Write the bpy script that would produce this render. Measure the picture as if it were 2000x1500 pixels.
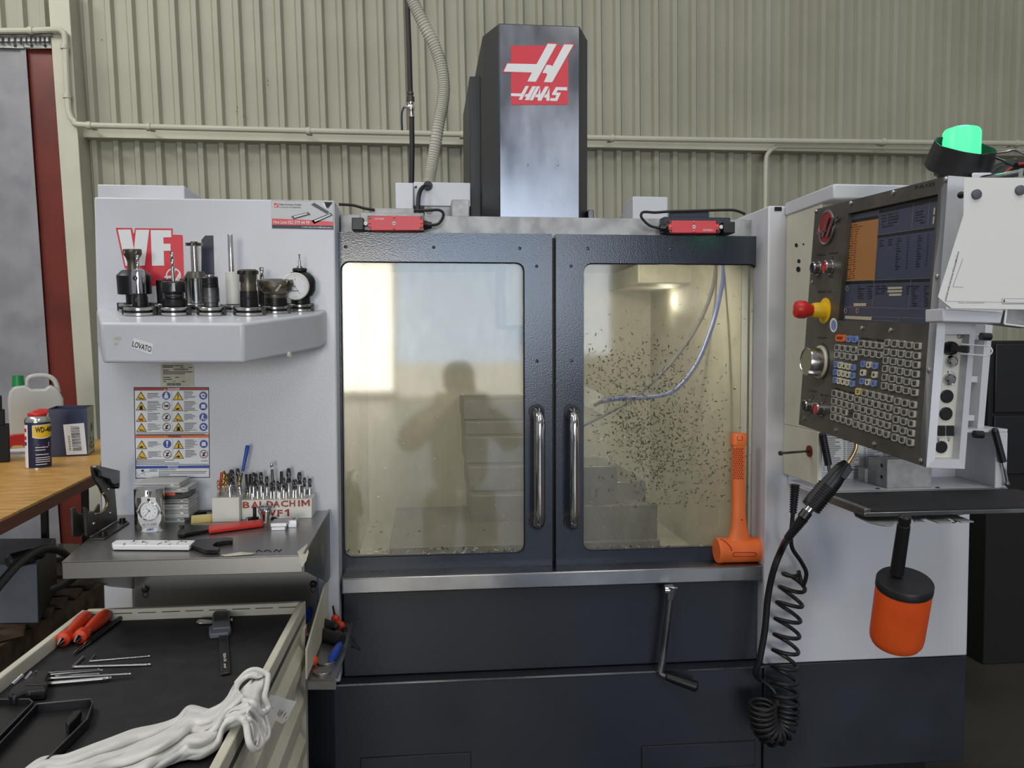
import bpy, bmesh, math, random
from mathutils import Vector as V, Matrix
for o in list(bpy.data.objects): bpy.data.objects.remove(o)
random.seed(7)
SC = bpy.context.scene; COL = SC.collection
# ------------------------------------------------------------------ camera
F = 1650.0
_x = V((15800, 119, -1650)).normalized()
_z = V((-100, 36150, 1650)); _z = (_z - _x * _z.dot(_x)).normalized()
_y = _z.cross(_x)
M3 = Matrix((_x, _y, _z))            # camera -> world rotation (rows: world axes seen by the camera)
CAM = V((0, 0, 1.40))
cd = bpy.data.cameras.new('camera'); cam = bpy.data.objects.new('camera', cd); COL.objects.link(cam)
cd.sensor_fit = 'HORIZONTAL'; cd.sensor_width = 36; cd.lens = 36 * F / 2000; cd.clip_start = 0.05; cd.clip_end = 200
cam.matrix_world = Matrix.Translation(CAM) @ M3.to_4x4()
SC.camera = cam
# ------------------------------------------------------------------ world, lights, exposure
w = bpy.data.worlds.new('hall_light'); SC.world = w; w.use_nodes = True
nt = w.node_tree; bg = nt.nodes['Background']
tc = nt.nodes.new('ShaderNodeTexCoord'); sx = nt.nodes.new('ShaderNodeSeparateXYZ'); rp = nt.nodes.new('ShaderNodeValToRGB')
nt.links.new(tc.outputs['Generated'], sx.inputs[0]); nt.links.new(sx.outputs['Z'], rp.inputs[0]); nt.links.new(rp.outputs[0], bg.inputs[0])
mr = rp.color_ramp; mr.elements[0].position = 0.0; mr.elements[0].color = (.40, .41, .44, 1); mr.elements[1].position = .9; mr.elements[1].color = (.54, .56, .60, 1)
bg.inputs[1].default_value = 0.66
def area(name, loc, size, energy, color, target=None):
    l = bpy.data.lights.new(name, 'AREA'); l.shape = 'RECTANGLE'; l.size, l.size_y = size; l.energy = energy; l.color = color
    o = bpy.data.objects.new(name, l); COL.objects.link(o); o.location = loc
    d = (V(target) - V(loc)) if target else V((0, 1, 0))
    o.rotation_euler = d.to_track_quat('-Z', 'Y').to_euler(); return o
area('gate_daylight', (-2.0, -18, 1.9), (2.4, 3.4), 600, (1.0, .93, .80))
area('gate_sky', (.95, -18, 3.05), (3.3, 4.2), 420, (.60, .76, 1.0))
area('gate_ground', (.95, -17.9, .5), (3.3, .9), 60, (1.0, .95, .86))
area('side_gate_sky', (3.9, -18, 3.15), (2.2, 4.0), 190, (.76, .86, 1.0))
area('added_overhead_light', (-1.6, -2.0, 5.5), (.5, 4.0), 60, (1, .97, .92), (-1.0, 1.5, 1.0))  # unseen overhead light, added for highlights on the metal
area('added_overhead_light', (1.8, -1.0, 5.5), (.5, 4.0), 55, (1, .97, .92), (1.0, 2.2, 1.0))  # its added counterpart on the right, also for the metal
area('added_overhead_light', (-3.4, 2.4, 4.9), (3.0, .5), 85, (1, .97, .9), (.3, 5.7, 1.8))  # added light from the left, gives the wall ribs contrast
SC.view_settings.view_transform = 'Standard'; SC.view_settings.look = 'None'
SC.view_settings.exposure = 0.0; SC.view_settings.gamma = 1; SC.view_settings.use_curve_mapping = False
# ------------------------------------------------------------------ pixel -> world design helpers
def ray(px, py): return M3 @ V((px - 1000, 750 - py, -F))
def PY(px, py, Y): d = ray(px, py); return CAM + d * (Y / d.y)
def PZ(px, py, Z): d = ray(px, py); return CAM + d * ((Z - CAM.z) / d.z)
def PD(px, py, dep): d = ray(px, py); return CAM + d * (dep / F)
def PN(px, py, p, n): d = ray(px, py); return CAM + d * ((p - CAM).dot(n) / d.dot(n))
def PXp(px, py, X): d = ray(px, py); return CAM + d * (X / d.x)
def fwd(p): return -(M3.transposed() @ (V(p) - CAM)).z
def pix(p): c = M3.transposed() @ (V(p) - CAM); return (1000 - F * c.x / c.z, 750 + F * c.y / c.z)
def mY(Y):
    return lambda px, py, lift=0: PY(px, py, Y - lift)
def mN(p, n):
    n = V(n).normalized(); p = V(p)
    return lambda px, py, lift=0: PN(px, py, p + n * lift, n)
def lin(c):
    return tuple(((x / 255) / 12.92 if x / 255 <= .04045 else ((x / 255 + .055) / 1.055) ** 2.4) for x in c)
# ------------------------------------------------------------------ materials
def mat(name, rgb, rough=.5, metal=0, var=0, vscale=8, rgb2=None, bump=0, bscale=200, rvar=0, emit=None, estr=1, stretch=None, spec=None, alpha=None, coat=0, trans=0):
    m = bpy.data.materials.new(name); m.use_nodes = True; t = m.node_tree; b = t.nodes['Principled BSDF']
    c = (*lin(rgb), 1); b.inputs['Base Color'].default_value = c; b.inputs['Roughness'].default_value = rough; b.inputs['Metallic'].default_value = metal
    if spec is not None: b.inputs['Specular IOR Level'].default_value = spec
    if coat: b.inputs['Coat Weight'].default_value = coat; b.inputs['Coat Roughness'].default_value = .08
    if trans: b.inputs['Transmission Weight'].default_value = trans
    vec = None
    if var or bump or rvar or rgb2:
        g = t.nodes.new('ShaderNodeNewGeometry'); mp = t.nodes.new('ShaderNodeMapping'); t.links.new(g.outputs['Position'], mp.inputs[0])
        if stretch: mp.inputs['Scale'].default_value = stretch
        vec = mp.outputs[0]
    if var or rgb2 or rvar:
        n = t.nodes.new('ShaderNodeTexNoise'); n.inputs['Scale'].default_value = vscale; n.inputs['Detail'].default_value = 4; n.inputs['Roughness'].default_value = .5
        t.links.new(vec, n.inputs['Vector'])
        r = t.nodes.new('ShaderNodeValToRGB'); t.links.new(n.outputs[0], r.inputs[0])
        c2 = lin(rgb2) if rgb2 else tuple(x * (1 - var) for x in c[:3])
        r.color_ramp.elements[0].position = .35; r.color_ramp.elements[0].color = (*c2, 1)
        r.color_ramp.elements[1].position = .62; r.color_ramp.elements[1].color = c
        if var or rgb2: t.links.new(r.outputs[0], b.inputs['Base Color'])
        if rvar:
            q = t.nodes.new('ShaderNodeMapRange'); t.links.new(n.outputs[0], q.inputs[0]); q.inputs[1].default_value = .3; q.inputs[2].default_value = .7
            q.inputs[3].default_value = max(.03, rough - rvar); q.inputs[4].default_value = rough + rvar; t.links.new(q.outputs[0], b.inputs['Roughness'])
    if bump:
        n2 = t.nodes.new('ShaderNodeTexNoise'); n2.inputs['Scale'].default_value = bscale; n2.inputs['Detail'].default_value = 3; t.links.new(vec, n2.inputs['Vector'])
        bp = t.nodes.new('ShaderNodeBump'); bp.inputs['Strength'].default_value = bump; bp.inputs['Distance'].default_value = .002
        t.links.new(n2.outputs[0], bp.inputs['Height']); t.links.new(bp.outputs[0], b.inputs['Normal'])
    if emit: b.inputs['Emission Color'].default_value = (*lin(emit), 1); b.inputs['Emission Strength'].default_value = estr
    if alpha is not None: b.inputs['Alpha'].default_value = alpha
    return m
class LazyMats(dict):
    def __missing__(s, k): raise KeyError(k)
MT = LazyMats()
def D(k, *a, **kw): MT[k] = mat(k, *a, **kw)
D('white_paint', (206, 208, 214), .34, bump=.12, bscale=260, rgb2=(198, 199, 204), vscale=3)
D('cream_paint', (206, 203, 186), .42, bump=.08, rgb2=(192, 188, 170), vscale=5)
D('wall_paint', (164, 162, 144), .5, rgb2=(156, 154, 136), vscale=2.2, bump=.05)
D('girt_paint', (194, 192, 174), .5, rgb2=(186, 184, 166), vscale=4)
D('door_paint', (52, 57, 68), .14, bump=.12, bscale=260, rgb2=(46, 51, 61), vscale=5, rvar=.03)
D('base_paint', (42, 46, 56), .45, bump=.12, bscale=330, rgb2=(36, 40, 49), vscale=4, rvar=.08)
D('column_side', (50, 52, 55), .5, bump=.1)
D('column_front', (150, 151, 156), .24, metal=.8, rgb2=(112, 114, 119), vscale=5, rvar=.12, stretch=(1, 1, .45))
D('stainless', (168, 168, 168), .3, metal=1, rgb2=(140, 140, 140), vscale=5, rvar=.12, bump=.05, bscale=400)
D('steel_dull', (120, 120, 120), .36, metal=.9, rgb2=(92, 92, 93), vscale=14, rvar=.1)
D('steel_table', (156, 155, 152), .32, metal=.88)
D('galvanised', (172, 172, 170), .5, metal=.45, rgb2=(140, 140, 140), vscale=22)
D('chrome', (200, 200, 200), .1, metal=1)
D('bright_steel', (205, 203, 198), .2, metal=1)
D('bright_gold', (190, 160, 100), .25, metal=1)
D('aluminium', (205, 206, 210), .35, metal=.8, rgb2=(190, 191, 195), vscale=40)
D('black_oxide', (30, 30, 32), .35, metal=.3)
D('dark_steel', (88, 85, 80), .36, metal=.75, rgb2=(70, 67, 63), vscale=20)
D('tool_grey', (118, 112, 100), .38, metal=.8, rgb2=(98, 92, 80), vscale=30)
D('black_plastic', (22, 22, 24), .4)
D('black_rubber', (24, 24, 26), .5, bump=.1, bscale=120)
D('black_matte', (8, 8, 9), .75)
D('black_mat', (26, 26, 28), .72, rgb2=(36, 36, 38), vscale=26, bump=.25, bscale=500)
D('white_plastic', (222, 221, 212), .4, rgb2=(212, 210, 198), vscale=9)
D('white', (228, 228, 228), .45)
D('paper', (226, 226, 222), .6)
D('card_paper', (196, 197, 197), .4)
D('flute_steel', (96, 95, 93), .3, metal=.9)
D('old_paper', (196, 194, 176), .6, rgb2=(180, 176, 155), vscale=30)
D('ink', (20, 20, 22), .6)
D('ink_grey', (90, 92, 100), .6)
D('red_print', (214, 52, 66), .32)
D('red_dark', (150, 34, 30), .4)
D('red_plastic', (196, 42, 34), .38)
D('red_switch', (214, 64, 72), .4, bump=.05)
D('orange_paint', (224, 88, 32), .38, rgb2=(206, 74, 24), vscale=9)
D('orange_rubber', (250, 128, 64), .45, rgb2=(244, 116, 52), vscale=12)
D('orange_print', (232, 104, 40), .4)
D('handle_red', (206, 62, 26), .42)
D('yellow_print', (228, 186, 38), .45)
D('yellow_plastic', (232, 190, 30), .4)
D('blue_print', (26, 66, 158), .4)
D('blue_plastic', (28, 70, 165), .35)
D('blue_dark', (28, 37, 72), .45, rgb2=(23, 31, 62), vscale=8)
D('navy_print', (40, 46, 60), .45, bump=.1)
D('green_plastic', (20, 130, 60), .4)
D('pendant_panel', (104, 100, 94), .4, metal=.55, rgb2=(90, 87, 81), vscale=16, rvar=.08)
D('key_cap', (150, 147, 138), .35, metal=.1)
D('key_rim', (176, 173, 163), .3)
D('key_face', (98, 96, 90), .4)
D('key_blue', (116, 138, 192), .35)
D('key_cream', (214, 208, 184), .35)
D('key_orange', (238, 106, 30), .35)
D('lamp_green', (30, 90, 60), .4, emit=(84, 250, 172), estr=1.05)
D('curtain_grey', (146, 146, 150), .4, rgb2=(130, 130, 135), vscale=6)
D('curtain_red', (112, 38, 22), .35, rgb2=(92, 28, 17), vscale=4)
D('bench_top', (214, 166, 88), .4, rgb2=(184, 134, 62), vscale=9, stretch=(1, 5, 1), bump=.08)
D('bench_edge', (112, 52, 32), .5, rgb2=(86, 36, 22), vscale=12, stretch=(1, 1, 14))
D('pallet_wood', (96, 74, 54), .75, rgb2=(52, 40, 30), vscale=14)
D('concrete', (120, 116, 108), .75, rgb2=(96, 92, 84), vscale=6, bump=.15, bscale=60)
D('floor_paint', (74, 70, 62), .38, rgb2=(46, 44, 40), vscale=1.6, bump=.1, bscale=40)
D('grey_box', (100, 104, 112), .5, rgb2=(86, 90, 97), vscale=5)
D('cart_paint', (214, 209, 190), .45, rgb2=(200, 194, 172), vscale=7)
D('cloth', (226, 225, 220), .85, rgb2=(214, 212, 204), vscale=20, bump=.3, bscale=420)
D('translucent_plastic', (205, 206, 200), .35, trans=.25)
D('hose_grey', (178, 175, 162), .45)
D('hose_blue', (80, 110, 190), .35)
D('interior', (190, 187, 170), .5, rgb2=(176, 172, 154), vscale=3)
D('interior_grey', (96, 95, 92), .45, metal=.2, rgb2=(78, 77, 74), vscale=9)
D('chip', (44, 42, 38), .5)
D('brass', (150, 128, 92), .3, metal=.9)
D('chip_bright', (220, 220, 214), .35, metal=.3)
D('scale_yellow', (214, 196, 128), .5, rgb2=(204, 186, 116), vscale=60)
D('clear_case', (196, 198, 200), .25, trans=.5)
D('cap_translucent', (70, 72, 78), .25)
def glass(name, film, film_amt, rough, vs=4):
    m = bpy.data.materials.new(name); m.use_nodes = True; t = m.node_tree; t.nodes.remove(t.nodes['Principled BSDF']); out = t.nodes['Material Output']
    tr = t.nodes.new('ShaderNodeBsdfTransparent'); tr.inputs[0].default_value = (.93, .93, .88, 1)
    df = t.nodes.new('ShaderNodeBsdfDiffuse'); df.inputs[0].default_value = (*lin(film), 1)
    gl = t.nodes.new('ShaderNodeBsdfGlossy'); gl.inputs['Roughness'].default_value = rough
    g = t.nodes.new('ShaderNodeNewGeometry'); n = t.nodes.new('ShaderNodeTexNoise'); n.inputs['Scale'].default_value = vs; n.inputs['Detail'].default_value = 9; n.inputs['Roughness'].default_value = .7
    mp = t.nodes.new('ShaderNodeMapping'); mp.inputs['Scale'].default_value = (1.6, 1, .7); t.links.new(g.outputs['Position'], mp.inputs[0]); t.links.new(mp.outputs[0], n.inputs['Vector'])
    q = t.nodes.new('ShaderNodeMapRange'); q.inputs[1].default_value = .3; q.inputs[2].default_value = .7; q.inputs[3].default_value = max(0, film_amt - .12); q.inputs[4].default_value = film_amt + .12
    t.links.new(n.outputs[0], q.inputs[0])
    m1 = t.nodes.new('ShaderNodeMixShader'); t.links.new(q.outputs[0], m1.inputs[0]); t.links.new(tr.outputs[0], m1.inputs[1]); t.links.new(df.outputs[0], m1.inputs[2])
    fr = t.nodes.new('ShaderNodeFresnel'); fr.inputs[0].default_value = 1.5
    m2 = t.nodes.new('ShaderNodeMixShader'); t.links.new(fr.outputs[0], m2.inputs[0]); t.links.new(m1.outputs[0], m2.inputs[1]); t.links.new(gl.outputs[0], m2.inputs[2])
    t.links.new(m2.outputs[0], out.inputs['Surface']); MT[name] = m
glass('dirty_glass', (188, 181, 162), .25, .05)
# ------------------------------------------------------------------ mesh builder
_text_cache = {}
def text2d(s, bold=0.0):
    k = (s, bold)
    if k not in _text_cache:
        c = bpy.data.curves.new('t', 'FONT'); c.body = s; c.offset = bold; c.resolution_u = 2; c.fill_mode = 'FRONT'
        o = bpy.data.objects.new('t', c); COL.objects.link(o)
        dg = bpy.context.evaluated_depsgraph_get(); me = bpy.data.meshes.new_from_object(o.evaluated_get(dg))
        vs = [v.co.xy.copy() for v in me.vertices]; fs = [tuple(p.vertices) for p in me.polygons]
        bpy.data.objects.remove(o); bpy.data.curves.remove(c); bpy.data.meshes.remove(me)
        x0 = min(v.x for v in vs); x1 = max(v.x for v in vs); y0 = min(v.y for v in vs); y1 = max(v.y for v in vs)
        _text_cache[k] = ([((v.x - x0) / (x1 - x0), (v.y - y0) / (y1 - y0)) for v in vs], fs)
    return _text_cache[k]
def perp(d):
    d = d.normalized(); a = V((0, 0, 1)) if abs(d.z) < .9 else V((1, 0, 0))
    u = d.cross(a).normalized(); return u, d.cross(u).normalized()
class MB:
    def __init__(s): s.v = []; s.f = []; s.m = []
    def add(s, vs, fs, m=0):
        b = len(s.v); s.v += [V(p) for p in vs]
        for f in fs: s.f.append([b + i for i in f]); s.m.append(m)
        return s
    def box(s, x0, x1, y0, y1, z0, z1, m=0):
        return s.obox(V(((x0 + x1) / 2, (y0 + y1) / 2, (z0 + z1) / 2)), V(((x1 - x0) / 2, 0, 0)), V((0, (y1 - y0) / 2, 0)), V((0, 0, (z1 - z0) / 2)), m)
    def obox(s, c, a, b, d, m=0):
        c = V(c); vs = [c + a * i + b * j + d * k for k in (-1, 1) for j in (-1, 1) for i in (-1, 1)]
        return s.add(vs, [(0, 1, 3, 2), (4, 6, 7, 5), (0, 4, 5, 1), (2, 3, 7, 6), (0, 2, 6, 4), (1, 5, 7, 3)], m)
    def poly(s, pts, m=0): return s.add(pts, [tuple(range(len(pts)))], m)
    def prism(s, pts, d, m=0, m2=None):
        n = len(pts); d = V(d); P = [V(p) for p in pts]
        s.add(P + [p + d for p in P], [tuple(range(n))], m)
        b = len(s.v) - 2 * n
        s.f.append([b + n + i for i in range(n)][::-1]); s.m.append(m)
        for i in range(n):
            s.f.append([b + i, b + (i + 1) % n, b + n + (i + 1) % n, b + n + i]); s.m.append(m if m2 is None else m2)
        return s
    def hexa(s, a, b, m=0):           # two matching quads
        return s.add(list(a) + list(b), [(0, 1, 2, 3), (7, 6, 5, 4), (0, 4, 5, 1), (1, 5, 6, 2), (2, 6, 7, 3), (3, 7, 4, 0)], m)
    def cyl(s, a, b, r0, r1=None, n=20, m=0):
        r1 = r0 if r1 is None else r1; return s.rings([V(a), V(b)], [r0, r1], n, m)
    def rings(s, pts, rs, n=16, m=0, ms=None, caps=True, u=None, twist=None, shape=None):
        k = len(pts); b = len(s.v); pr = None
        for i, p in enumerate(pts):
            if k > 1:
                t = (pts[min(i + 1, k - 1)] - pts[max(i - 1, 0)])
                if t.length < 1e-9: t = pr if pr is not None else V((0, 0, 1))
                t = t.normalized()
            if i == 0: uu, vv = perp(t) if u is None else (u, t.cross(u))
            else:
                uu = (uu - t * uu.dot(t)).normalized(); vv = t.cross(uu)
            pr = t
            for j in range(n):
                a = 2 * math.pi * j / n; rr = rs[i]
                if shape: rr *= shape(i, a)
                s.v.append(p + uu * (math.cos(a) * rr) + vv * (math.sin(a) * rr))
        for i in range(k - 1):
            for j in range(n):
                s.f.append([b + i * n + j, b + i * n + (j + 1) % n, b + (i + 1) * n + (j + 1) % n, b + (i + 1) * n + j]); s.m.append(ms[i] if ms else m)
        if caps:
            s.f.append([b + j for j in range(n)][::-1]); s.m.append(ms[0] if ms else m)
            s.f.append([b + (k - 1) * n + j for j in range(n)]); s.m.append(ms[-1] if ms else m)
        return s
    def tube(s, pts, r, n=10, m=0): return s.rings([V(p) for p in pts], r if isinstance(r, list) else [r] * len(pts), n, m)
    def lathe(s, base, axis, prof, n=28, m=0, ms=None, u=None, shape=None):
        # prof: list of (radius, height); faces between equal heights are fine
        base = V(base); ax = V(axis).normalized(); uu, vv = perp(ax) if u is None else (u, ax.cross(u)); b = len(s.v)
        for i, (r, h) in enumerate(prof):
            for j in range(n):
                a = 2 * math.pi * j / n; rr = max(r, 1e-5) * (shape(i, a) if shape else 1)
                s.v.append(base + ax * h + uu * (math.cos(a) * rr) + vv * (math.sin(a) * rr))
        for i in range(len(prof) - 1):
            for j in range(n):
                s.f.append([b + i * n + j, b + i * n + (j + 1) % n, b + (i + 1) * n + (j + 1) % n, b + (i + 1) * n + j]); s.m.append(ms[i] if ms else m)
        s.f.append([b + j for j in range(n)][::-1]); s.m.append(ms[0] if ms else m)
        s.f.append([b + (len(prof) - 1) * n + j for j in range(n)]); s.m.append(ms[-1] if ms else m)
        return s
    def ball(s, c, r, n=12, m=0, ax=(0, 0, 1), sq=1):
        k = max(4, n // 2); return s.lathe(V(c), ax, [(r * math.sin(math.pi * i / k), -r * sq * math.cos(math.pi * i / k)) for i in range(k + 1)], n, m)
    # ---- flat print, laid out in design pixels and mapped on a surface
    def dpoly(s, mp, pts, m=0, lift=.0006): return s.poly([mp(x, y, lift) for x, y in pts], m)
    def drect(s, mp, x0, y0, x1, y1, m=0, lift=.0006): return s.dpoly(mp, [(x0, y0), (x1, y0), (x1, y1), (x0, y1)], m, lift)
    def ddisc(s, mp, cx, cy, r, m=0, lift=.0006, n=20, ry=None, rin=0):
        ry = r if ry is None else ry
        P = [(cx + r * math.cos(2 * math.pi * i / n), cy + ry * math.sin(2 * math.pi * i / n)) for i in range(n)]
        if not rin: return s.dpoly(mp, P, m, lift)
        Q = [(cx + (x - cx) * rin, cy + (y - cy) * rin) for x, y in P]
        for i in range(n): s.dpoly(mp, [P[i], P[(i + 1) % n], Q[(i + 1) % n], Q[i]], m, lift)
        return s
    def dline(s, mp, a, b, wd, m=0, lift=.0006):
        dx, dy = b[0] - a[0], b[1] - a[1]; l = math.hypot(dx, dy) or 1; nx, ny = -dy / l * wd / 2, dx / l * wd / 2
        return s.dpoly(mp, [(a[0] + nx, a[1] + ny), (b[0] + nx, b[1] + ny), (b[0] - nx, b[1] - ny), (a[0] - nx, a[1] - ny)], m, lift)
    def dtext(s, mp, txt, x0, yb, wid, hgt, m=0, lift=.0009, bold=0.0, dx=(1, 0), dy=(0, -1), shear=0):
        # x0,yb: lower left in px; dx,dy: unit directions of reading and of up
        vs, fs = text2d(txt, bold)
        s.add([mp(x0 + dx[0] * (a * wid + shear * b * hgt) + dy[0] * b * hgt, yb + dx[1] * (a * wid + shear * b * hgt) + dy[1] * b * hgt, lift) for a, b in vs], fs, m); return s
    def build(s, name, mats, parent=None, bevel=0, seg=2, angle=35, label=None, smooth=True, recalc=True):
        if isinstance(mats, str): mats = [mats]
        org = V((0, 0, 0)); p = parent
        while p is not None: org += p.location; p = p.parent
        me = bpy.data.meshes.new(name); 
        loc = V((0, 0, 0))
        if parent is None:
            lo = [min(v[i] for v in s.v) for i in range(3)]; hi = [max(v[i] for v in s.v) for i in range(3)]
            loc = V(((lo[0] + hi[0]) / 2, (lo[1] + hi[1]) / 2, lo[2])); org = loc
        me.from_pydata([v - org for v in s.v], [], s.f)
        for k in mats: me.materials.append(MT[k])
        me.polygons.foreach_set('material_index', s.m)
        if recalc:
            bm = bmesh.new(); bm.from_mesh(me); bmesh.ops.recalc_face_normals(bm, faces=bm.faces); bm.to_mesh(me); bm.free()
        if smooth:
            me.polygons.foreach_set('use_smooth', [True] * len(me.polygons)); me.set_sharp_from_angle(angle=math.radians(angle))
        me.update()
        o = bpy.data.objects.new(name, me); COL.objects.link(o); o.location = loc; o.parent = parent
        if bevel:
            b = o.modifiers.new('edge', 'BEVEL'); b.width = bevel; b.segments = seg; b.limit_method = 'ANGLE'; b.angle_limit = math.radians(40)
        if label: o['label'] = label
        return o
def thing(name, label, cat, loc, group=None):
    o = bpy.data.objects.new(name, None); COL.objects.link(o); o.location = V(loc); o.empty_display_size = .05
    o['label'] = label; o['category'] = cat
    if group: o['group'] = group
    return o
def tag(o, label, cat, group=None):
    o['label'] = label; o['category'] = cat
    if group: o['group'] = group
    return o
def struct(o): o['kind'] = 'structure'; return o
def spline(pts, k=8):
    P = [V(p) for p in pts]; P = [P[0] * 2 - P[1]] + P + [P[-1] * 2 - P[-2]]; out = []
    for i in range(1, len(P) - 2):
        a, b, c, d = P[i - 1:i + 3]
        for j in range(k):
            t = j / k; out.append(.5 * ((2 * b) + (c - a) * t + (2 * a - 5 * b + 4 * c - d) * t * t + (3 * b - a - 3 * c + d) * t ** 3))
    return out + [P[-2]]
def rrect(x0, y0, x1, y1, r, n=5):
    out = []
    for cx, cy, a0 in ((x1 - r, y0 + r, -90), (x1 - r, y1 - r, 0), (x0 + r, y1 - r, 90), (x0 + r, y0 + r, 180)):
        for i in range(n + 1):
            a = math.radians(a0 + 90 * i / n); out.append((cx + r * math.cos(a), cy + r * math.sin(a)))
    return out
def lerp(a, b, t): return a + (b - a) * t
YD, YF = 2.20, 2.12
# ================================================================== SETTING
WY = 5.72
UZ = V((-.021, -.04, 1))
def wall_pt(x, z, y=0): return V((x, WY + y, 1.4)) + UZ * (z - 1.4)
fl = MB().box(-9, 9, -19, 8, -.1, 0); struct(fl.build('floor', 'floor_paint'))
# corrugated cladding, one child per sheet
wb = MB()
for zz in ((0, 4.6),):
    wb.hexa([wall_pt(-4.2, 0, .07), wall_pt(5.0, 0, .07), wall_pt(5.0, 4.6, .07), wall_pt(-4.2, 4.6, .07)],
            [wall_pt(-4.2, 0, .17), wall_pt(5.0, 0, .17), wall_pt(5.0, 4.6, .17), wall_pt(-4.2, 4.6, .17)])
wall = struct(wb.build('wall_back', 'wall_paint'))
P_ = .1305
prof = [(a * P_ / .1225, y) for a, y in [(0, .034), (.066, .034), (.080, 0), (.1085, 0), (.1225, .034)]]
x = -4.1
def sheet(x0, n, z0, z1):
    b = MB(); pts = []
    for i in range(n): pts += [(x0 + i * P_ + a, y) for a, y in prof[:-1]]
    pts.append((x0 + n * P_, .034))
    for (xa, ya), (xb, yb) in zip(pts, pts[1:]):
        b.add([wall_pt(xa, z0, ya), wall_pt(xb, z0, yb), wall_pt(xb, z1, yb), wall_pt(xa, z1, ya)], [(0, 1, 2, 3)])
    o = b.build('cladding_sheet', 'wall_paint', wall, smooth=False, recalc=False); return o
while x < 4.8:
    sheet(x, 8, 0.02, 4.55); x += 8 * P_
# girt (horizontal rail)
def pixbar(a, b, c, d, Y, dep):   # quad in the plane Y, given depth backwards
    q = [PY(*p, Y) for p in (a, b, c, d)]; return MB().hexa(q, [p + V((0, dep, 0)) for p in q])
g = pixbar((150, 250), (2080, 292), (2080, 306), (150, 268), 5.60, .13)
struct(g.build('trim_1', 'girt_paint', bevel=.004))
# white steel column, leaning with the building wall
colq = [(92, -30), (133, -30), (204, 1066), (170, 1066)]
b = MB(); f4 = [PY(*p, 5.50) for p in colq]
def bx(b, q, o0, o1): b.hexa([p + V((0, o0, 0)) for p in q], [p + V((0, o1, 0)) for p in q])
bx(b, f4, 0, .02); bx(b, f4, .20, .22)
mid = [lerp(f4[0], f4[1], .4), lerp(f4[0], f4[1], .97), lerp(f4[3], f4[2], .97), lerp(f4[3], f4[2], .4)]
bx(b, mid, .02, .20)
struct(b.build('column', 'girt_paint', bevel=.003))
# lower right pipe and conduit
def pipe(pts, r, Y, name, label, cat, k=6):
    t = thing(name, label, cat, PY(*pts[0], Y))
    MB().tube(spline([PY(*p, Y) for p in pts], k), r, 10).build('pipe', 'girt_paint', t); return t
t = pipe([(-40, 61), (60, 60), (108, 58), (122, 62), (127, 74), (129, 130), (133, 205), (137, 226), (146, 238), (162, 244), (300, 248), (620, 256), (920, 263), (1150, 269), (1500, 275), (2070, 281)], .018, 5.46, 'conduit_pipe', 'long white conduit pipe clipped along the wall rail and round the column', 'pipe')
for px, py, v in ((60, 60, 0), (126, 92, 1), (131, 188, 1), (174, 245, 0), (290, 248, 0), (602, 256, 0), (903, 263, 0), (1195, 270, 0), (1725, 277, 0), (1985, 280, 0)):
    c = PY(px, py, 5.46); b = MB()
    ax = V((.012, 0, 0)) if not v else V((0, 0, .012)); b.cyl(c - ax, c + ax, .024, n=14)
    b.obox(c + V((0, .05, 0)), V((.014, 0, 0)), V((0, .05, 0)), V((0, 0, .006))); b.build('pipe_clip', 'girt_paint', t)
t = pipe([(1493, 470), (1495, 400), (1496, 320), (1500, 300), (1514, 288), (1535, 286), (1700, 288), (2070, 294)], .0145, 5.5, 'branch_pipe', 'thinner white pipe bending down the wall behind the right cabinet', 'pipe')
for px, py in ((1725, 288), (1985, 292)):
    c = PY(px, py, 5.5); MB().cyl(c - V((.012, 0, 0)), c + V((.012, 0, 0)), .018, n=12).build('pipe_clip', 'girt_paint', t)
# strip curtain at the far left
t = thing('strip_curtain', 'plastic strip curtain hanging from a comb rail left of the steel column', 'curtain', PY(40, 1060, 5.55))
def strip(q, Y, mt):
    p = [PY(*a, Y) for a in q]; MB().hexa(p, [a + V((0, .005, 0)) for a in p]).build('strip', mt, t)
strip([(38, 95), (104, 95), (172, 1062), (112, 1062)], 5.57, 'curtain_red')
strip([(-30, 92), (47, 92), (91, 720), (114, 1062), (-30, 1062)][:2] + [(114, 1062), (-30, 1062)], 5.55, 'curtain_grey')
strip([(40, 92), (50, 92), (118, 1062), (98, 1062)], 5.54, 'curtain_grey')
strip([(-100, 92), (-26, 92), (-26, 1062), (-100, 1062)], 5.56, 'curtain_grey')
b = MB(); c0 = PY(-100, 72, 5.5); c1 = PY(103, 68, 5.5); b.cyl(c0, c1, .018, n=12)
b.build('rail', 'galvanised', t)
for x0, x1 in ((-90, -26), (-24, 47), (48, 101)):
    b = MB(); q = [PY(x0, 82, 5.53), PY(x1, 82, 5.53), PY(x1, 95, 5.53), PY(x0, 93, 5.53)]; b.hexa(q, [p - V((0, .006, 0)) for p in q])
    n = 6
    for i in range(n):
        xa = x0 + (x1 - x0) * (i + .15) / n; xb = x0 + (x1 - x0) * (i + .7) / n
        q = [PY(xa, 71, 5.52), PY(xb, 71, 5.52), PY(xb, 84, 5.52), PY(xa, 84, 5.52)]; b.hexa(q, [p - V((0, .03, 0)) for p in q])
    b.build('hanger_plate', 'galvanised', t)
    for k in (.25, .75):
        c = PY(lerp(x0, x1, k), 89, 5.52); MB().ball(c, .009, 8).build('rivet', 'steel_dull', t)
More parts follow.
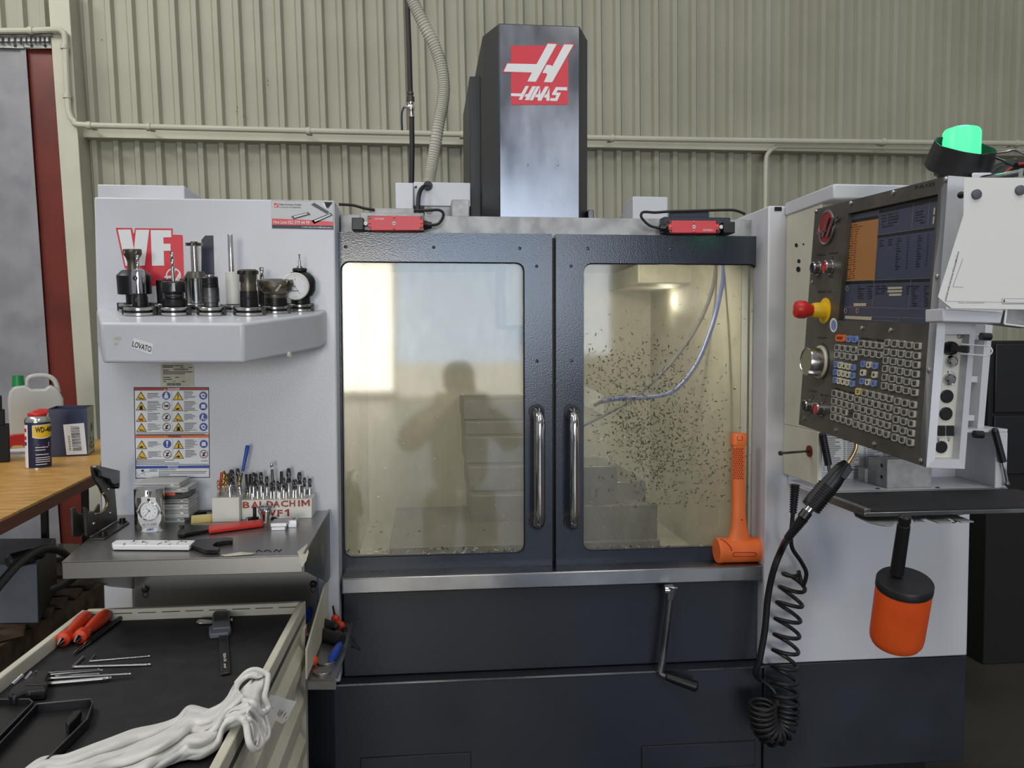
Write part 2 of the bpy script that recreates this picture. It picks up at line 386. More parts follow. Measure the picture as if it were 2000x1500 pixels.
# rear hall wall, far behind the camera, with the gate the daylight comes through
b = MB(); Yr = -18.3
for x0, x1, z0, z1 in ((-9, -3.3, 0, 7), (5.1, 9, 0, 7), (-3.3, -.7, 3.7, 7), (-.7, 5.1, 5.25, 7), (-.78, -.7, 0, 3.7), (2.62, 2.76, 0, 5.25), (-.7, 5.1, 0, .93)):
    b.box(x0, x1, Yr, Yr + .15, z0, z1)
struct(b.build('wall_rear', 'interior_grey'))

b = MB(); mwl = mY(WY - .06)
for x0, y0, n, dx, dy in ((460, 60, 6, 3, 8), (466, 182, 9, 2, 7), (523, 158, 4, 1, 7), (465, 212, 6, 3, 4), (480, 228, 3, 4, 4), (198, 76, 1, 0, 0)):
    for i in range(n): x_, y_ = x0 + random.uniform(-dx, dx), y0 + random.uniform(-dy, dy) * 1.2; b.dpoly(mwl, [(x_, y_), (x_ + random.uniform(.6, 1.6), y_ + .6), (x_ + random.uniform(0, 1), y_ + random.uniform(2, 6)), (x_ - .5, y_ + 2)], 0, .0)
o = b.build('paint_chips', 'ink', wall); o['kind'] = 'stuff'
# ================================================================== MILLING MACHINE
mill = thing('milling_machine', 'large white and charcoal vertical milling machine with two windowed sliding doors', 'machine', (.1, YF, 0))
def Xp(px, py, Y): return PY(px, py, Y).x
def Zp(px, py, Y): return PY(px, py, Y).z
xL, xR = Xp(193, 780, YF), Xp(658, 780, YF)
zT, zB = Zp(418, 388, YF), Zp(660, 1333, YF)
lc = MB().box(xL, xR, YF, 3.6, zB, zT).build('left_cabinet', 'white_paint', mill, bevel=.004)
# flat top box on the left cabinet
x0, x1 = Xp(190, 370, 2.3), Xp(360, 370, 2.3); z0, z1 = zT + .002, Zp(270, 361, 2.3)
tb = MB().box(x0, x1, 2.3, 3.0, z0 + .008, z1).build('top_box', 'white_paint', mill, bevel=.003)
for xx in (x0 + .03, x1 - .03): MB().cyl((xx, 2.33, zT), (xx, 2.33, z0 + .01), .016, n=12).build('foot', 'black_rubber', tb)
# right cabinet with its front post
xa, xb = Xp(1497, 800, YF), Xp(1893, 1100, YF); zs = Zp(1690, 1289, YF); zt = Zp(1528, 402, YF)
b = MB().box(xa, xb, YF, 3.6, zs, zt); rc = b.build('right_cabinet', 'white_paint', mill, bevel=.004)
q = MB(); q.drect(mY(YF), 1513, 404, 1527, 412, 0, .002); q.build('slot', 'black_matte', rc)
# door frame surround: left post edge, top beam
zBm = Zp(1000, 423, 2.235)
bm_ = MB().box(xR + .002, xa + .03, 2.235, 2.33, Zp(1000, 466, 2.235), zBm).build('top_beam', 'galvanised', mill, bevel=.003)
# roof deck behind the beam so that things on top of the machine stand on something
MB().box(xR, xa, 2.33, 3.6, zBm - .03, zBm - .004).build('roof_deck', 'steel_dull', mill)
# stainless sill
zs1, zs0 = Zp(1082, 1117, 2.13), Zp(1082, 1148, 2.13); xs0, xs1 = Xp(667, 1140, 2.13), Xp(1496, 1120, 2.13)
sill = MB().box(xs0, xs1, 2.13, 2.28, zs0, zs1).build('sill', 'stainless', mill, bevel=.004)
SILL_Z = zs1
# apron and base panels
zsm = Zp(1090, 1317, 2.13); zb0 = Zp(1870, 1486, 2.125)
MB().box(xs0, xs1, 2.165, 2.3, zsm + .003, zs0 - .001).build('apron_panel', 'base_paint', mill, bevel=.003)
xm = Xp(1490, 1400, 2.125); xbl = Xp(652, 1420, 2.125)
MB().box(xbl, xm - .002, 2.125, 3.6, zb0, zsm).build('base_panel', 'base_paint', mill, bevel=.003)
MB().box(xm + .002, xb, 2.125, 3.6, zb0, zs - .003).build('base_panel', 'base_paint', mill, bevel=.003)
MB().box(xL + .02, xbl, 2.26, 3.6, zb0, zB - .002).build('base_panel', 'base_paint', mill, bevel=.003)
b = MB().box(xL + .06, xb - .05, 2.22, 3.55, .02, zb0 + .004); b.build('plinth', 'black_matte', mill)
b = MB().box(xbl, xm, 2.122, 2.126, zsm - .0035, zsm + .001); b.build('seam_strip', 'stainless', mill)
for x0, x1, yt in ((705, 919, 1476), (1254, 1474, 1453)):
    a, c = Xp(x0, 1480, 2.122), Xp(x1, 1480, 2.122); zt_ = Zp((x0 + x1) / 2, yt, 2.122)
    b = MB().box(a - .002, c + .002, 2.1235, 2.1255, zb0 + .02, zt_ + .002, 1); b.box(a, c, 2.121, 2.125, zb0 + .022, zt_, 0)
    b.build('access_panel', ['base_paint', 'black_matte'], mill, bevel=.001)
# enclosure interior, seen through the windows
ix0, ix1 = xR - .3, xa + .12; iz0, iz1 = zs0 - .05, zBm - .04
def room(b, x0, x1, y0, y1, z0, z1):
    b.box(x0, x1, y1, y1 + .02, z0, z1); b.box(x0 - .02, x0, y0, y1, z0, z1); b.box(x1, x1 + .02, y0, y1, z0, z1); b.box(x0, x1, y0, y1, z0 - .02, z0)
    b.box(x0, x1, y0, y1, z1, z1 + .01)
b = MB(); room(b, xR + .002, xa - .002, 2.30, 3.25, iz0, iz1 - .02); b.build('enclosure_liner', 'interior', mill)
# doors
zd1, zd0 = Zp(1082, 457, YD), Zp(1082, 1112, YD)
def door(x0, x1, wx0, wx1, wz0, wz1, rr, nm):
    b = MB(); T = .035
    b.box(x0, wx0, YD, YD + T, zd0, zd1); b.box(wx1, x1, YD, YD + T, zd0, zd1)
    b.box(wx0, wx1, YD, YD + T, zd0, wz0); b.box(wx0, wx1, YD, YD + T, wz1, zd1)
    for cx, cz, sx_, sz_ in ((wx0, wz0, 1, 1), (wx1, wz0, -1, 1), (wx1, wz1, -1, -1), (wx0, wz1, 1, -1)):
        arc = [(cx + sx_ * rr * (1 - math.cos(a)), cz + sz_ * rr * (1 - math.sin(a))) for a in [math.pi / 2 * i / 6 for i in range(7)]]
        b.prism([V((cx, YD + .0002, cz))] + [V((u, YD + .0002, v)) for u, v in arc], (0, T - .001, 0))
    d = b.build('door', 'door_paint', mill)
    MB().box(wx0 - .004, wx1 + .004, YD + .014, YD + .020, wz0 - .004, wz1 + .004).build('window_pane', 'dirty_glass', d)
    g = MB(); pts = [V((u, YD + .010, v)) for u, v in rrect(wx0 + .001, wz0 + .001, wx1 - .001, wz1 - .001, rr, 6)]
    g.tube(pts + [pts[0]], .0013, 6); g.build('window_seal', 'navy_print', d)
    return d
wz1, wz0 = Zp(1082, 513, YD), Zp(1082, 1079, YD)
d1 = door(Xp(646, 780, YD), Xp(1078.5, 780, YD), Xp(668, 780, YD), Xp(1025, 780, YD), wz0, wz1, .022, 1)
d2 = door(Xp(1086, 780, YD), Xp(1486, 780, YD), Xp(1140, 780, YD), Xp(1478, 780, YD), wz0, wz1, .022, 2)
MB().box(Xp(1074, 780, YD), Xp(1091, 780, YD), YD + .036, YD + .045, zd0, zd1).build('gap_shade_strip', 'black_rubber', mill)  # black strip added behind the door gap so it stays dark
b = MB().box(xR + .0005, Xp(665, 700, YD), YD + .04, YD + .05, zd0, zd1); b.build('side_seal', 'black_rubber', mill)
b = MB().box(Xp(1481, 780, YD), xa - .002, YD + .04, YD + .05, zd0, zd1 + .02); b.build('side_seal', 'black_rubber', mill)
for d, hx in ((d1, 1052), (d2, 1120)):
    hz1, hz0 = Zp(hx, 806, YD - .03), Zp(hx, 1024, YD - .03); X = Xp(hx - 4, 915, YD)
    X2 = Xp(hx + 2, 915, YD - .05)
    pts = spline([(X, YD + .001, hz1), (X, YD - .022, hz1), (X2, YD - .044, hz1 - .014), (X2, YD - .05, hz1 - .045), (X2, YD - .05, (hz0 + hz1) / 2), (X2, YD - .05, hz0 + .045), (X2, YD - .044, hz0 + .014), (X, YD - .022, hz0), (X, YD + .001, hz0)], 6)
    h = MB().tube(pts, .0145, 16).build('handle', 'chrome', d)
    for z in (hz1, hz0): MB().cyl((X, YD + .001, z), (X, YD - .006, z), .021, n=20).build('flange', 'black_rubber', h)
for d, ps in ((d1, ((675, 482), (847, 483), (1015, 485), (1048, 520), (1049, 705))), (d2, ((1148, 485), (1310, 486), (1115, 520), (1116, 705)))):
    for p in ps: MB().ball(PY(*p, YD), .0045, 8, ax=(0, 1, 0), sq=.5).build('rivet', 'door_paint', d)
# ---- things inside the enclosure
def inbox(x0, y0, x1, y1, Y, dep, name, m, bev=.004):
    a, c = PY(x0, y1, Y), PY(x1, y0, Y); return MB().box(a.x, c.x, Y, Y + dep, a.z, c.z).build(name, m, mill, bevel=bev)
inbox(1100, 985, 1285, 1060, 2.42, .5, 'work_table', 'interior_grey')
inbox(1150, 940, 1262, 985, 2.5, .4, 'work_table', 'steel_dull')
v_ = inbox(1128, 910, 1206, 990, 2.44, .2, 'vise', 'interior_grey')
b = MB(); b.lathe(PY(1172, 960, 2.44), (0, -1, 0), [(.03, 0), (.03, .012), (.014, .012), (.014, .03)], 18); b.build('vise_screw', 'steel_dull', v_)
inbox(760, 1055, 1290, 1112, 2.40, .6, 'chip_tray', 'interior_grey')
for i, (x0, y0, x1, y1) in enumerate(((905, 780, 1035, 820), (908, 822, 1040, 850), (910, 852, 1045, 905), (915, 910, 1050, 960), (920, 965, 1060, 1050))):
    inbox(x0, y0, x1, y1, 2.95 - i * .06, .3, 'way_cover', 'interior_grey')
sp_ = MB().box(Xp(985, 700, 2.75), Xp(1120, 700, 2.75), 2.75, 3.1, Zp(1050, 640, 2.75), iz1 - .03).build('spindle_head', 'interior_grey', mill, bevel=.01)
b = MB(); b.lathe(PY(1052, 640, 2.9), (0, 0, -1), [(.07, 0), (.07, .05), (.045, .06), (.045, .12), (.03, .12)], 24); b.build('spindle_nose', 'steel_dull', sp_)
a = [PY(*p, 2.4) for p in ((1138, 752), (1178, 770), (1180, 810), (1140, 792))]
b = MB().prism(a, (0, .004, 0)); np_ = b.build('nozzle_plate', 'white', mill)
MB().tube(spline([PY(1160, 792, 2.39), PY(1172, 786, 2.385), PY(1186, 781, 2.38)], 4), .006, 8).build('nozzle', 'bright_steel', np_)
def hose_in(pts, r, m):
    MB().tube(spline([PY(x, y, Y) for x, y, Y in pts], 8), r, 10).build('coolant_hose', m, mill)
hose_in([(1178, 784, 2.38), (1215, 778, 2.36), (1270, 776, 2.35), (1318, 762, 2.35), (1360, 712, 2.36), (1390, 640, 2.38), (1410, 560, 2.42), (1414, 505, 2.45)], .0062, 'hose_blue')
hose_in([(1130, 835, 2.62), (1190, 805, 2.6), (1245, 772, 2.58), (1310, 710, 2.55), (1360, 640, 2.52), (1390, 570, 2.5), (1402, 500, 2.5)], .006, 'ink_grey')
b = MB().box(Xp(1225, 520, 2.9), Xp(1400, 520, 2.9), 2.75, 3.2, Zp(1300, 560, 2.9), iz1 - .03)
b.build('inner_cover', 'interior', mill, bevel=.006)
def pt(name, loc, e, r=.05, col=(1, .95, .84)):
    l = bpy.data.lights.new(name, 'POINT'); l.energy = e; l.color = col; l.shadow_soft_size = r; o = bpy.data.objects.new(name, l); COL.objects.link(o); o.location = loc
pt('work_light', PY(1310, 588, 2.95), 1.0, .05); area('work_light', (Xp(1215, 600, 2.4), 2.36, iz1 - .05), (.24, .05), 5.6, (1, .95, .84), (Xp(1215, 600, 2.4), 2.66, iz1 - .55)); area('work_light', (Xp(790, 600, 2.4), 2.36, iz1 - .05), (.24, .05), 4.2, (1, .95, .84), (Xp(790, 600, 2.4), 2.66, iz1 - .55))
for xx in (1215, 790): MB().box(Xp(xx, 600, 2.4) - .12, Xp(xx, 600, 2.4) + .12, 2.33, 2.39, iz1 - .045, iz1 - .03).build('work_lamp', 'white', mill)
# chips stuck on the panes
def chips(n, fn, mats_, name, rmin, rmax, par, ang=None):
    b = MB(); k = 0
    while k < n:
        p = fn()
        if p is None: continue
        k += 1; c = PY(p[0], p[1], YD + .0125); a = random.uniform(0, math.pi) if ang is None else random.gauss(*ang); L = random.uniform(rmin, rmax); wd = L * random.uniform(.13, .24)
        u = V((math.cos(a), 0, math.sin(a))); v = V((-math.sin(a), 0, math.cos(a))); bend = v * L * random.uniform(-.3, .3)
        b.add([c - u * L - v * wd * .3, c + bend - v * wd, c + u * L, c + bend + v * wd, c + bend - V((0, .0012, 0))], [(0, 1, 4), (1, 2, 4), (2, 3, 4), (3, 0, 4)], random.randrange(len(mats_)))
    o = b.build(name, mats_, par); o['kind'] = 'stuff'; return o
def right_pt():
    x, y = random.gauss(1235, 75), random.gauss(850, 95)
    cx = 1190 + (y - 700) * .35
    x = random.gauss(cx + 55, 70)
    if not (1145 < x < 1472 and 650 < y < 985): return None
    return x, y
def cl_pt():
    t = random.random(); x = random.gauss(lerp(1205, 1290, t), 18); y = random.gauss(lerp(790, 930, t), 22)
    if not (1145 < x < 1472): return None
    return x, y
chips(950, right_pt, ['chip'], 'chips', .0028, .0066, d2); chips(260, lambda: (lambda x, y: (x, y) if 1145 < x < 1420 and 640 < y < 800 else None)(random.gauss(1235, 80), random.gauss(735, 45)), ['chip'], 'chips', .0028, .0062, d2); chips(330, cl_pt, ['chip'], 'chips', .0025, .0058, d2)
def scat(x0, x1, y0, y1): return lambda: (random.uniform(x0, x1), y1 - (y1 - y0) * random.random() ** 1.8)
chips(210, scat(1146, 1472, 560, 990), ['chip'], 'chips', .0025, .005, d2)
chips(170, scat(1146, 1472, 820, 1072), ['chip_bright'], 'chips', .001, .0034, d2)
chips(60, scat(1146, 1470, 1066, 1076), ['chip', 'chip_bright'], 'chips', .003, .007, d2)
chips(60, scat(672, 1020, 700, 1076), ['chip_bright'], 'chips', .001, .0036, d1)
chips(70, scat(672, 1020, 1070, 1081), ['chip', 'chip_bright'], 'chips', .003, .008, d1)
chips(25, scat(672, 1020, 820, 1050), ['chip'], 'chips', .002, .005, d1)
# ---- column cover with logo
Yc = 2.75; x0, x1 = Xp(975, 240, Yc), Xp(1132, 240, Yc); zt = Zp(1050, 48, Yc); z0 = zBm - .01
xl, xr2 = Xp(943, 240, 2.87), Xp(1147, 240, 2.87)
plan = [(x0, Yc), (x1, Yc), (xr2, 2.87), (xr2, 3.5), (xl, 3.5), (xl, 2.87)]
cc = MB().prism([V((x, y, z0)) for x, y in plan], (0, 0, zt - z0)).build('column_cover', 'column_side', mill, bevel=.003)
MB().box(x0 + .003, x1 - .003, Yc - .002, Yc + .001, z0 + .01, zt - .004).build('front_panel', 'column_front', cc)
xs_ = Xp(918, 300, 3.0); MB().box(xs_, xl + .002, 3.0, 3.5, z0, Zp(930, 149, 3.0)).build('side_cover', 'column_side', cc, bevel=.003)
mp = mY(Yc - .003)
for px, py in ((1030, 322), (1089, 322)): MB().ball(mp(px, py), .004, 8, ax=(0, 1, 0), sq=.5).build('rivet', 'column_front', cc)
def LG(X, Y): return 960 + X / 9.374, 60 + Y / 9.374
def lg(b, pts, m, lift): b.dpoly(mp, [LG(*p) for p in pts], m, lift)
b = MB()
lg(b, rrect(355, 272, 1402, 1357, 35), 0, .0005)
for out in ([(190, 770), (285, 578), (840, 590), (1018, 215), (1222, 228), (1190, 300), (1130, 420), (860, 765)], [(1280, 320), (1322, 228), (1530, 235), (1400, 470), (1350, 470)]): lg(b, out, 0, .0004)
lg(b, [(290, 600), (825, 612), (1030, 238), (1195, 245), (810, 935), (655, 928), (740, 765), (225, 748)], 1, .0012)
lg(b, [(1330, 250), (1500, 255), (1110, 945), (958, 940), (1022, 800), (1000, 778), (930, 772), (1010, 625), (1085, 630), (1115, 650)], 1, .0012)
for q in ([(355, 1145), (545, 1150), (625, 1010), (685, 1012), (555, 1265), (495, 1262), (528, 1203), (355, 1195)],
          [(748, 1015), (818, 1018), (680, 1272), (608, 1270), (640, 1213), (603, 1207), (628, 1158), (668, 1160)],
          [(830, 1018), (888, 1018), (755, 1275), (690, 1272)],
          [(893, 1040), (893, 1170), (983, 1020), (1050, 1022), (912, 1282), (845, 1280), (848, 1222), (795, 1215), (822, 1162), (850, 1165)],
          [(1060, 1045), (1062, 1282), (1005, 1284), (1003, 1227), (957, 1220), (985, 1165), (1008, 1165)],
          [(1385, 1035), (1385, 1095), (1212, 1087), (1185, 1130), (1270, 1137), (1200, 1288), (1075, 1284), (1075, 1233), (1165, 1236), (1190, 1182), (1108, 1176), (1110, 1148), (1180, 1030)]): lg(b, q, 1, .0012)
b.build('logo_sticker', ['red_print', 'white'], cc, smooth=False)
# ---- boxes on the machine roof
def roofbox(x0, y0, x1, y1, Y, dep, name, m):
    a, c = PY(x0, y1, Y), PY(x1, y0, Y); return MB().box(a.x, c.x, Y, Y + dep, max(a.z, zBm - .003), c.z).build(name, m, mill, bevel=.003)
eb = roofbox(808, 357, 919, 402, 2.95, .5, 'junction_box', 'white_paint')
MB().cyl(PY(836, 363, 2.949), PY(836, 363, 2.949) + V((0, -.004, 0)), .016, n=16).build('grommet', 'black_rubber', eb)
MB().ball(PY(812, 365, 2.949), .005, 8).build('screw', 'steel_dull', eb)
MB().tube(spline([PY(838, 366, 2.94), PY(826, 366, 2.88), PY(818, 382, 2.84), PY(816, 418, 2.82)], 6), .0075, 10).build('cable', 'black_rubber', eb)
roofbox(773, 357, 807, 425, 2.9, .5, 'roof_box', 'white_paint')
roofbox(882, 390, 917, 430, 2.7, .2, 'roof_bracket', 'galvanised')
rb = roofbox(828, 403, 882, 430, 2.85, .2, 'roof_bracket', 'steel_dull')
b = MB().lathe(PY(838, 411, 2.848), (0, -1, 0), [(.012, 0), (.012, .008), (.005, .008), (.005, .014)], 14); b.build('bolt', 'dark_steel', rb)
xx0, xx1 = Xp(1236, 405, 2.6), Xp(1304, 405, 2.6); zt_ = Zp(1270, 384, 2.6)
sp = [(2.6, zBm), (2.6, zt_), (2.72, zt_), (2.74, zt_ - .03), (3.2, zBm)]
MB().prism([V((xx0, y, z)) for y, z in sp], (xx1 - xx0, 0, 0)).build('roof_box', 'white_paint', mill, bevel=.002)
rb = roofbox(1148, 410, 1160, 428, 2.8, .1, 'roof_bracket', 'steel_dull')
# ---- red door safety switches
def switch(rx0, ry0, rx1, ry1, act, brk, bar, gland, cable, cable2, Y=2.17):
    mp = mY(Y)
    def bxx(b, x0, y0, x1, y1, Yf, Yb, m=0): a, c = PY(x0, y1, Yf), PY(x1, y0, Yf); b.box(a.x, c.x, Yf, Yb, a.z, c.z, m); return b
    s = bxx(MB(), *brk, Y + .028, 2.236); bxx(s, *bar, Y + .035, Y + .045); s = s.build('safety_switch', 'galvanised' if rx0 < 1000 else 'navy_print', mill, bevel=.002)
    b = MB(); k = 6
    pts = [(rx0 + k, ry0), (rx1 - k, ry0), (rx1 - k, ry0 + k), (rx1, ry0 + k), (rx1, ry1 - k), (rx1 - k, ry1 - k), (rx1 - k, ry1), (rx0 + k, ry1), (rx0 + k, ry1 - k), (rx0, ry1 - k), (rx0, ry0 + k), (rx0 + k, ry0 + k)]
    b.prism([PY(x, y, Y) for x, y in pts], (0, .03, 0)); b.build('red_cover', 'red_switch', s, bevel=.0015)
    bxx(MB(), rx0 + .5, ry0 + .5, rx1 - .5, ry1 - .5, Y + .008, Y + .03).build('switch_body', 'red_dark', s)
    for px, py in ((rx0 + 3, ry0 + 3), (rx1 - 3, ry0 + 3), (rx0 + 3, ry1 - 3), (rx1 - 3, ry1 - 3)):
        b = MB().lathe(PY(px, py, Y + .008), (0, -1, 0), [(.0045, 0), (.0045, .006), (.002, .006), (.002, .003)], 10); b.build('bolt', 'dark_steel', s)
    mx = (rx0 + rx1) / 2 - (3 if rx0 < 1000 else 0)
    for px, py in ((mx, ry0 + 3), (mx, ry1 - 3), (rx0 + 4, (ry0 + ry1) / 2), (rx1 - 4, (ry0 + ry1) / 2)): MB().ball(PY(px, py, Y), .0026, 8).build('screw', 'bright_gold', s)
    b = MB(); b.ddisc(mp, mx, (ry0 + ry1) / 2, 3.4, 0, .0006, 14); b.drect(mp, mx - 2.2, (ry0 + ry1) / 2 - .8, mx + 2.2, (ry0 + ry1) / 2 + .8, 1, .0012)
    tx = rx0 + 12 if rx0 < 1000 else rx1 - 32
    ty = ry0 + 7 if rx0 < 1000 else ry1 - 4
    b.dtext(mp, '- SCHMERSAL' if rx0 < 1000 else 'SCHMERSAL -', tx, ty, 21, 3.4, 0, .0006, .01); b.build('print', ['white', 'ink'], s)
    bxx(MB(), *act, Y - .004, Y + .05).build('actuator', 'black_plastic', s, bevel=.002)
    a0 = act[2] if act[0] < rx0 else act[0]
    b = MB().ddisc(mY(Y - .004), a0 + (4 if act[0] < rx0 else -4), (ry0 + ry1) / 2, 4, 0, .0008); 
    b = MB(); c = PY(a0 + (4 if act[0] < rx0 else -4), (ry0 + ry1) / 2, Y + .002); b.cyl(c, c + V((0, .03, 0)), .0052, n=14); b.build('cap', 'white', s)
    c0, c1 = PY(*gland[0], Y + .016), PY(*gland[1], Y + .016); g_ = MB().cyl(c0, lerp(c0, c1, .4), .013, n=6).cyl(lerp(c0, c1, .35), c1, .0105, .008, n=12).build('cable_gland', 'black_plastic', s)
    MB().tube(spline([PY(*p, Y + .016) for p in cable], 6), .0036, 8).build('cable', 'black_rubber', s)
    if cable2: MB().tube(spline([PY(*p, Y + .03) for p in cable2], 6), .0036, 8).build('cable', 'black_rubber', s)
switch(718, 422, 827, 450, (687, 425, 710, 449), (704, 416, 828, 450), (728, 407, 809, 417), ((827, 440), (843, 440)), [(842, 440), (856, 437), (865, 425), (865, 415), (856, 410), (835, 411), (808, 411)], [(662, 399), (690, 401), (712, 407), (732, 410)])
switch(1306, 431, 1405, 455, (1413, 433, 1436, 455), (1296, 425, 1427, 455), (1308, 413, 1385, 426), ((1306, 445), (1288, 445)), [(1290, 446), (1270, 441), (1256, 429), (1252, 420), (1258, 414), (1280, 415), (1308, 413), (1345, 412), (1420, 410), (1440, 412), (1455, 418)], None)
# ---- stickers on the left cabinet
mp = mY(YF)
def A1(X, Y): return 160 + X / 3.846, 340 + Y / 3.846
def B7(X, Y): return 220 + X / 7.5, 430 + Y / 7.5
def pp(b, fn, pts, m, lift=.0006): b.dpoly(mp, [fn(*p) for p in pts], m, lift)
b = MB()
pp(b, B7, [(45, 112), (285, 115), (300, 190), (318, 190), (328, 118), (880, 122), (880, 212), (1015, 216), (1028, 232), (1050, 945), (540, 962), (175, 700)], 0, .0005)
pp(b, B7, [(75, 138), (262, 136), (312, 430), (342, 140), (535, 142), (470, 665), (190, 668)], 1, .0011)
pp(b, B7, [(557, 145), (857, 148), (860, 250), (742, 252), (746, 345), (848, 347), (850, 447), (748, 450), (755, 665), (577, 668)], 1, .0011)
cx, cy = B7(890, 812); b.ddisc(mp, cx, cy, 14.8, 1, .0011, 28, rin=.82)
pp(b, B7, [(750, 832), (775, 815), (850, 815), (900, 730), (925, 730), (875, 850), (780, 848)], 1, .0012); pp(b, B7, [(900, 900), (985, 750), (1000, 785), (930, 905)], 1, .0012)
b.build('logo_sticker', ['red_print', 'white'], lc, smooth=False)
b = MB(); pp(b, B7, [(1355, 225), (1475, 225), (1492, 830), (1300, 835), (1300, 290)], 0); b.build('number_sticker', 'navy_print', lc, smooth=False)
b = MB(); pp(b, A1, [(1422, 194), (1888, 206), (1892, 418), (1427, 408)], 3, .0004); pp(b, A1, [(1426, 199), (1884, 210), (1886, 358), (1428, 340)], 0, .0008)
pp(b, A1, [(1428, 333), (1720, 345), (1886, 358), (1888, 388), (1428, 381)], 1, .0012); pp(b, A1, [(1428, 381), (1888, 388), (1889, 416), (1429, 406)], 2, .0012)
pp(b, A1, [(1442, 218), (1476, 219), (1476, 251), (1442, 250)], 1, .0012)
pp(b, A1, [(1440, 236), (1460, 236), (1468, 222), (1473, 222), (1458, 248), (1452, 248), (1456, 241), (1440, 241)], 4, .0016)
for q in ([(1570, 318), (1700, 285), (1720, 305), (1590, 342)], [(1725, 350), (1870, 290), (1885, 310), (1745, 375)], [(1720, 230), (1745, 215), (1860, 285), (1840, 300)]): pp(b, A1, q, 5, .0012)
for q in ([(1590, 318), (1690, 293), (1695, 300), (1595, 328)], [(1745, 350), (1865, 300), (1870, 306), (1750, 360)], [(1800, 220), (1880, 215), (1830, 262), (1825, 250)]): pp(b, A1, q, 4, .0016)
pp(b, A1, [(1820, 210), (1884, 212), (1850, 255), (1835, 250)], 6, .0018)
for s_, X, Y, w_, h_, m_ in (('Hot Line 022 379 44 99', 1440, 372, 270, 25, 4), ('Haas Factory Outlet', 1482, 236, 166, 15, 6), ('A division of Abplanalp', 1482, 253, 160, 10, 6), ('e-mail: haas-serwis@abplanalp.pl', 1652, 405, 226, 14, 4)):
    xx, yy = A1(X, Y); b.dtext(mp, s_, xx, yy, w_ / 3.846, h_ / 3.846, m_, .002, .012, dx=(1, .02))
b.build('contact_sticker', ['card_paper', 'red_print', 'navy_print', 'galvanised', 'white', 'ink_grey', 'ink'], lc, smooth=False)
def C2(X, Y): return 100 + X / 3.448, 700 + Y / 3.448
b = MB(); pp(b, C2, [(738, 45), (755, 32), (945, 30), (962, 60), (965, 188), (737, 190)], 0)
for X, Y, w_ in ((750, 50, 75), (830, 50, 60), (750, 60, 70), (870, 62, 20), (925, 62, 25), (752, 80, 40), (752, 92, 200), (752, 104, 150), (752, 128, 50), (835, 128, 25), (752, 142, 60), (755, 156, 20), (825, 156, 8), (880, 156, 20)): pp(b, C2, [(X, Y - 3), (X + w_, Y - 3), (X + w_, Y + 2), (X, Y + 2)], 1, .0012)
for x0, n, y0, y1, w_ in ((825, 22, 69, 80, 100), (778, 24, 166, 184, 95)):
    for i in range(n):
        xx = x0 + w_ * i / n; pp(b, C2, [(xx, y0), (xx + w_ / n * random.uniform(.3, .8), y0), (xx + w_ / n * .5, y1), (xx, y1)], 1, .0012)
b.build('paper_tag', ['old_paper', 'ink'], lc, smooth=False)
# warning poster
def E7(X, Y): return 250 + X / 7.144, 740 + Y / 7.144
b = MB(); K = dict(white=0, ink=1, red=2, orange=3, blue=4, yellow=5, grey=6, slash=7)
pp(b, E7, [(80, 115), (1130, 115), (1142, 1378), (105, 1392)], 1, .0004); pp(b, E7, [(92, 124), (1120, 124), (1132, 1368), (115, 1380)], 0, .0008)
pp(b, E7, [(92, 124), (1121, 124), (1122, 160), (93, 164)], 2, .0012); pp(b, E7, [(106, 780), (1127, 776), (1127, 783), (106, 792)], 1, .0012); pp(b, E7, [(106, 793), (1127, 783), (1128, 820), (106, 827)], 3, .0012); pp(b, E7, [(110, 1217), (1133, 1205), (1134, 1245), (111, 1254)], 4, .0012)
for s_, X, Y, w_, m_ in (('DANGER', 556, 156, 168, 0), ('WARNING', 560, 817, 185, 1), ('NOTICE', 558, 1243, 138, 0)):
    xx, yy = E7(X, Y); b.dtext(mp, s_, xx, yy, w_ / 7.144, 28 / 7.144, m_, .0018, .02)
for X in (515,):
    for Y in (157, 817): pp(b, E7, [(X - 15, Y), (X + 15, Y), (X, Y - 24)], 5, .0018)
def ink(q): pp(b, E7, q, 1, .0024)
tris = [(180, 298), (183, 440), (186, 598), (188, 738), (698, 297), (698, 447), (700, 596), (703, 733), (192, 978), (195, 1118), (704, 975), (706, 1112)]
for i, (cx, by) in enumerate(tris):
    pp(b, E7, [(cx - 76, by), (cx + 76, by), (cx, by - 124)], 1, .0014); pp(b, E7, [(cx - 64, by - 8), (cx + 64, by - 8), (cx, by - 104)], 5, .0018)
    if i == 4: ink([(cx - 7, by - 85), (cx + 7, by - 85), (cx + 4, by - 35), (cx - 4, by - 35)]); b.ddisc(mp, *E7(cx, by - 22), 1.1, 1, .0024, 8)
    elif i in (1, 7): b.ddisc(mp, *E7(cx, by - 45), 3.2, 1, .0024, 10); ink([(cx - 28, by - 10), (cx + 28, by - 10), (cx + 18, by - 35), (cx - 18, by - 35)])
    elif i == 2: b.dpoly(mp, [E7(*q) for q in ((cx - 35, by - 45), (cx + 25, by - 45), (cx + 25, by - 15), (cx - 35, by - 15))], 2, .0024)
    elif i % 3 == 0: ink([(cx - 40, by - 45), (cx - 5, by - 30), (cx + 45, by - 22), (cx + 40, by - 14), (cx - 20, by - 18)])
    elif i % 3 == 1: ink([(cx - 8, by - 80), (cx + 14, by - 60), (cx + 6, by - 30), (cx + 18, by - 12), (cx - 14, by - 12), (cx - 4, by - 45)])
    else: ink([(cx - 45, by - 20), (cx - 10, by - 42), (cx + 30, by - 38), (cx + 10, by - 26), (cx + 20, by - 12), (cx - 10, by - 14)])
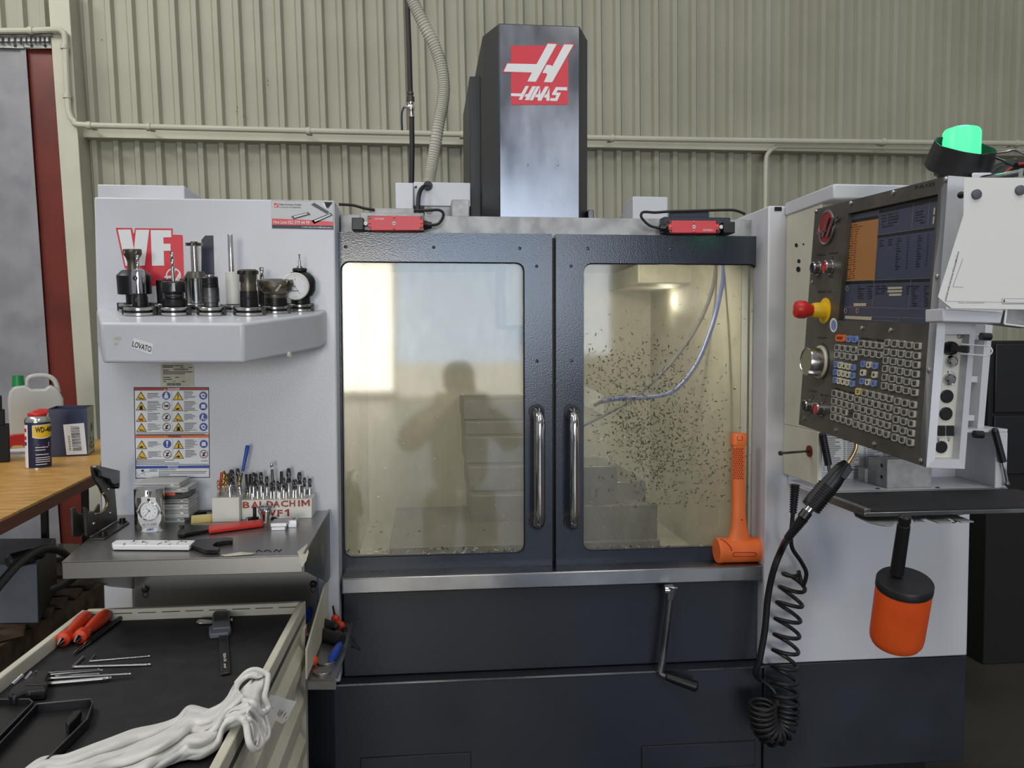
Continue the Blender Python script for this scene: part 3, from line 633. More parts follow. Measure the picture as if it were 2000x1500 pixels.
circ = [(533, 233, 1), (533, 378, 0), (536, 535, 0), (539, 672, 0), (1050, 233, 1), (1050, 383, 1), (1051, 533, 1), (1054, 670, 1), (546, 908, 1), (549, 1052, 0), (1057, 908, 1), (1058, 1050, 0)]
for i, (cx, cy, bl) in enumerate(circ):
    px, py = E7(cx, cy)
    def wh(q): b.dpoly(mp, [E7(cx + u, cy + v) for u, v in q], 0, .002)
    if bl:
        b.ddisc(mp, px, py, 8, 4, .0014, 20)
        if i == 8: wh([(-14, -42), (14, -42), (9, 12), (-9, 12)]); b.ddisc(mp, px, py + 4.2, 1.5, 0, .002, 10)
        elif i == 0: wh([(-14, -42), (14, -42), (14, -15), (28, 0), (28, 40), (-28, 40), (-28, 0), (-14, -15)])
        elif i == 6: wh([(-20, -20), (-5, -45), (5, -20), (-2, 0), (12, 40), (0, 40), (-10, 10), (-22, 40), (-34, 40)]); wh([(20, 10), (38, 35), (20, 42)])
        elif i in (5, 10): wh([(-25, -28), (25, -28), (32, 28), (-32, 28)])
        else: wh([(-38, -18), (0, -36), (35, -8), (20, 5), (28, 32), (-10, 36), (-28, 18)]); b.ddisc(mp, px, py, 2, 4, .0026, 8)
    else:
        b.ddisc(mp, px, py, 8.1, 1, .0014, 20); b.ddisc(mp, px, py, 6.9, 0, .0018, 20)
        ink([(cx - 25, cy + 30), (cx - 8, cy - 18), (cx + 22, cy - 34), (cx + 28, cy - 18), (cx + 8, cy + 2), (cx + 12, cy + 32)]) if i != 1 else ink([(cx - 38, cy - 6), (cx + 30, cy - 18), (cx + 36, cy + 6), (cx - 12, cy + 18)])
        b.dline(mp, E7(cx - 36, cy - 36), E7(cx + 36, cy + 36), 1.1, 7, .0028)
def para(X, Y0, Y1, w_, n):
    for i in range(n):
        y = lerp(Y0, Y1, i / max(1, n - 1)); ww = w_ * random.uniform(.55, 1) * (.45 if i == n - 1 else 1); pp(b, E7, [(X, y - 4), (X + ww, y - 4), (X + ww, y + 3), (X, y + 3)], 6 if i else 1, .0014)
for X, Y0, Y1, n in ((270, 204, 268, 5), (270, 316, 450, 9), (272, 483, 588, 7), (275, 630, 722, 6), (780, 180, 278, 7), (780, 316, 455, 10), (782, 495, 572, 6), (785, 618, 728, 8), (278, 880, 945, 5), (280, 1018, 1096, 6), (795, 855, 970, 8), (797, 1000, 1092, 7)): para(X, Y0, Y1, 190, n)
for X, Y, w_ in ((112, 752, 1005), (112, 772, 960), (112, 1132, 535), (112, 1154, 400), (112, 1173, 600), (112, 1194, 1010), (300, 1268, 110), (300, 1288, 110), (428, 1268, 240), (428, 1294, 670), (428, 1316, 650), (428, 1338, 150), (428, 1362, 405), (1020, 1145, 100)): pp(b, E7, [(X, Y - 4), (X + w_, Y - 5), (X + w_, Y + 3), (X, Y + 4)], 6, .0014)
for X, Y in ((112, 1132), (112, 1154), (112, 1173)): b.ddisc(mp, *E7(X + 6, Y), .9, 1, .002, 8)
b.dline(mp, E7(610, 165), E7(616, 735), .35, 6, .0014); b.dline(mp, E7(620, 830), E7(624, 1118), .35, 6, .0014)
ink([(180, 1272), (215, 1265), (225, 1290), (192, 1300)])
for q in (((120, 1310), (170, 1370)), ((170, 1330), (260, 1290)), ((200, 1310), (250, 1340)), ((250, 1340), (180, 1365)), ((270, 1310), (370, 1275)), ((120, 1360), (300, 1275))): b.dline(mp, E7(*q[0]), E7(*q[1]), .4, 6, .0016)
b.build('warning_poster', ['white', 'ink', 'red_dark', 'orange_print', 'blue_print', 'yellow_print', 'ink_grey', 'red_plastic'], lc, smooth=False)
# ================================================================== RIGHT SIDE: storage box, flap, pendant
XA = Xp(1532, 700, YF); YB = PXp(1597, 900, XA).y
zAb = Zp(1531, 925, YF); zAt = Zp(1533, 413, YF)
box = thing('storage_box', 'white painted side box with an open lower compartment and fold-down flap', 'cabinet', (XA, YF - .001, zAb))
XB = PY(1967, 900, YB).x; zFl = PY(1800, 957, YB).z; zTop = PY(1960, 838, YB).z
XA2 = XA + .21
b = MB(); b.box(XA, XA2, YB, YF - .001, zTop, zAt); b.box(XA, XA + .012, YB, YF - .001, zAb, zTop)
tower = b.build('side_housing', 'cream_paint', box, bevel=.002)
YL = PXp(1628, 378, XA - .004).y; zl = zAt
MB().box(XA - .004, XA2 + .02, YL, YF - .001, zl - .012, zl + .022).build('lid', 'white_paint', tower, bevel=.004)
b = MB(); ms = mN((XA, 2, 1.4), (-1, 0, 0))
for px, py, r in ((1555, 479, 4), (1569, 477, 2), (1560, 510, 4), (1559, 526, 5.5)): b.ddisc(ms, px, py, r * .75, 0, .0008, 14, ry=r)
b.build('hole', 'black_matte', tower)['kind'] = 'stuff'
# lower compartment
b = MB(); b.box(XA + .012, XB, YB, YF - .001, zFl - .012, zFl); b.build('compartment_floor', 'white_paint', box, bevel=.0015)
MB().box(XA + .012, XB, YB, YF - .001, zTop - .008, zTop).build('compartment_top', 'white_paint', box, bevel=.0015)
b = MB().box(XB - .01, XB, YB, YF - .001, zFl, zTop - .008).box(XB - .03, XB - .01, YB, YB + .004, zFl, zTop - .008); b.build('compartment_side', 'white_paint', box, bevel=.001)
MB().box(XA + .012, XB - .01, YF - .008, YF - .001, zFl, zTop - .008).build('compartment_back', 'white_paint', box)
mb_ = mY(YF - .0085)
b = MB(); b.drect(mb_, 1603, 838, 1760, 923, 1, .0004); b.drect(mb_, 1603.5, 838, 1759, 922.5, 0, .0008)
b.dtext(mb_, 'MILL G CODES', 1614, 851.5, 54, 4.2, 1, .0012, .03)
for c0, w_ in ((1607, 38), (1647, 34), (1687, 36), (1725, 32)):
    for i in range(17):
        y = 855 + i * 3.9
        b.drect(mb_, c0, y, c0 + 5, y + 1.5, 1, .0012); b.drect(mb_, c0 + 7, y, c0 + 7 + (w_ - 8) * random.uniform(.4, .98), y + 1.5, 1, .0012)
b.build('code_chart', ['paper', 'ink_grey'], box, smooth=False)
# flap
YFl = PZ(1675, 1001, zFl - .004).y; XF1, XF0 = PZ(1640, 962, zFl).x, PZ(1668, 1000, zFl).x
XF = (XF1 + XF0) / 2
flap = MB().box(XF - .012, XB + .03, YFl, YB - .002, zFl - .014, zFl - .005).build('flap', 'stainless', box, bevel=.001)
MB().box(XF + .006, XB + .02, YFl + .003, YB - .008, zFl - .005, zFl - .0015).build('rubber_mat', 'black_mat', flap)
MB().box(XF - .012, XF + .003, YFl, YB - .004, zFl - .005, zFl + .003).build('flap_edge', 'stainless', flap, bevel=.001)
b = MB(); n = 24; 
b.tube([(lerp(XF, XB, i / 30), YB - .003, zFl - .001) for i in range(31)], .003, 8); b.build('hinge', 'stainless', flap)
for px, py in ((1714, 955), (1831, 953)): MB().ball(PZ(px, py, zFl) , .006, 10, sq=.5).build('screw', 'steel_dull', box)
def strut(a, c, d):
    s = MB().cyl(a, c, .0085, n=12).build('gas_strut', 'black_plastic', box); MB().cyl(c, d, .004, n=10).build('rod', 'chrome', s)
    MB().ball(d, .007, 10).build('joint', 'steel_dull', s); MB().ball(a, .009, 10).build('joint', 'black_plastic', s)
strut(PY(1607, 850, YB - .01), PY(1618, 908, YB - .01), PY(1622, 934, YB - .005)); strut(PY(1943, 842, YB - .012), PY(1959, 902, YB - .012), PY(1967, 945, YB - .012))
def bumper(px, py, Y): MB().cyl(PY(px - 7, py, Y), PY(px + 9, py + 1, Y), .0095, n=14).build('bumper', 'black_rubber', box)
bumper(1910, 848, YB - .01)
# hex bolt sticking out of the side
b = MB(); c = PXp(1582, 881, XA); b.cyl(c, c + V((-.004, 0, 0)), .014, n=18, m=1); e = PXp(1551, 884, XA - .085)
e = c + V((-.085, -.03, 0)); b.cyl(c, e, .003, n=8); b.cyl(e, e + (e - c).normalized() * .006, .006, n=6); b.build('side_bolt', ['steel_dull', 'curtain_red'], tower)
# mounting frame right of the pendant
Ym = YB + .05
b = MB(); 
def hx(b, q, Y, d, m=0): p = [PY(*a, Y) for a in q]; b.hexa(p, [a + V((0, d, 0)) for a in p], m)
hx(b, [(1885, 628), (1926, 628), (1909, 836), (1868, 836)], Ym + .03, .004, 1); hx(b, [(1926, 628), (1940, 628), (1922, 838), (1909, 838)], Ym - .02, .06)
fr = b.build('mounting_frame', ['white_paint', 'galvanised'], box, bevel=.001)
for y0, y1, x1 in ((652, 664, 1930), (735, 747, 1918), (811, 822, 1911)):
    q = MB(); hx(q, [(x1 - 40, y0), (x1, y0), (x1 - 1, y1), (x1 - 41, y1)], Ym - .005, .03); q.build('cross_bar', 'white_paint', fr, bevel=.001)
b = MB().cyl(PY(1916, 657, Ym - .03), PY(1934, 658, Ym - .03), .0095, n=14); b.build('bumper', 'black_rubber', fr)
# tool rack of bent sheet under the flap
zr = zFl - .028
def R3(X, Y): return PZ(1580 + X / 4.762, 930 + Y / 4.762, zr)
rack = thing('tool_rack', 'bent stainless tool rack with open prongs fixed under the black flap', 'rack', R3(900, 400))
o = [(415, 345), (430, 378), (560, 440), (700, 470), (770, 470), (800, 440), (905, 452), (945, 385), (985, 440), (1100, 442), (1035, 412), (1085, 400), (1205, 442), (1335, 438), (1260, 410), (1310, 398), (1415, 436), (1535, 432), (1370, 372), (1500, 345), (1490, 325), (415, 325)]
h1 = [(600, 430), (650, 445), (720, 440), (780, 380), (740, 345), (660, 345)]
MB().prism([R3(*p) for p in o], (0, 0, .003)).build('rack_plate', 'galvanised', rack, bevel=.0006)
b = MB(); p0, p1 = R3(425, 340), R3(1490, 336); ym_ = max(p0.y, p1.y)
b.box(p0.x, p1.x, ym_ - .004, ym_, zr, zFl - .0145); b.build('rack_flange', 'galvanised', rack)
for X0 in (590, 1330):
    b = MB(); pts = [R3(X0 + 60 * math.cos(a), 380 + 40 * math.sin(a)) + V((0, 0, -.0015)) for a in [2 * math.pi * i / 14 for i in range(15)]]
    if X0 > 1000: b.tube(pts, .003, 6); b.build('tool_ring', 'stainless', rack)
# orange cylindrical hammer hanging from the rack
dep = 1.70
up = (PD(1767, 1020, dep) - PD(1752, 1118, dep)).normalized(); view = (PD(1760, 1130, dep) - CAM).normalized()
ax = (up * math.cos(math.radians(24)) - view * math.sin(math.radians(24))).normalized()
C1 = PD(1768, 1133, dep); rr = 52 / 1650 * dep
mal = thing('hanging_mallet', 'heavy orange cylinder hammer with black cap hanging head down under the flap', 'hammer', C1 - ax * .16)
MB().lathe(C1, -ax, [(rr * .99, .016), (rr, .018), (rr * .985, .13), (rr * .96, .141), (rr * .88, .149), (rr * .7, .153), (0, .154)], 40).build('head', 'orange_paint', mal)
MB().lathe(C1, -ax, [(0, 0), (rr * .97, 0), (rr * 1.01, .003), (rr * 1.015, .018), (rr * .99, .019)], 40).build('cap', 'black_rubber', mal)
hb = PD(1752, 1116, dep + .01); ht = PD(1765.5, 1024, dep - .03); hd = (ht - hb)
MB().lathe(hb - hd * .04, hd, [(.0135, 0), (.013, hd.length * .5), (.0125, hd.length * 1.02), (.0105, hd.length * 1.03), (.0105, hd.length * 1.07), (.012, hd.length * 1.08), (.012, hd.length * 1.2), (.008, hd.length * 1.23)], 20).build('handle', 'black_plastic', mal)
# steel block in the compartment
s0 = zFl
def blk(b, x0, x1, y0, y1, z0, z1, m=0): b.box(x0, x1, y0, y1, z0, z1, m)
bx0, bx1 = PY(1733, 912, YB + .03).x, PY(1820, 912, YB + .03).x; bz1 = PY(1780, 897, YB + .03).z
th = thing('steel_block', 'grey machined steel jaw block with two holes inside the open compartment', 'block', ((bx0 + bx1) / 2, YB + .08, s0))
b = MB(); b.box(bx0, bx1, YB + .03, YB + .085, s0, bz1); b.box(bx0, bx0 + .05, YB + .085, YB + .12, s0, bz1 - .004)
b.box(bx0 - .008, bx0 + .04, YB + .12, YB + .155, s0, s0 + (bz1 - s0) * .5)
b.build('block_body', 'galvanised', th, bevel=.001)
for zz in (.35, .75): MB().cyl((bx0 - .0006, YB + .055, lerp(s0, bz1, zz)), (bx0 + .002, YB + .055, lerp(s0, bz1, zz)), .0045, n=14).build('bore', 'black_matte', th)
# ------------------------------------------------------------------ control pendant
TL, TR, BL = PD(1592, 409, 1.935), PD(1852, 343, 1.43), PD(1560, 829, 1.97)
pn = (TR - TL).cross(BL - TL).normalized()
if pn.dot(CAM - TL) < 0: pn = -pn
mp = mN(TL, pn)
pend = thing('control_pendant', 'tilted control pendant with screen, round buttons and rows of keys', 'control panel', mp(1700, 900) - pn * .03)
CQ = [(1592, 409), (1852, 343), (1809, 913), (1560, 829)]
fq = [mp(*c) for c in CQ]
pu = (fq[1] - fq[0]).normalized(); pv = (fq[0] - fq[3]).normalized()
T = .02
while pix(fq[2] - pn * T)[0] < 1884 and T < .2: T += .002
sq = lambda k: [p - pn * k for p in fq]
inset = lambda q, e: [q[0] + pu * 0, q[1] - pu * e, q[2] - pu * e, q[3]]
MB().hexa(inset(sq(.013), .022), inset(sq(T), .022)).build('housing', 'white_paint', pend, bevel=.002)
# screen window cut-out in the panel
SQ = [(1657, 417), (1832, 379), (1809, 633), (1637, 626)]
def ring(b, outer, inner, d, m=0):
    for i in range(4):
        j = (i + 1) % 4; a = [outer[i], outer[j], inner[j], inner[i]]; b.hexa(a, [p + d for p in a], m)
b = MB(); ring(b, [mp(*c, .0) for c in CQ], [mp(*c, .0) for c in SQ], -pn * .0129); b.build('panel', 'pendant_panel', pend)
b = MB(); so = [mp(*c, -.0005) for c in SQ]; si = [p - pn * .012 for p in so]
for i in range(4): j = (i + 1) % 4; b.poly([so[i], so[j], si[j], si[i]])
b.build('screen_bezel', 'black_plastic', pend, recalc=False)
D('screen_blue', (58, 64, 84), .38, emit=(66, 70, 84), estr=.10); D('screen_head', (22, 23, 28), .38); D('screen_tan', (150, 104, 58), .38, emit=(160, 110, 60), estr=.12)
D('screen_line', (150, 150, 150), .25); D('screen_key', (190, 184, 156), .25); D('screen_rust', (130, 62, 34), .3); D('screen_text', (30, 33, 44), .3)
def S4(X, Y): return 1640 + X / 5.77, 380 + Y / 5.77
b = MB(); ml = lambda px, py, lift=0: mp(px, py, lift - .010)
def sp4(q, m, lift=.0005): b.dpoly(ml, [S4(*p) for p in q], m, lift)
b.dpoly(ml, SQ, 0, 0)
sp4([(60, 225), (1100, 10), (1100, 50), (60, 250)], 1); sp4([(62, 252), (440, 178), (438, 232), (62, 300)], 0)
sp4([(108, 295), (438, 232), (437, 272), (106, 326)], 1); sp4([(106, 326), (437, 272), (392, 965), (62, 972)], 2)
sp4([(442, 178), (832, 95), (830, 130), (440, 212)], 1); sp4([(838, 93), (1010, 58), (1008, 95), (836, 130)], 1); sp4([(1018, 56), (1100, 40), (1098, 75), (1016, 93)], 1)
sp4([(430, 458), (1075, 362), (1072, 400), (428, 490)], 1); sp4([(62, 980), (385, 968), (384, 1000), (61, 1012)], 1); sp4([(388, 966), (800, 952), (798, 985), (387, 998)], 1); sp4([(806, 950), (1025, 942), (1023, 978), (804, 986)], 1)
def ln(x0, y0, x1, y1, w_=.5): b.dline(ml, S4(x0, y0), S4(x1, y1), w_, 3, .0009)
for q in ((442, 178, 430, 455), (62, 250, 442, 178), (442, 176, 1100, 38), (834, 94, 812, 385), (1016, 56, 992, 356), (430, 455, 1072, 362), (428, 490, 392, 965), (62, 975, 1025, 942), (388, 966, 366, 1268), (803, 950, 776, 1276), (45, 1266, 990, 1290), (360, 1376, 980, 1395), (362, 1378, 358, 1415), (358, 1415, 655, 1428), (668, 1388, 660, 1430)): ln(*q)
for q in ([(542, 1042), (705, 1038), (704, 1062), (541, 1068)], [(540, 1078), (705, 1075), (704, 1100), (539, 1105)], [(556, 1118), (698, 1114), (697, 1140), (555, 1144)], [(158, 1224), (300, 1224), (298, 1256), (157, 1258)], [(1060, 150), (1080, 146), (1072, 225), (1054, 228)], [(1052, 250), (1072, 246), (1062, 330), (1045, 334)], [(60, 1365), (362, 1378), (358, 1415), (58, 1400)]): sp4(q, 4, .0009)
for i in range(24):
    y = 345 + i * 26; x0 = 104 - i * 1.6
    for k in range(3):
        xx = x0 + k * 34 + random.uniform(0, 8); ww = random.uniform(14, 30) + (60 * random.random() if i < 5 and k == 2 else 0); yy = y - (xx - 104) * .15
        sp4([(xx, yy), (xx + ww, yy - ww * .15), (xx + ww, yy + 10 - ww * .15), (xx, yy + 11)], 5 if k else 6, .0009)
for cx in (450, 545, 645, 765, 880, 990):
    for i in range(13):
        if cx in (450, 545) and i > 2: continue
        y = 515 + i * 29 - (cx - 450) * .13; ww = random.choice((22, 40, 48)) if cx not in (765, 990) else 12; xx = cx - i * 2
        sp4([(xx, y), (xx + ww, y - ww * .1), (xx + ww, y + 11 - ww * .1), (xx, y + 12)], 6, .0009)
for cx, y0, n in ((470, 235, 5), (540, 220, 5), (620, 205, 4), (850, 195, 4), (900, 185, 5)):
    for i in range(n):
        y = y0 + i * 32; ww = random.uniform(20, 110) if cx in (540,) else random.uniform(20, 60); sp4([(cx, y), (cx + ww, y - ww * .18), (cx + ww, y + 11 - ww * .18), (cx, y + 12)], 6, .0009)
for cx, n in ((200, 6), (310, 6), (405, 4), (470, 4), (750, 4), (815, 9), (950, 9)):
    for i in range(n):
        y = 1030 + i * 27; ww = random.uniform(20, 80); sp4([(cx, y), (cx + ww, y - 2), (cx + ww, y + 10), (cx, y + 11)], 6, .0009)
for cx, cy in ((84, 1060), (65, 1310), (200, 1310)): b.ddisc(ml, *S4(cx, cy), 3, 4, .0009, 12, ry=5); b.ddisc(ml, *S4(cx, cy), 2.2, 0, .0012, 12, ry=4)
b.build('screen', ['screen_blue', 'screen_head', 'screen_tan', 'screen_line', 'screen_key', 'screen_rust', 'screen_text'], pend, smooth=False)
# buttons and knobs
pu_px = lambda px, py: mp(px, py)
def pb(px, py, prof, m, name, ms=None, par=pend, n=24, off=0): b = MB().lathe(mp(px, py, off), pn, prof, n, 0, ms); return b.build(name, m, par)
def rpx(px, py, r): return (mp(px, py + r) - mp(px, py)).length     # radius measured along the panel's vertical
e_ = pb(1617, 444, [(rpx(1617, 444, 33), 0), (rpx(1617, 444, 33), .004), (rpx(1617, 444, 29), .006), (rpx(1617, 444, 28), .004)], 'stainless', 'emblem', n=36)
b = MB(); c = mp(1617, 444); R_ = rpx(1617, 444, 28); b.lathe(c, pn, [(R_, .0042), (R_, .0048)], 32, 0); b.build('emblem_face', 'red_dark', e_)
def e5(X, Y): return 1500 + X / 4, 340 + Y / 4
b = MB(); q = [[(478, 335), (545, 335), (540, 350), (528, 352), (460, 500), (435, 500), (448, 470), (405, 478), (412, 508), (398, 482), (390, 452), (425, 445), (455, 440)], [(455, 345), (478, 340), (440, 445), (420, 447)]]
for a in ([(470, 342), (486, 340), (438, 492), (422, 490)], [(512, 338), (548, 332), (540, 348), (526, 350), (472, 490), (455, 492)], [(390, 452), (465, 432), (462, 450), (388, 474)], [(398, 470), (418, 466), (416, 508)]):
    P = [mp(*e5(*t), .006) for t in a]; b.prism(P, pn * .003)
b.build('emblem_letter', 'stainless', e_)
def pbtn(px, py, col, ry):
    r = rpx(px, py, ry); o = pb(px, py, [(r * 1.15, 0), (r * 1.15, .002), (r, .003), (r, .014), (r * .82, .016), (r * .8, .013)], 'chrome', 'push_button'); pb(px, py, [(r * .8, .012), (r * .8, .0145), (r * .6, .0155)], col, 'button_face', par=o)
pbtn(1599, 524, 'black_plastic', 12); pbtn(1623, 522, 'red_plastic', 12.5); pbtn(1583, 793, 'black_plastic', 11.5); pbtn(1606, 799, 'red_plastic', 12)
r = rpx(1611, 607, 25)
es = pb(1611, 607, [(r, 0), (r, .0015), (r * .9, .002)], 'yellow_plastic', 'emergency_stop', n=32); pb(1611, 607, [(r * .62, .002), (r * .6, .022), (r * .5, .03)], 'yellow_plastic', 'collar', par=es)
pb(1611, 607, [(r * .42, .03), (r * .45, .036), (r * .68, .046), (r * .7, .058), (r * .62, .066), (r * .35, .07), (0, .071)], 'red_plastic', 'mushroom_head', par=es)
b = MB(); b.ddisc(mp, 1628, 635, 7.5, 0, .0008, 20, ry=14); b.ddisc(mp, 1628, 635, 5, 1, .0014, 16, ry=10); b.build('round_sticker', ['white', 'key_blue'], pend)
r = rpx(1602, 707, 32)
jw = pb(1602, 707, [(r, 0), (r, .003), (r * .97, .004)], 'key_cream', 'jog_wheel', n=40)
pb(1602, 707, [(r * .86, .004), (r * .86, .03), (r * .82, .034), (r * .78, .034), (r * .76, .0325), (r * .3, .0325)], 'bright_steel', 'wheel', par=jw, n=40)
c = mp(1602, 707, .034) - pv * r * .66; pb_ = MB().lathe(c, pn, [(.0055, -.002), (.0055, .024), (.0045, .026)], 14); pb_.build('crank_knob', 'chrome', jw)
b = MB(); 
for i in range(50):
    a = 2 * math.pi * i / 50; d = pu * math.cos(a) + pv * math.sin(a); c = mp(1602, 707, .0042); t_ = d.cross(pn)
    b.poly([c + d * r * .88 - t_ * .0006, c + d * r * .96 - t_ * .0006, c + d * r * .96 + t_ * .0006, c + d * r * .88 + t_ * .0006])
b.build('dial_marks', 'ink', jw)['kind'] = 'stuff'
b = MB(); c0 = mp(1602, 707, .0006)
arc = [c0 + (pu * math.cos(a) + pv * math.sin(a)) * r * 1.12 for a in [math.radians(-60 + 6 * i) for i in range(26)]]
b.tube(arc, .0009, 4); b.build('dial_print', 'ink', pend)
sdx = (1, .12); 
b = MB()
for s_, x, y, w_, h_, sl in (('POWER ON', 1596, 501, 15, 4.2, -.1), ('POWER OFF', 1619, 498, 17, 4.4, -.1), ('EMERGENCY STOP', 1597, 572, 27, 4.5, .0), ('HANDLE JOG', 1596, 662, 19, 4.6, .06), ('CYCLE START', 1579, 765, 17, 4.3, .15), ('FEED HOLD', 1602, 773, 16, 4.6, .16), ('START', 1597, 545, 9, 3.2, -.08), ('STOP', 1620, 543, 8, 3.2, -.08), ('7-0,125', 1786, 371, 39, 7.5, -.2), ('CURSOR', 1694.5, 731, 11, 3.4, .1), ('I', 1602.5, 507, .8, 4, 0), ('DISPLAY', 1697, 664, 13, 3.6, .14), ('OVERRIDES', 1643, 764.5, 13, 3.6, .18), ('SPINDLE', 1658, 808, 10, 3.2, .18)):
    b.dtext(mp, s_, x, y, w_, h_, 0, .0006, .006, dx=(1, sl))
for q in ([(1682, 659), (1696, 660.5), (1696, 664), (1682, 662.5)], [(1712, 662), (1728, 664), (1728, 667.5), (1712, 665.5)], [(1630, 757), (1641, 759), (1641, 762.5), (1630, 760.5)], [(1658, 764), (1670, 766.5), (1670, 770), (1658, 767.5)]): b.dpoly(mp, q, 0, .0006)
b.ddisc(mp, 1626, 504, 1.6, 0, .0006, 12, ry=3, rin=.7)
for x, y in ((1586, 775), (1609, 782)): b.dpoly(mp, [(x - 3, y - 4), (x + 3, y - 3.4), (x + 3, y + 4.6), (x - 3, y + 4)], 0, .0006); b.dpoly(mp, [(x - 2.5, y - 3.3), (x + 2.5, y - 2.8), (x + 2.5, y + 4), (x - 2.5, y + 3.4)], 1, .001)
b.build('panel_lettering', ['ink', 'pendant_panel'], pend, smooth=False)
for px, py in ((1594, 413), (1662, 397), (1745, 376), (1848, 350), (1587, 551), (1684, 641), (1740, 645), (1831, 540), (1815, 723), (1571, 817), (1633, 840), (1708, 867), (1800, 900)):
    pb(px, py, [(.0052, 0), (.005, .002), (.0025, .0034), (0, .0036)], 'bright_steel', 'screw', n=10)
# keys: one mesh per kind and size, each key its own object
KM = {}
def key_mesh(kind, wd, hg):
    k = (kind, round(wd, 4), round(hg, 4))
    if k not in KM:
        b = MB(); t = .0045; fm = {'g': 'key_face', 'b': 'key_blue', 'c': 'key_cream', 'o': 'key_orange', 't': 'scale_yellow'}[kind]; rim = {'g': 'key_rim'}.get(kind, fm)
        o = [V((x * wd / 2, y * hg / 2, 0)) for x, y in ((-1, -.7), (-.7, -1), (.7, -1), (1, -.7), (1, .7), (.7, 1), (-.7, 1), (-1, .7))]
        i1 = [p * .92 + V((0, 0, t)) for p in o]; i2 = [p * .72 + V((0, 0, t * .92)) for p in o]
        b.add(o + i1 + i2, [(i, (i + 1) % 8, 8 + (i + 1) % 8, 8 + i) for i in range(8)] + [(8 + i, 8 + (i + 1) % 8, 16 + (i + 1) % 8, 16 + i) for i in range(8)], 0); b.add(i2, [tuple(range(8))], 1)
        me = bpy.data.meshes.new('key'); me.from_pydata(b.v, [], b.f); me.materials.append(MT[rim]); me.materials.append(MT[fm]); me.polygons.foreach_set('material_index', b.m); me.update(); KM[k] = me
    return KM[k]
RM = Matrix((pu, pv - pu * pu.dot(pv), pn)).transposed()
RM.col[1] = pn.cross(pu)
def legend(b, s_, wd, hg, m=0, fit=.5):
    vs, fs = text2d(s_, .02); b.add([V(((x - .5) * wd * fit, (y - .5) * hg * .42, .0048)) for x, y in vs], fs, m)
def key(px, py, kind, wpx, hpx, txt=None):
    hg = (mp(px, py + hpx / 2) - mp(px, py - hpx / 2)).length; wd = (mp(px + wpx / 2, py) - mp(px - wpx / 2, py)).length * 1.0
    wd = round(wd / .0015) * .0015; hg = round(hg / .001) * .001
    o = bpy.data.objects.new('key', key_mesh(kind, wd, hg)); COL.objects.link(o); o.parent = pend
    o.matrix_local = Matrix.Translation(mp(px, py, .0002) - pend.location) @ RM.to_4x4()
    b = MB()
    if txt in ('^', 'v', '<', '>'):
        a = {'^': 90, 'v': 270, '<': 180, '>': 0}[txt]; b.poly([V((math.cos(math.radians(a + q)) * wd * .3, math.sin(math.radians(a + q)) * wd * .3, .0048)) for q in (0, 125, 235)])
    elif txt: legend(b, txt, wd, hg, fit=.34 if len(txt) == 1 else .6)
    else:
        for yy, f in ((.13, .5), (-.13, .42)): b.poly([V((x * wd * f * .5, yy * hg + y * hg * .06, .0048)) for x, y in ((-1, -1), (1, -1), (1, 1), (-1, 1))])
    me = bpy.data.meshes.new('legend'); me.from_pydata(b.v, [], b.f); me.materials.append(MT['ink' if kind != 'b' else 'blue_print']); me.update()
    l = bpy.data.objects.new('legend', me); COL.objects.link(l); l.parent = o
def K1(X, Y): return 1540 + X / 5.768, 640 + Y / 5.768
def row(xs, y0, y1, kind, wpx, hpx, txts=None):
    n = len(xs)
    for i, X in enumerate(xs):
        Y = lerp(y0, y1, (X - xs[0]) / max(1, xs[-1] - xs[0])); px, py = K1(X, Y); key(px, py, kind[i] if len(kind) == n else kind, wpx, hpx, txts[i] if txts else None)
key(*K1(602, 118), 'o', 19, 13.5, 'RESET'); key(*K1(697, 127), 'b', 9.5, 13); key(*K1(763, 132), 'b', 9.5, 13)
row([565, 627, 690, 755], 225, 247, 'g', 9, 13, ['F1', 'F2', 'F3', 'F4']); row([562, 622, 685, 750], 305, 335, 'g', 9, 13)
row([838, 907, 977, 1047], 180, 205, 'g', 10.5, 13.5); row([832, 900, 970, 1040], 275, 308, 'g', 10.5, 13.5)
row([550, 597, 645, 693, 744], 413, 450, 'bcccb', 7.4, 12.5, [None, None, '^', None, None]); row([543, 590, 637, 686, 738], 500, 542, 'bcccb', 7.4, 12.5, [None, None, None, '>', None]); row([540, 585, 632, 681, 732], 588, 632, 'bcccb', 7.4, 12.5, [None, None, 'v', None, None])
row([860, 922, 990], 410, 430, 'bcb', 8.6, 13, [None, '^', None]); row([853, 983], 507, 530, 'cc', 8.6, 13, ['<', '>']); row([846, 908, 976], 603, 628, 'bcb', 8.6, 13, [None, 'v', None])
for i in range(6):
    dy = (0, 103, 200, 297, 395, 492)[i]; dx = -i * 7
    key(*K1(1128 + dx, 172 + dy * .98), 'g', 9.5, 14)
    row([1215 + dx, 1298 + dx, 1382 + dx, 1470 + dx], 180 + dy, 208 + dy * 1.06, 'g', 11.6, 14.5)
row([532, 592, 655, 718], 738, 790, 'g', 9.4, 13.5); row([528, 588, 648, 712], 828, 882, 'g', 9.4, 13.5); row([522, 580, 645], 918, 952, 'g', 9.4, 13.5); row([517, 577, 635, 697], 1003, 1060, 'g', 9.4, 13.5)
L = [['', *'ABCDE'], [*'FGHIJK'], [*'LMNOPQ'], [*'RSTUVW'], ['X', 'Y', 'Z', 'EOB', '(', ')']]
for i in range(5):
    x0 = 802 - i * 7; ws = [x0 + k * (71 - i * .5) for k in range(6)]
    row(ws, 720 + i * 92, 802 + i * 100, 'tggggg' if i == 0 else 'g', 10.6, 13.8, [t or None for t in L[i]])
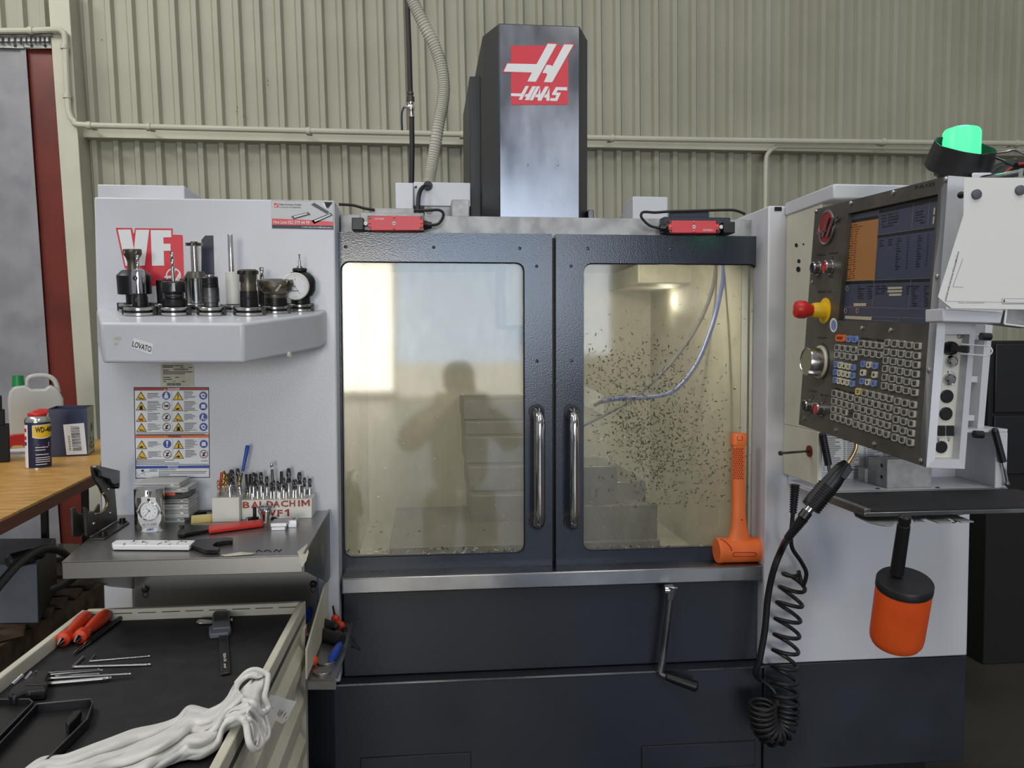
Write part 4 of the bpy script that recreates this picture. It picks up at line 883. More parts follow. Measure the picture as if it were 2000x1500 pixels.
NN = [['7', '8', '9'], ['4', '5', '6'], ['1', '2', '3'], ['-', '0', '.'], [None, None, None]]
for i in range(5):
    x0 = 1247 - i * 8; row([x0, x0 + 85, x0 + 172], 830 + i * 102, 868 + i * 106, 'g', 11.6, 14.5, NN[i])
# right-hand end of the pendant: white frame round a recessed switch plate
sn = pu if pu.dot(CAM - fq[2]) > 0 else -pu
sn = pv.cross(pn).normalized()
if sn.dot(CAM - fq[2]) < 0: sn = -sn
ms0 = mN(fq[2], sn); ms1 = mN(fq[2] - sn * .02, sn)
OQ = [fq[1], fq[1] - pn * T, fq[2] - pn * T, fq[2]]
IQ = [ms0(*c) for c in ((1846, 653), (1894, 653), (1873, 897), (1826, 897))]
b = MB(); ring(b, OQ, IQ, -sn * .0225); b.build('end_frame', 'white_paint', pend)
b = MB(); q = [p - sn * .0205 for p in [ms0(*c) for c in ((1840, 648), (1898, 648), (1877, 902), (1820, 902))]]; b.hexa(q, [p - sn * .0015 for p in q]); pl = b.build('switch_plate', 'white_plastic', pend)
def sd(px, py, prof, m, name, ms=None, par=pl, n=20): return MB().lathe(ms1(px, py), sn, prof, n, 0, ms).build(name, m, par)
rs = lambda py, r: (ms1(1850, py + r) - ms1(1850, py)).length
for px, py, r in ((1849, 774, 13), (1847, 808, 13), (1838, 873, 12)): sd(px, py, [(rs(py, r), -.002), (rs(py, r), .002), (rs(py, r * .9), .003)], 'black_plastic', 'round_plug')
for px, py in ((1857, 706), (1853, 741)):
    r = rs(py, 12); o = sd(px, py, [(r, -.002), (r, .004), (r * .75, .008), (r * .72, .006), (r * .5, .006), (r * .5, .009)], 'chrome', 'key_lock')
r = rs(680, 13.5); o = sd(1853, 680, [(r, -.002), (r, .01), (r * .75, .016), (r * .7, .014)], 'black_plastic', 'socket', n=12)
c = ms1(1857, 680, .014); e = c + sn * .05 + (ms1(1885, 686) - ms1(1857, 680)) * .3
for x0 in (1837, 1854):
    q = [ms1(x0 - 6, 831, .0005), ms1(x0 + 7, 831, .0005), ms1(x0 + 7, 851, .0005), ms1(x0 - 6, 851, .0005)]; MB().hexa(q, [p + sn * .004 for p in q]).build('rocker_switch', 'black_plastic', pl)
b = MB()
for x0 in (1833, 1853): b.ddisc(ms1, x0, 857, 2, 0, .0008, 10, ry=2.6, rin=.75); b.drect(ms1, x0 - .8, 859, x0 + .8, 862, 0, .0008)
for cx, cy in ((1857, 706), (1853, 741)):
    for k in range(7):
        a0, a1 = math.radians(-75 + k * 10), math.radians(-65 + k * 10); b.dline(ms1, (cx + 15 * math.cos(a0), cy + 17 * math.sin(a0)), (cx + 15 * math.cos(a1), cy + 17 * math.sin(a1)), .5, 0, .0008)
    b.drect(ms1, cx - 2, cy - 16, cx, cy - 13, 0, .0008)
b.build('plate_print', 'ink', pl)
sd(1874, 657, [(.005, 0), (.004, .003), (0, .0035)], 'bright_steel', 'screw', n=10)
# memory stick plugged into the socket
t = thing('memory_stick', 'black memory stick with clear wire loop cap plugged into the pendant end', 'memory stick', c)
dst = PD(1938, 686, fwd(c) - .045); dm = lerp(c, dst, .45)
dd = (dst - c).normalized(); s1 = dd.cross(pv).normalized() * .004; 
MB().obox(lerp(c, dm, .5), (dm - c) / 2, s1, pv * .0055).build('stick_body', 'black_plastic', t, bevel=.001)
h = .008; q = lerp(c, dst, .25)
MB().tube(spline([q + pv * h, lerp(q, dst, .6) + pv * h, dst - dd * .006 + pv * h, dst, dst - dd * .006 - pv * h, lerp(q, dst, .6) - pv * h, q - pv * h], 5), .0012, 8).build('clear_cap', 'white', t)
# papers in the document holder at the pendant's right end
Yp = PD(1850, 590, 1.36).y
docp = mY(Yp)
t = thing('document_holder', 'pale sheet metal tray below the hanging drawing papers', 'holder', PY(1930, 632, Yp + .01))
b = MB(); hx(b, [(1842, 602), (1962, 604), (1955, 632), (1842, 628)], Yp + .012, .05); b.build('tray', 'white_paint', t, bevel=.002)
b = MB(); hx(b, [(1966, 604), (2030, 606), (2030, 640), (1962, 632)], Yp + .008, .05); o = b.build('tray_end', 'galvanised', t, bevel=.002)
b = MB(); 
for a, c in (((1966, 604), (1962, 633)), ((1962, 633), (2030, 641))): b.tube([PY(*a, Yp + .006), PY(*c, Yp + .006)], .0016, 6)
b.build('tray_rim', 'white', t)
def sheet_of(name, pts, Y, label, cat, curl, group=None):
    b = MB(); P = []
    for x, y in pts: P.append(PY(x, y, Y) - V((0, curl * max(0, (1880 - x) / 40) ** 2, 0)))
    b.prism(P, (0, .0006, 0)); o = b.build(name, ['paper'], smooth=False); tag(o, label, cat, group); return o
d0 = thing('drawing_sheet', 'large white technical drawing sheet held over the pendant end, lettered along its slanted left border', 'paper', PY(1930, 604, Yp))
b = MB(); P = [PY(x, y, Yp) for x, y in ((1883, 347), (2040, 347), (2040, 605), (1858, 602), (1832, 580), (1848, 528), (1882, 420))]; b.prism(P, (0, .0006, 0)); b.build('sheet', 'paper', d0, smooth=False)
b = MB(); b.dtext(docp, 'DOKUMENTACJA PRODUKCYJNA EKONT', 1870, 491, 100, 4.0, 0, .0006, .012, dx=(-.26, .965), dy=(.965, .26))
for a, c, w_ in (((1881, 505), (1861, 560), .5), ((1861, 560), (1882, 561), .6), ((1846, 588), (2040, 592), .5), ((1957, 583), (1957, 592), .5), ((1957, 583), (2040, 584), .5)): b.dline(docp, a, c, w_, 1, .0006)
b.dtext(docp, 'Kopia nie kontrolowana', 1872, 593, 50, 2.6, 1, .0006, .005); b.drect(docp, 1957, 592.5, 2000, 593.6, 1, .0006); b.drect(docp, 1960, 585, 1963, 590, 1, .0006)
for px, py, r in ((1876 + 5, 380, 0),): pass
b.build('print', ['ink', 'ink_grey'], d0, smooth=False)
d1_ = thing('paper_sheet', 'second white sheet sticking out below the lettered drawing sheet', 'paper', PY(1890, 612, Yp + .004))
b = MB(); P = [PY(x, y, Yp + .004) for x, y in ((1852, 560), (1962, 560), (1958, 610), (1848, 604))]; b.prism(P, (0, .0006, 0)); b.build('sheet', 'white', d1_, smooth=False)
for px, py in ((1906, 380), (1991, 372)):
    m_ = MB().lathe(PY(px, py, Yp - .0004), (0, -1, 0), [(.008, 0), (.008, .004), (.0065, .005)], 18).build('magnet', 'ink_grey'); tag(m_, 'dark round magnet on the drawing sheet, %s' % ('the one nearest the beacon' if px < 1950 else 'farther from the beacon'), 'magnet')
b = MB(); b.ball(PD(1877, 381, 1.40), .006, 12); b.build('side_knob', 'black_plastic', pend)
# beacon
bd = 1.56; s_ = bd / 1650
bc = PD(1878, 300, bd); bt = PD(1890, 283, bd)
be = thing('signal_beacon', 'glowing green signal lamp inside a floppy black rubber hood on the pendant', 'lamp', PD(1866, 345, bd))
axb = (PD(1884, 283, bd - .01) - PD(1866, 333, bd + .015)).normalized(); b0 = PD(1867, 333, bd + .01)
L_ = (PD(1886, 284, bd) - b0).length
lc0 = b0 + V((0, 0, 0)); zup = (PD(1878, 250, bd) - PD(1876, 330, bd)).normalized()
MB().lathe(PD(1877, 330, bd + .02), zup, [(.0325, 0), (.0328, 72 * s_), (.030, 77 * s_), (.022, 80 * s_), (0, 81 * s_)], 28).build('lens', 'lamp_green', be)
MB().lathe(PD(1865, 350, bd + .02), zup, [(.03, -.02), (.03, 8 * s_), (.036, 12 * s_), (.036, 24 * s_)], 24).build('lamp_base', 'black_plastic', be)
b = MB(); n = 40; r0, r1 = 60 * s_, 56 * s_
wob = lambda i, a: 1 + .035 * math.sin(5 * a + 1) + .02 * math.sin(9 * a)
b.lathe(b0, axb, [(r0 * .97, .001), (r0, 0), (r0 * .985, L_ * .5), (r1, L_), (r1 * .96, L_), (r0 * .94, L_ * .5), (r0 * .955, .001)], n, shape=wob)
# take the caps away: an open sleeve
b.f = b.f[:-2]; b.m = b.m[:-2]; b.build('rubber_hood', 'black_rubber', be)
l = bpy.data.lights.new('beacon_glow', 'POINT'); l.energy = .25; l.color = (.2, 1, .6); l.shadow_soft_size = .03; o = bpy.data.objects.new('beacon_glow', l); COL.objects.link(o); o.location = PD(1880, 238, bd)
# cables and arm behind the papers
t = thing('pendant_arm', 'white support arm with pipe behind the beacon and papers', 'arm', PD(1960, 350, 1.5))
b = MB(); b.hexa([PD(x, y, 1.50) for x, y in ((1898, 337), (1937, 337), (1938, 352), (1898, 352))], [PD(x, y, 1.6) for x, y in ((1898, 340), (1937, 340), (1938, 352), (1898, 352))]); b.build('arm_block', 'white_paint', t, bevel=.003)
MB().tube([PD(1900, 352, 1.52), PD(1960, 344, 1.46), PD(2060, 322, 1.38)], .0062, 12).build('pipe', 'stainless', t)
MB().tube([PD(1995, 332, 1.42), PD(1993, 350, 1.41)], .004, 10).build('clamp', 'chrome', t)
t = thing('cable_bundle', 'black and rust coloured cables looping behind the papers beside the beacon', 'cable', PD(1960, 345, 1.6))
for k, (pts, m_) in enumerate((([(1930, 345), (1945, 330), (1970, 322), (2010, 318), (2060, 316)], 'black_rubber'), ([(1938, 350), (1955, 337), (1978, 326), (2010, 322), (2060, 322)], 'black_rubber'), ([(1955, 345), (1968, 333), (1982, 323), (2000, 320), (2060, 318)], 'red_dark'))):
    MB().tube(spline([PD(x, y, 1.62 - .02 * k) for x, y in pts], 6), .0085 if k < 2 else .003, 10).build('cable', m_, t)
t = thing('wire_rod', 'thin grey wire rod with black sleeve right of the rubber hood', 'rod', PD(1955, 318, 1.55))
MB().tube([PD(1936, 305, 1.55), PD(1970, 318, 1.5)], .002, 8).build('rod', 'bright_steel', t); MB().tube([PD(1967, 317, 1.5), PD(1984, 323, 1.48)], .005, 10).build('sleeve', 'black_plastic', t)
MB().tube(spline([PD(1940, 299, 1.6), PD(1962, 297, 1.6), PD(1982, 293, 1.6), PD(2005, 303, 1.6), PD(2040, 318, 1.6)], 5), .0022, 8).build('wire', 'bright_steel', t)
# dark cabinet beyond the right end of the machine
t = thing('black_cabinet', 'large black cabinet standing in the dark beyond the right cabinet', 'cabinet', PY(1990, 1010, 3.4) * 1)
a, c = PY(1926, 1010, 3.4), PY(2080, 665, 3.4)
t.location.z = 0
b = MB().box(a.x, c.x + .4, 3.4, 4.4, 0, c.z); b.build('cabinet_body', 'black_matte', t, bevel=.004)
for y0, y1 in ((672, 805), (812, 925)): MB().box(a.x + .02, c.x + .38, 3.388, 3.399, PY(1990, y1, 3.4).z, PY(1990, y0, 3.4).z).build('door_panel', 'black_plastic', t, bevel=.003)
# ------------------------------------------------------------------ air gun with coiled hose
gd = 1.86
def G(px, py, d=0): return PD(px, py, gd + d)
gun = thing('air_gun', 'black air blow gun hanging on the white box with a coiled black hose', 'air gun', G(1540, 1440))
MB().tube(spline([G(1672, 862), G(1672, 874), G(1665, 890), G(1654, 908)], 5), .0042, 10).build('nozzle', 'brass', gun)
b = MB(); b.rings([G(1655, 905), G(1645, 915), G(1628, 938), G(1612, 958)], [.011, .0165, .020, .021], 14); b.build('gun_body', 'black_plastic', gun)
b = MB(); P = []; R = []
a0, a1 = G(1617, 950), G(1583, 992)
for i in range(41):
    P.append(lerp(a0, a1, i / 40)); R.append(.0205 + (.0022 if (i % 4) in (1, 2) else 0))
b.rings(P, R, 18); b.build('ribbed_grip', 'black_rubber', gun)
b = MB(); q = [G(1570, 976, -.0), G(1575, 968), G(1612, 928), G(1632, 906), G(1636, 910), G(1600, 950), G(1576, 982)]; b.prism(q, (M3 @ V((0, 0, .014)))); b.build('trigger', 'black_plastic', gun, bevel=.001)
b = MB(); q = [G(1650, 905), G(1660, 915), G(1645, 935), G(1635, 930)]; b.prism(q, (M3 @ V((0, 0, .02)))); b.build('hook', 'black_plastic', gun, bevel=.001)
b = MB(); b.rings([G(1586, 988), G(1580, 996), G(1574, 1003)], [.010, .010, .009], 12); b.build('fitting', 'chrome', gun)
def relief(p0, p1, r, nm='strain_relief'):
    P = [lerp(p0, p1, i / 48) for i in range(49)]; R = [r + (.0028 if (i % 4) in (1, 2) else 0) - .003 * i / 48 for i in range(49)]; MB().rings(P, R, 12).build(nm, 'black_rubber', gun)
b = MB(); b.rings([G(1577, 999), G(1567, 1012)], [.0125, .0125], 12); b.build('swivel', 'black_plastic', gun)
relief(G(1569, 1012), G(1537, 1053, .02), .0095); relief(PY(1553, 946, 1.98), PY(1549, 1003, 1.98), .0095)
HY = 2.035
hosep = [G(1540, 1050, .02), PY(1530, 1066, 1.97), PY(1512, 1110, 2.0), PY(1500, 1165, 2.02), PY(1494, 1230, 2.03), PY(1483, 1290, 2.04), PY(1476, 1312, 2.05), PY(1483, 1326, 2.06), PY(1503, 1340, 2.06), PY(1516, 1358, 2.05), PY(1520, 1380, 2.03)]
s2 = spline(hosep, 8); 
MB().tube(s2, [.0085 if i < len(s2) * .62 else lerp(.0085, .005, min(1, (i / len(s2) - .62) / .1)) for i in range(len(s2))], 10).build('hose', 'black_rubber', gun)
# coil: helix round a hanging guide line
guide = spline([PY(x, y, Y) for x, y, Y in ((1550, 1112, 2.05), (1547, 1150, 2.06), (1540, 1195, 2.06), (1536, 1250, 2.06), (1532, 1305, 2.06), (1532, 1350, 2.055), (1534, 1385, 2.05), (1528, 1418, 2.04), (1512, 1432, 2.03), (1496, 1420, 2.025), (1490, 1395, 2.02), (1490, 1370, 2.015))], 30)
cum = [0]
for p, q in zip(guide, guide[1:]): cum.append(cum[-1] + (q - p).length)
tot = cum[-1]; pts = []; rad = []; ph = 0; NS = 620
def gpos(s):
    for i in range(len(cum) - 1):
        if cum[i + 1] >= s: break
    f = (s - cum[i]) / max(1e-9, cum[i + 1] - cum[i]); p = lerp(guide[i], guide[i + 1], f); j0, j1 = max(0, i - 12), min(len(guide) - 1, i + 13); return p, (guide[j1] - guide[j0]).normalized()
s = 0; ds = tot / NS; S_ = PY(1540, 1240, 2.06)
prev = V((1, 0, 0))
for i in range(NS):
    s = ds * i; p, tg = gpos(s); u = (prev - tg * prev.dot(tg)).normalized(); prev = u; v_ = tg.cross(u)
    f = s / tot; pitch = .041 if f < .52 else lerp(.041, .0135, min(1, (f - .52) / .16))
    r_ = lerp(.012, .031, min(1, f / .06)); ph += 2 * math.pi * ds / pitch
    # loops droop to the side
    q = p + u * math.cos(ph) * r_ + v_ * math.sin(ph) * r_ + tg * math.cos(ph) * r_ * .3 * (1 - min(1, max(0, f - .5) * 4))
    pts.append(q)
pre = spline([PY(1549, 1000, 1.98), PY(1547, 1020, 1.985), PY(1545, 1050, 1.99), PY(1548, 1072, 2.0), PY(1564, 1096, 2.01), PY(1575, 1120, 2.02), PY(1568, 1142, 2.03), pts[0]], 6)
MB().tube(pre[:-1] + pts, .0052, 9).build('coiled_hose', 'black_rubber', gun)
# crank handle hanging under the sill, orange hammer on the sill
t = thing('crank_handle', 'steel crank handle with black grip hanging from the sill underside', 'crank', PY(1320, 1345, 2.10))
Yk = 2.105
MB().tube([PY(1309, 1165, Yk), PY(1304, 1210, Yk), PY(1294, 1290, Yk), PY(1289, 1312, Yk)], [.0095, .0088, .0088, .010], 12).build('crank_arm', 'steel_dull', t)
b = MB(); b.cyl(PY(1297, 1152, Yk), PY(1314, 1152, Yk), .0125, .0135, 16); b.cyl(PY(1312, 1146, Yk), PY(1309, 1170, Yk), .016, .011, 16); b.build('socket', 'chrome', t)
MB().tube([PY(1288, 1313, Yk), PY(1295, 1320, Yk - .005), PY(1302, 1322, Yk - .012)], .0085, 12).build('crank_elbow', 'steel_dull', t)
MB().lathe(PY(1301, 1321, Yk - .012), PY(1360, 1341, Yk - .03) - PY(1301, 1321, Yk - .012), [(.010, 0), (.012, .02), (.0135, .06), (.0145, .078), (.011, .083), (0, .084)], 18).build('grip', 'black_plastic', t)
Yh = 2.167
t = thing('dead_blow_hammer', 'orange dead blow hammer standing on its head on the sill against the right door', 'hammer', V((PY(1446, 1100, Yh).x, Yh, SILL_Z)))
rh = .034; hz = SILL_Z + rh + .0005
xa_, xb_ = PY(1399, 1080, Yh).x, PY(1494, 1080, Yh).x
MB().lathe(V((xa_, Yh, hz)), (1, 0, 0), [(rh * .93, 0), (rh, .003), (rh, .012), (rh * .97, .016), (rh * .97, xb_ - xa_ - .016), (rh, xb_ - xa_ - .012), (rh, xb_ - xa_ - .003), (rh * .93, xb_ - xa_)], 32).build('head', 'orange_rubber', t)
b = MB(); stn = [(1446, 1072, 38, 16), (1445, 1058, 28, 15), (1443.5, 1048, 20, 14.5), (1443, 1030, 15, 13.5), (1442.5, 1000, 12.8, 12.5), (1442, 950, 12.3, 12), (1442, 870, 12.3, 12), (1442, 868, 14.5, 13.5), (1443, 850, 14.5, 13.5), (1443, 846, 12.5, 12)]
k = fwd(PY(1446, 950, Yh)) / 1650; n = 20; P = []
for px, py, rx, ry in stn:
    c = PY(px, py, Yh - .002)
    for j in range(n):
        a = 2 * math.pi * j / n; ca, sa = math.cos(a), math.sin(a); e = .55; P.append(c + V((math.copysign(abs(ca) ** e, ca) * rx * k, math.copysign(abs(sa) ** e, sa) * ry * k * .85, 0)))
fs = [(i * n + j, i * n + (j + 1) % n, (i + 1) * n + (j + 1) % n, (i + 1) * n + j) for i in range(len(stn) - 1) for j in range(n)] + [tuple(range(n)), tuple((len(stn) - 1) * n + j for j in range(n))]
b.add(P, fs); hd_ = b.build('handle', 'orange_rubber', t)
b = MB(); Yf = Yh - .002 - 12 * k * .85 - .0004; mh = mY(Yf)
for i in range(15):
    for j in range(5):
        cx = 1433.2 + j * 4.4 + (2.2 if i % 2 else 0); cy = 877 + i * 4.1
        if cx < 1452: b.dpoly(mh, [(cx - 1.6, cy), (cx, cy - 2), (cx + 1.6, cy), (cx, cy + 2)], 0, .0003)
b.build('grip_knurl', 'red_dark', hd_)['kind'] = 'stuff'
b = MB(); b.ddisc(mh, 1448, 1016, 2.4, 0, .0006, 12); b.build('hang_hole', 'black_matte', hd_)
b = MB(); b.tube([mY(Yf - .002)(x, y) for x, y in rrect(1440, 852, 1450, 860, 1.5, 2)] , .0007, 6); b.build('grip_mark', 'red_dark', hd_)
b = MB(); mm = lambda x, y: V((PY(x, y, Yh - rh).x, Yh - math.sqrt(max(1e-6, (rh * 1.0) ** 2 - (PY(x, y, Yh - rh).z - hz) ** 2)) , PY(x, y, Yh - rh).z))
pts = [mm(x, y) for x, y in rrect(1432, 1079, 1477, 1087, 3, 4)]; b.tube(pts + [pts[0]], .0008, 6)
for q in ([(1420, 1060), (1427, 1068), (1430, 1076)], [(1413, 1057), (1420, 1060)]): b.tube([mm(*a) for a in q], .0016, 6)
b.build('head_mark', 'red_dark', t)
# ================================================================== LEFT: TOOL LEDGE AND TOOL HOLDERS
TH = math.radians(7); SN = V((0, -math.sin(TH), math.cos(TH)))
SH0 = V((0, YF - .0005, PY(300, 604, YF).z))
def S(px, py): return PN(px, py, SH0, SN)
xl0 = PY(192, 615, YF).x
top = [V((PY(189, 608, YF).x, YF - .001, SH0.z)), S(196, 630), S(474, 631), S(622, 612), V((PY(637, 606, YF).x, YF - .03, 0)), V((PY(637, 606, YF).x, YF - .001, SH0.z))]
top[4].z = SH0.z + (top[4].y - SH0.y) * math.tan(TH)
fl_ = S(196, 630); hgt = .06
while pix(fl_ - SN * hgt)[1] < 709: hgt += .001
ledge = thing('tool_ledge', 'white painted ledge with angled front fixed to the cabinet under the tool holders', 'shelf', fl_ - SN * hgt)
ldm = MB().prism(top, -SN * hgt)
for v_ in ldm.v: v_.y = min(v_.y, YF - .001)
ld = ldm.build('ledge_body', 'white_paint', ledge, bevel=.006, seg=3)
fn = (top[2] - top[1]).cross(SN).normalized(); fn = fn if fn.y < 0 else -fn
mf = mN(top[1], fn)
b = MB(); q = [A1(*p) for p in ((388, 1230), (538, 1276), (522, 1358), (372, 1306))]; b.dpoly(mf, q, 0, .0006); xx, yy = A1(373, 1298); b.dtext(mf, 'LOVATO', xx + .8, yy - .5, 38.5, 11.5, 1, .0012, .012, dx=(.955, .295), dy=(.18, -.98)); b.build('name_label', ['white', 'ink'], ld, smooth=False)
fn2 = (top[3] - top[2]).cross(SN).normalized(); fn2 = fn2 if fn2.y < 0 else -fn2; mf2 = mN(top[2], fn2)
MB().lathe(mf2(564, 693), fn2, [(.0062, 0), (.0062, .003), (.005, .004)], 18).build('round_magnet', 'white_plastic', ld)
for px, py in ((216, 613), (231, 624), (466, 624)): MB().ball(S(px, py), .004, 8, ax=SN, sq=.4).build('rivet', 'white_paint', ld)
b = MB()
for q in ([(232, 1240), (262, 1222), (296, 1226), (288, 1250), (262, 1246)], [(238, 1270), (275, 1262), (268, 1286), (240, 1284)]): b.dpoly(mf, [A1(*p) for p in q], 0, .0005)
b.build('glue_stain', 'old_paper', ld)
def flute(b, p, ax_, r, L, m=0, turns=2.2, n=14, k=22, lobes=2, depth=.3):
    ax_ = ax_.normalized(); P = [p + ax_ * (L * i / k) for i in range(k + 1)]
    b.rings(P, [r] * (k + 1), n, m, shape=lambda i, a: 1 - depth * (.5 + .5 * math.cos(lobes * a - lobes * turns * math.pi * i / k)) ** 2)
def holder(name, label, px, py, fr, prof, parts=(), cat='tool holder', fh=17):
    base = S(px, py) + SN * .0008; k = fwd(base) / 1650
    t = thing(name, label, cat, base)
    h = fh / 17
    b = MB().lathe(base, SN, [(fr * .96 * k, 0), (fr * k, 1 * k), (fr * k, 5.5 * h * k), (fr * .85 * k, 7 * h * k), (fr * .85 * k, 9 * h * k), (fr * k, 10.5 * h * k), (fr * k, 15 * h * k), (fr * .96 * k, 16 * h * k), (fr * .6 * k, 17 * h * k)], 36, ms=[0, 0, 0, 1, 0, 0, 0, 1, 1])
    for sg in (-1, 1):
        u = V((sg, 0, 0)); c = base + u * fr * .93 * k + SN * 8 * h * k; b.obox(c, u * fr * .11 * k, V((0, fr * .28 * k, 0)), SN * 8 * h * k, 1)
    b.build('flange', ['bright_steel', 'black_oxide'], t)
    for nm, m_, pr in prof: MB().lathe(base, SN, [(r * k, z * k) for r, z in pr], 32).build(nm, m_, t)
    return t, base, k
TG = 'tool holders standing on the white ledge'
def inserts(t, base, k, r, h, n, m_='black_oxide', sz=4.5, par=None):
    for i in range(n):
        a = 2 * math.pi * (i + .3) / n; u = V((math.cos(a), math.sin(a), 0)); u = (u - SN * u.dot(SN)).normalized(); v = SN.cross(u)
        c = base + u * r * k + SN * h * k; b = MB(); b.obox(c, u * sz * .45 * k, v * sz * .3 * k, (SN * .9 + v * .3) * sz * .55 * k); b.build('insert', m_, t)
t, p, k = holder('mill_holder', 'bulky black holder with flared face mill at the left end of the ledge', 266, 608.5, 31, [('body', 'black_oxide', [(17, 17), (17, 33), (31, 34), (31.5, 70), (22, 79), (20, 80)]), ('cutter', 'tool_grey', [(11, 80), (10.5, 95), (12.5, 103), (17, 110), (17, 119), (15, 120), (6, 116)])])
inserts(t, p, k, 15.5, 114, 5, 'bright_steel', 6); t['group'] = TG
t, p, k = holder('mill_holder', 'short black holder with chrome stub, cross hole and end mill, front left', 275, 615.5, 31, [('body', 'black_oxide', [(14.8, 17), (14.8, 34), (12.8, 41), (12.6, 42)]), ('stub', 'chrome', [(12.6, 40), (12.6, 80), (11, 87), (7, 89)])]); t['group'] = TG
MB().lathe(p + SN * 27 * k + V((0, -14.6 * k, 0)), (0, -1, 0), [(4, -1), (4, .6), (2.2, .6), (2, -1)], 6).build('set_screw', 'dark_steel', t) if 0 else None
def sidescrew(t, c, r, m_='dark_steel', nm='set_screw'): MB().lathe(c, (0, -1, 0), [(r, -.002), (r, .001), (r * .55, .001), (r * .5, -.001)], 14).build(nm, m_, t)
sidescrew(t, p + SN * 28 * k + V((0, -14.6 * k, 0)), 4 * k); sidescrew(t, p + SN * 70 * k + V((-2 * k, -12.3 * k, 0)), 4.6 * k, 'black_matte', 'cross_hole')
b = MB(); flute(b, p + SN * 88 * k, SN, 3.6 * k, 28 * k); b.build('end_mill', 'bright_steel', t)
t, p, k = holder('mill_holder', 'black narrow holder half hidden behind the collet chuck', 324, 608.5, 26, [('body', 'black_oxide', [(15, 17), (15, 60), (13, 62)])]); t['group'] = TG
t, p, k = holder('mill_holder', 'black collet chuck with slotted nut and long slim end mill before the red logo', 342.5, 615.5, 28, [('body', 'black_oxide', [(23, 17), (23.5, 18), (23.5, 31), (18, 33), (17.5, 36), (18, 43), (20, 44)]), ('collet_nut', 'black_oxide', [(22, 43), (24.5, 45), (24.5, 60), (21.5, 65), (9, 65.5), (8, 64)]), ('neck_ring', 'dark_steel', [(18, 36), (18.6, 37), (18.6, 40), (18, 41)])]); t['group'] = TG
for i in range(6):
    a = 2 * math.pi * (i + .25) / 6 - math.pi / 2; u = V((math.cos(a), math.sin(a), 0)); u = (u - SN * u.dot(SN)).normalized(); v = SN.cross(u); c = p + u * 24.2 * k + SN * 55 * k
    b = MB(); b.obox(c, u * .9 * k, v * 2.6 * k, SN * 8 * k); b.build('nut_slot', 'dark_steel' if i else 'bright_steel', t)
b = MB(); b.lathe(p, SN, [(3.4 * k, 64 * k), (3.4 * k, 92 * k)], 16); flute(b, p + SN * 92 * k, SN, 3.6 * k, 30 * k); b.build('end_mill', 'bright_steel', t)
t, p, k = holder('mill_holder', 'steel side-lock holder with dark cone and T-slot cutter on a long shank', 386, 608.5, 27, [('body', 'bright_steel', [(21.5, 17), (21.5, 64), (21.8, 65)]), ('cone', 'dark_steel', [(21.8, 65), (21.5, 66), (15, 77), (8, 77.5)]), ('shank', 'bright_steel', [(7.6, 76), (7.6, 128), (5, 129)])]); t['group'] = TG
c = p + SN * 57 * k + V((-21 * k, -4 * k, 0)); MB().lathe(c, (-1, 0, 0), [(5.6 * k, -.001), (5.6 * k, 8 * k), (3 * k, 9 * k)], 16).build('clamp_bolt', 'black_plastic', t)
b = MB(); b.lathe(p, SN, [(6 * k, 125 * k), (7 * k, 125.2 * k), (7 * k, 134 * k), (3 * k, 134.5 * k)], 20)
for i in range(8):
    a = 2 * math.pi * i / 8; u = V((math.cos(a), math.sin(a), 0)); u = (u - SN * u.dot(SN)).normalized(); v = SN.cross(u); b.obox(p + u * 11 * k + SN * 129 * k, u * 5 * k, v * 1.8 * k, SN * 3 * k)
b.build('slot_cutter', 'tool_grey', t)
t, p, k = holder('mill_holder', 'grey satin chuck with black top sleeve and no cutter, front row', 413.5, 615.5, 26, [('body', 'steel_dull', [(13.5, 17), (13.5, 24), (16, 25), (16, 34), (15.6, 34.5), (16, 35), (16, 53)]), ('sleeve', 'black_oxide', [(15.2, 53), (15.2, 60), (14.6, 60.5), (15, 61), (15, 72), (13.5, 74), (9, 74.5)]), ('ring', 'bright_steel', [(9, 74), (9, 77), (6, 77.5), (5, 75)])]); t['group'] = TG
t, p, k = holder('mill_holder', 'tall bare steel rod rising out of a white paper-wrapped sleeve', 456, 608, 22, [('body', 'black_oxide', [(10, 17), (10, 30), (9, 31)]), ('sleeve', 'white_plastic', [(12.2, 14), (12.2, 76), (5.5, 76.2)]), ('rod', 'bright_steel', [(5.2, 75), (5, 146), (4.2, 147.5), (2, 147.6)])], fh=13); t['group'] = TG
t, p, k = holder('mill_holder', 'narrow grey face mill on a notched black arbor, fourth in the front row', 487.6, 615.5, 29, [('arbor', 'black_oxide', [(17, 17), (17, 32), (16.5, 32.5), (17, 33), (16.4, 47)]), ('cutter', 'tool_grey', [(15, 47), (15, 57), (14.2, 66), (16, 78), (18, 86), (15, 88), (8, 85)])]); t['group'] = TG
inserts(t, p, k, 16.5, 82, 6, 'black_oxide', 7)
for i in range(5):
    a = 2 * math.pi * (i + .05) / 5; u = V((math.cos(a), math.sin(a), 0)); u = (u - SN * u.dot(SN)).normalized(); v = SN.cross(u); b = MB(); b.obox(p + u * 15.5 * k + SN * 73 * k + v * 3 * k, u * 1.2 * k, v * 3.2 * k, SN * 9 * k); b.build('chip_pocket', 'dark_steel', t)
sidescrew(t, p + SN * 33 * k + V((0, -16.8 * k, 0)), 3 * k, 'black_matte', 'drive_notch')
t, p, k = holder('mill_holder', 'thin fluted end mill poking up behind the wide face mill', 514, 607.5, 14, [('body', 'black_oxide', [(8.5, 13), (8.5, 46), (5, 48)])], fh=12); t['group'] = TG
b = MB(); flute(b, p + SN * 47 * k, SN, 4.2 * k, 37 * k, depth=.45); b.build('end_mill', 'bright_steel', t)
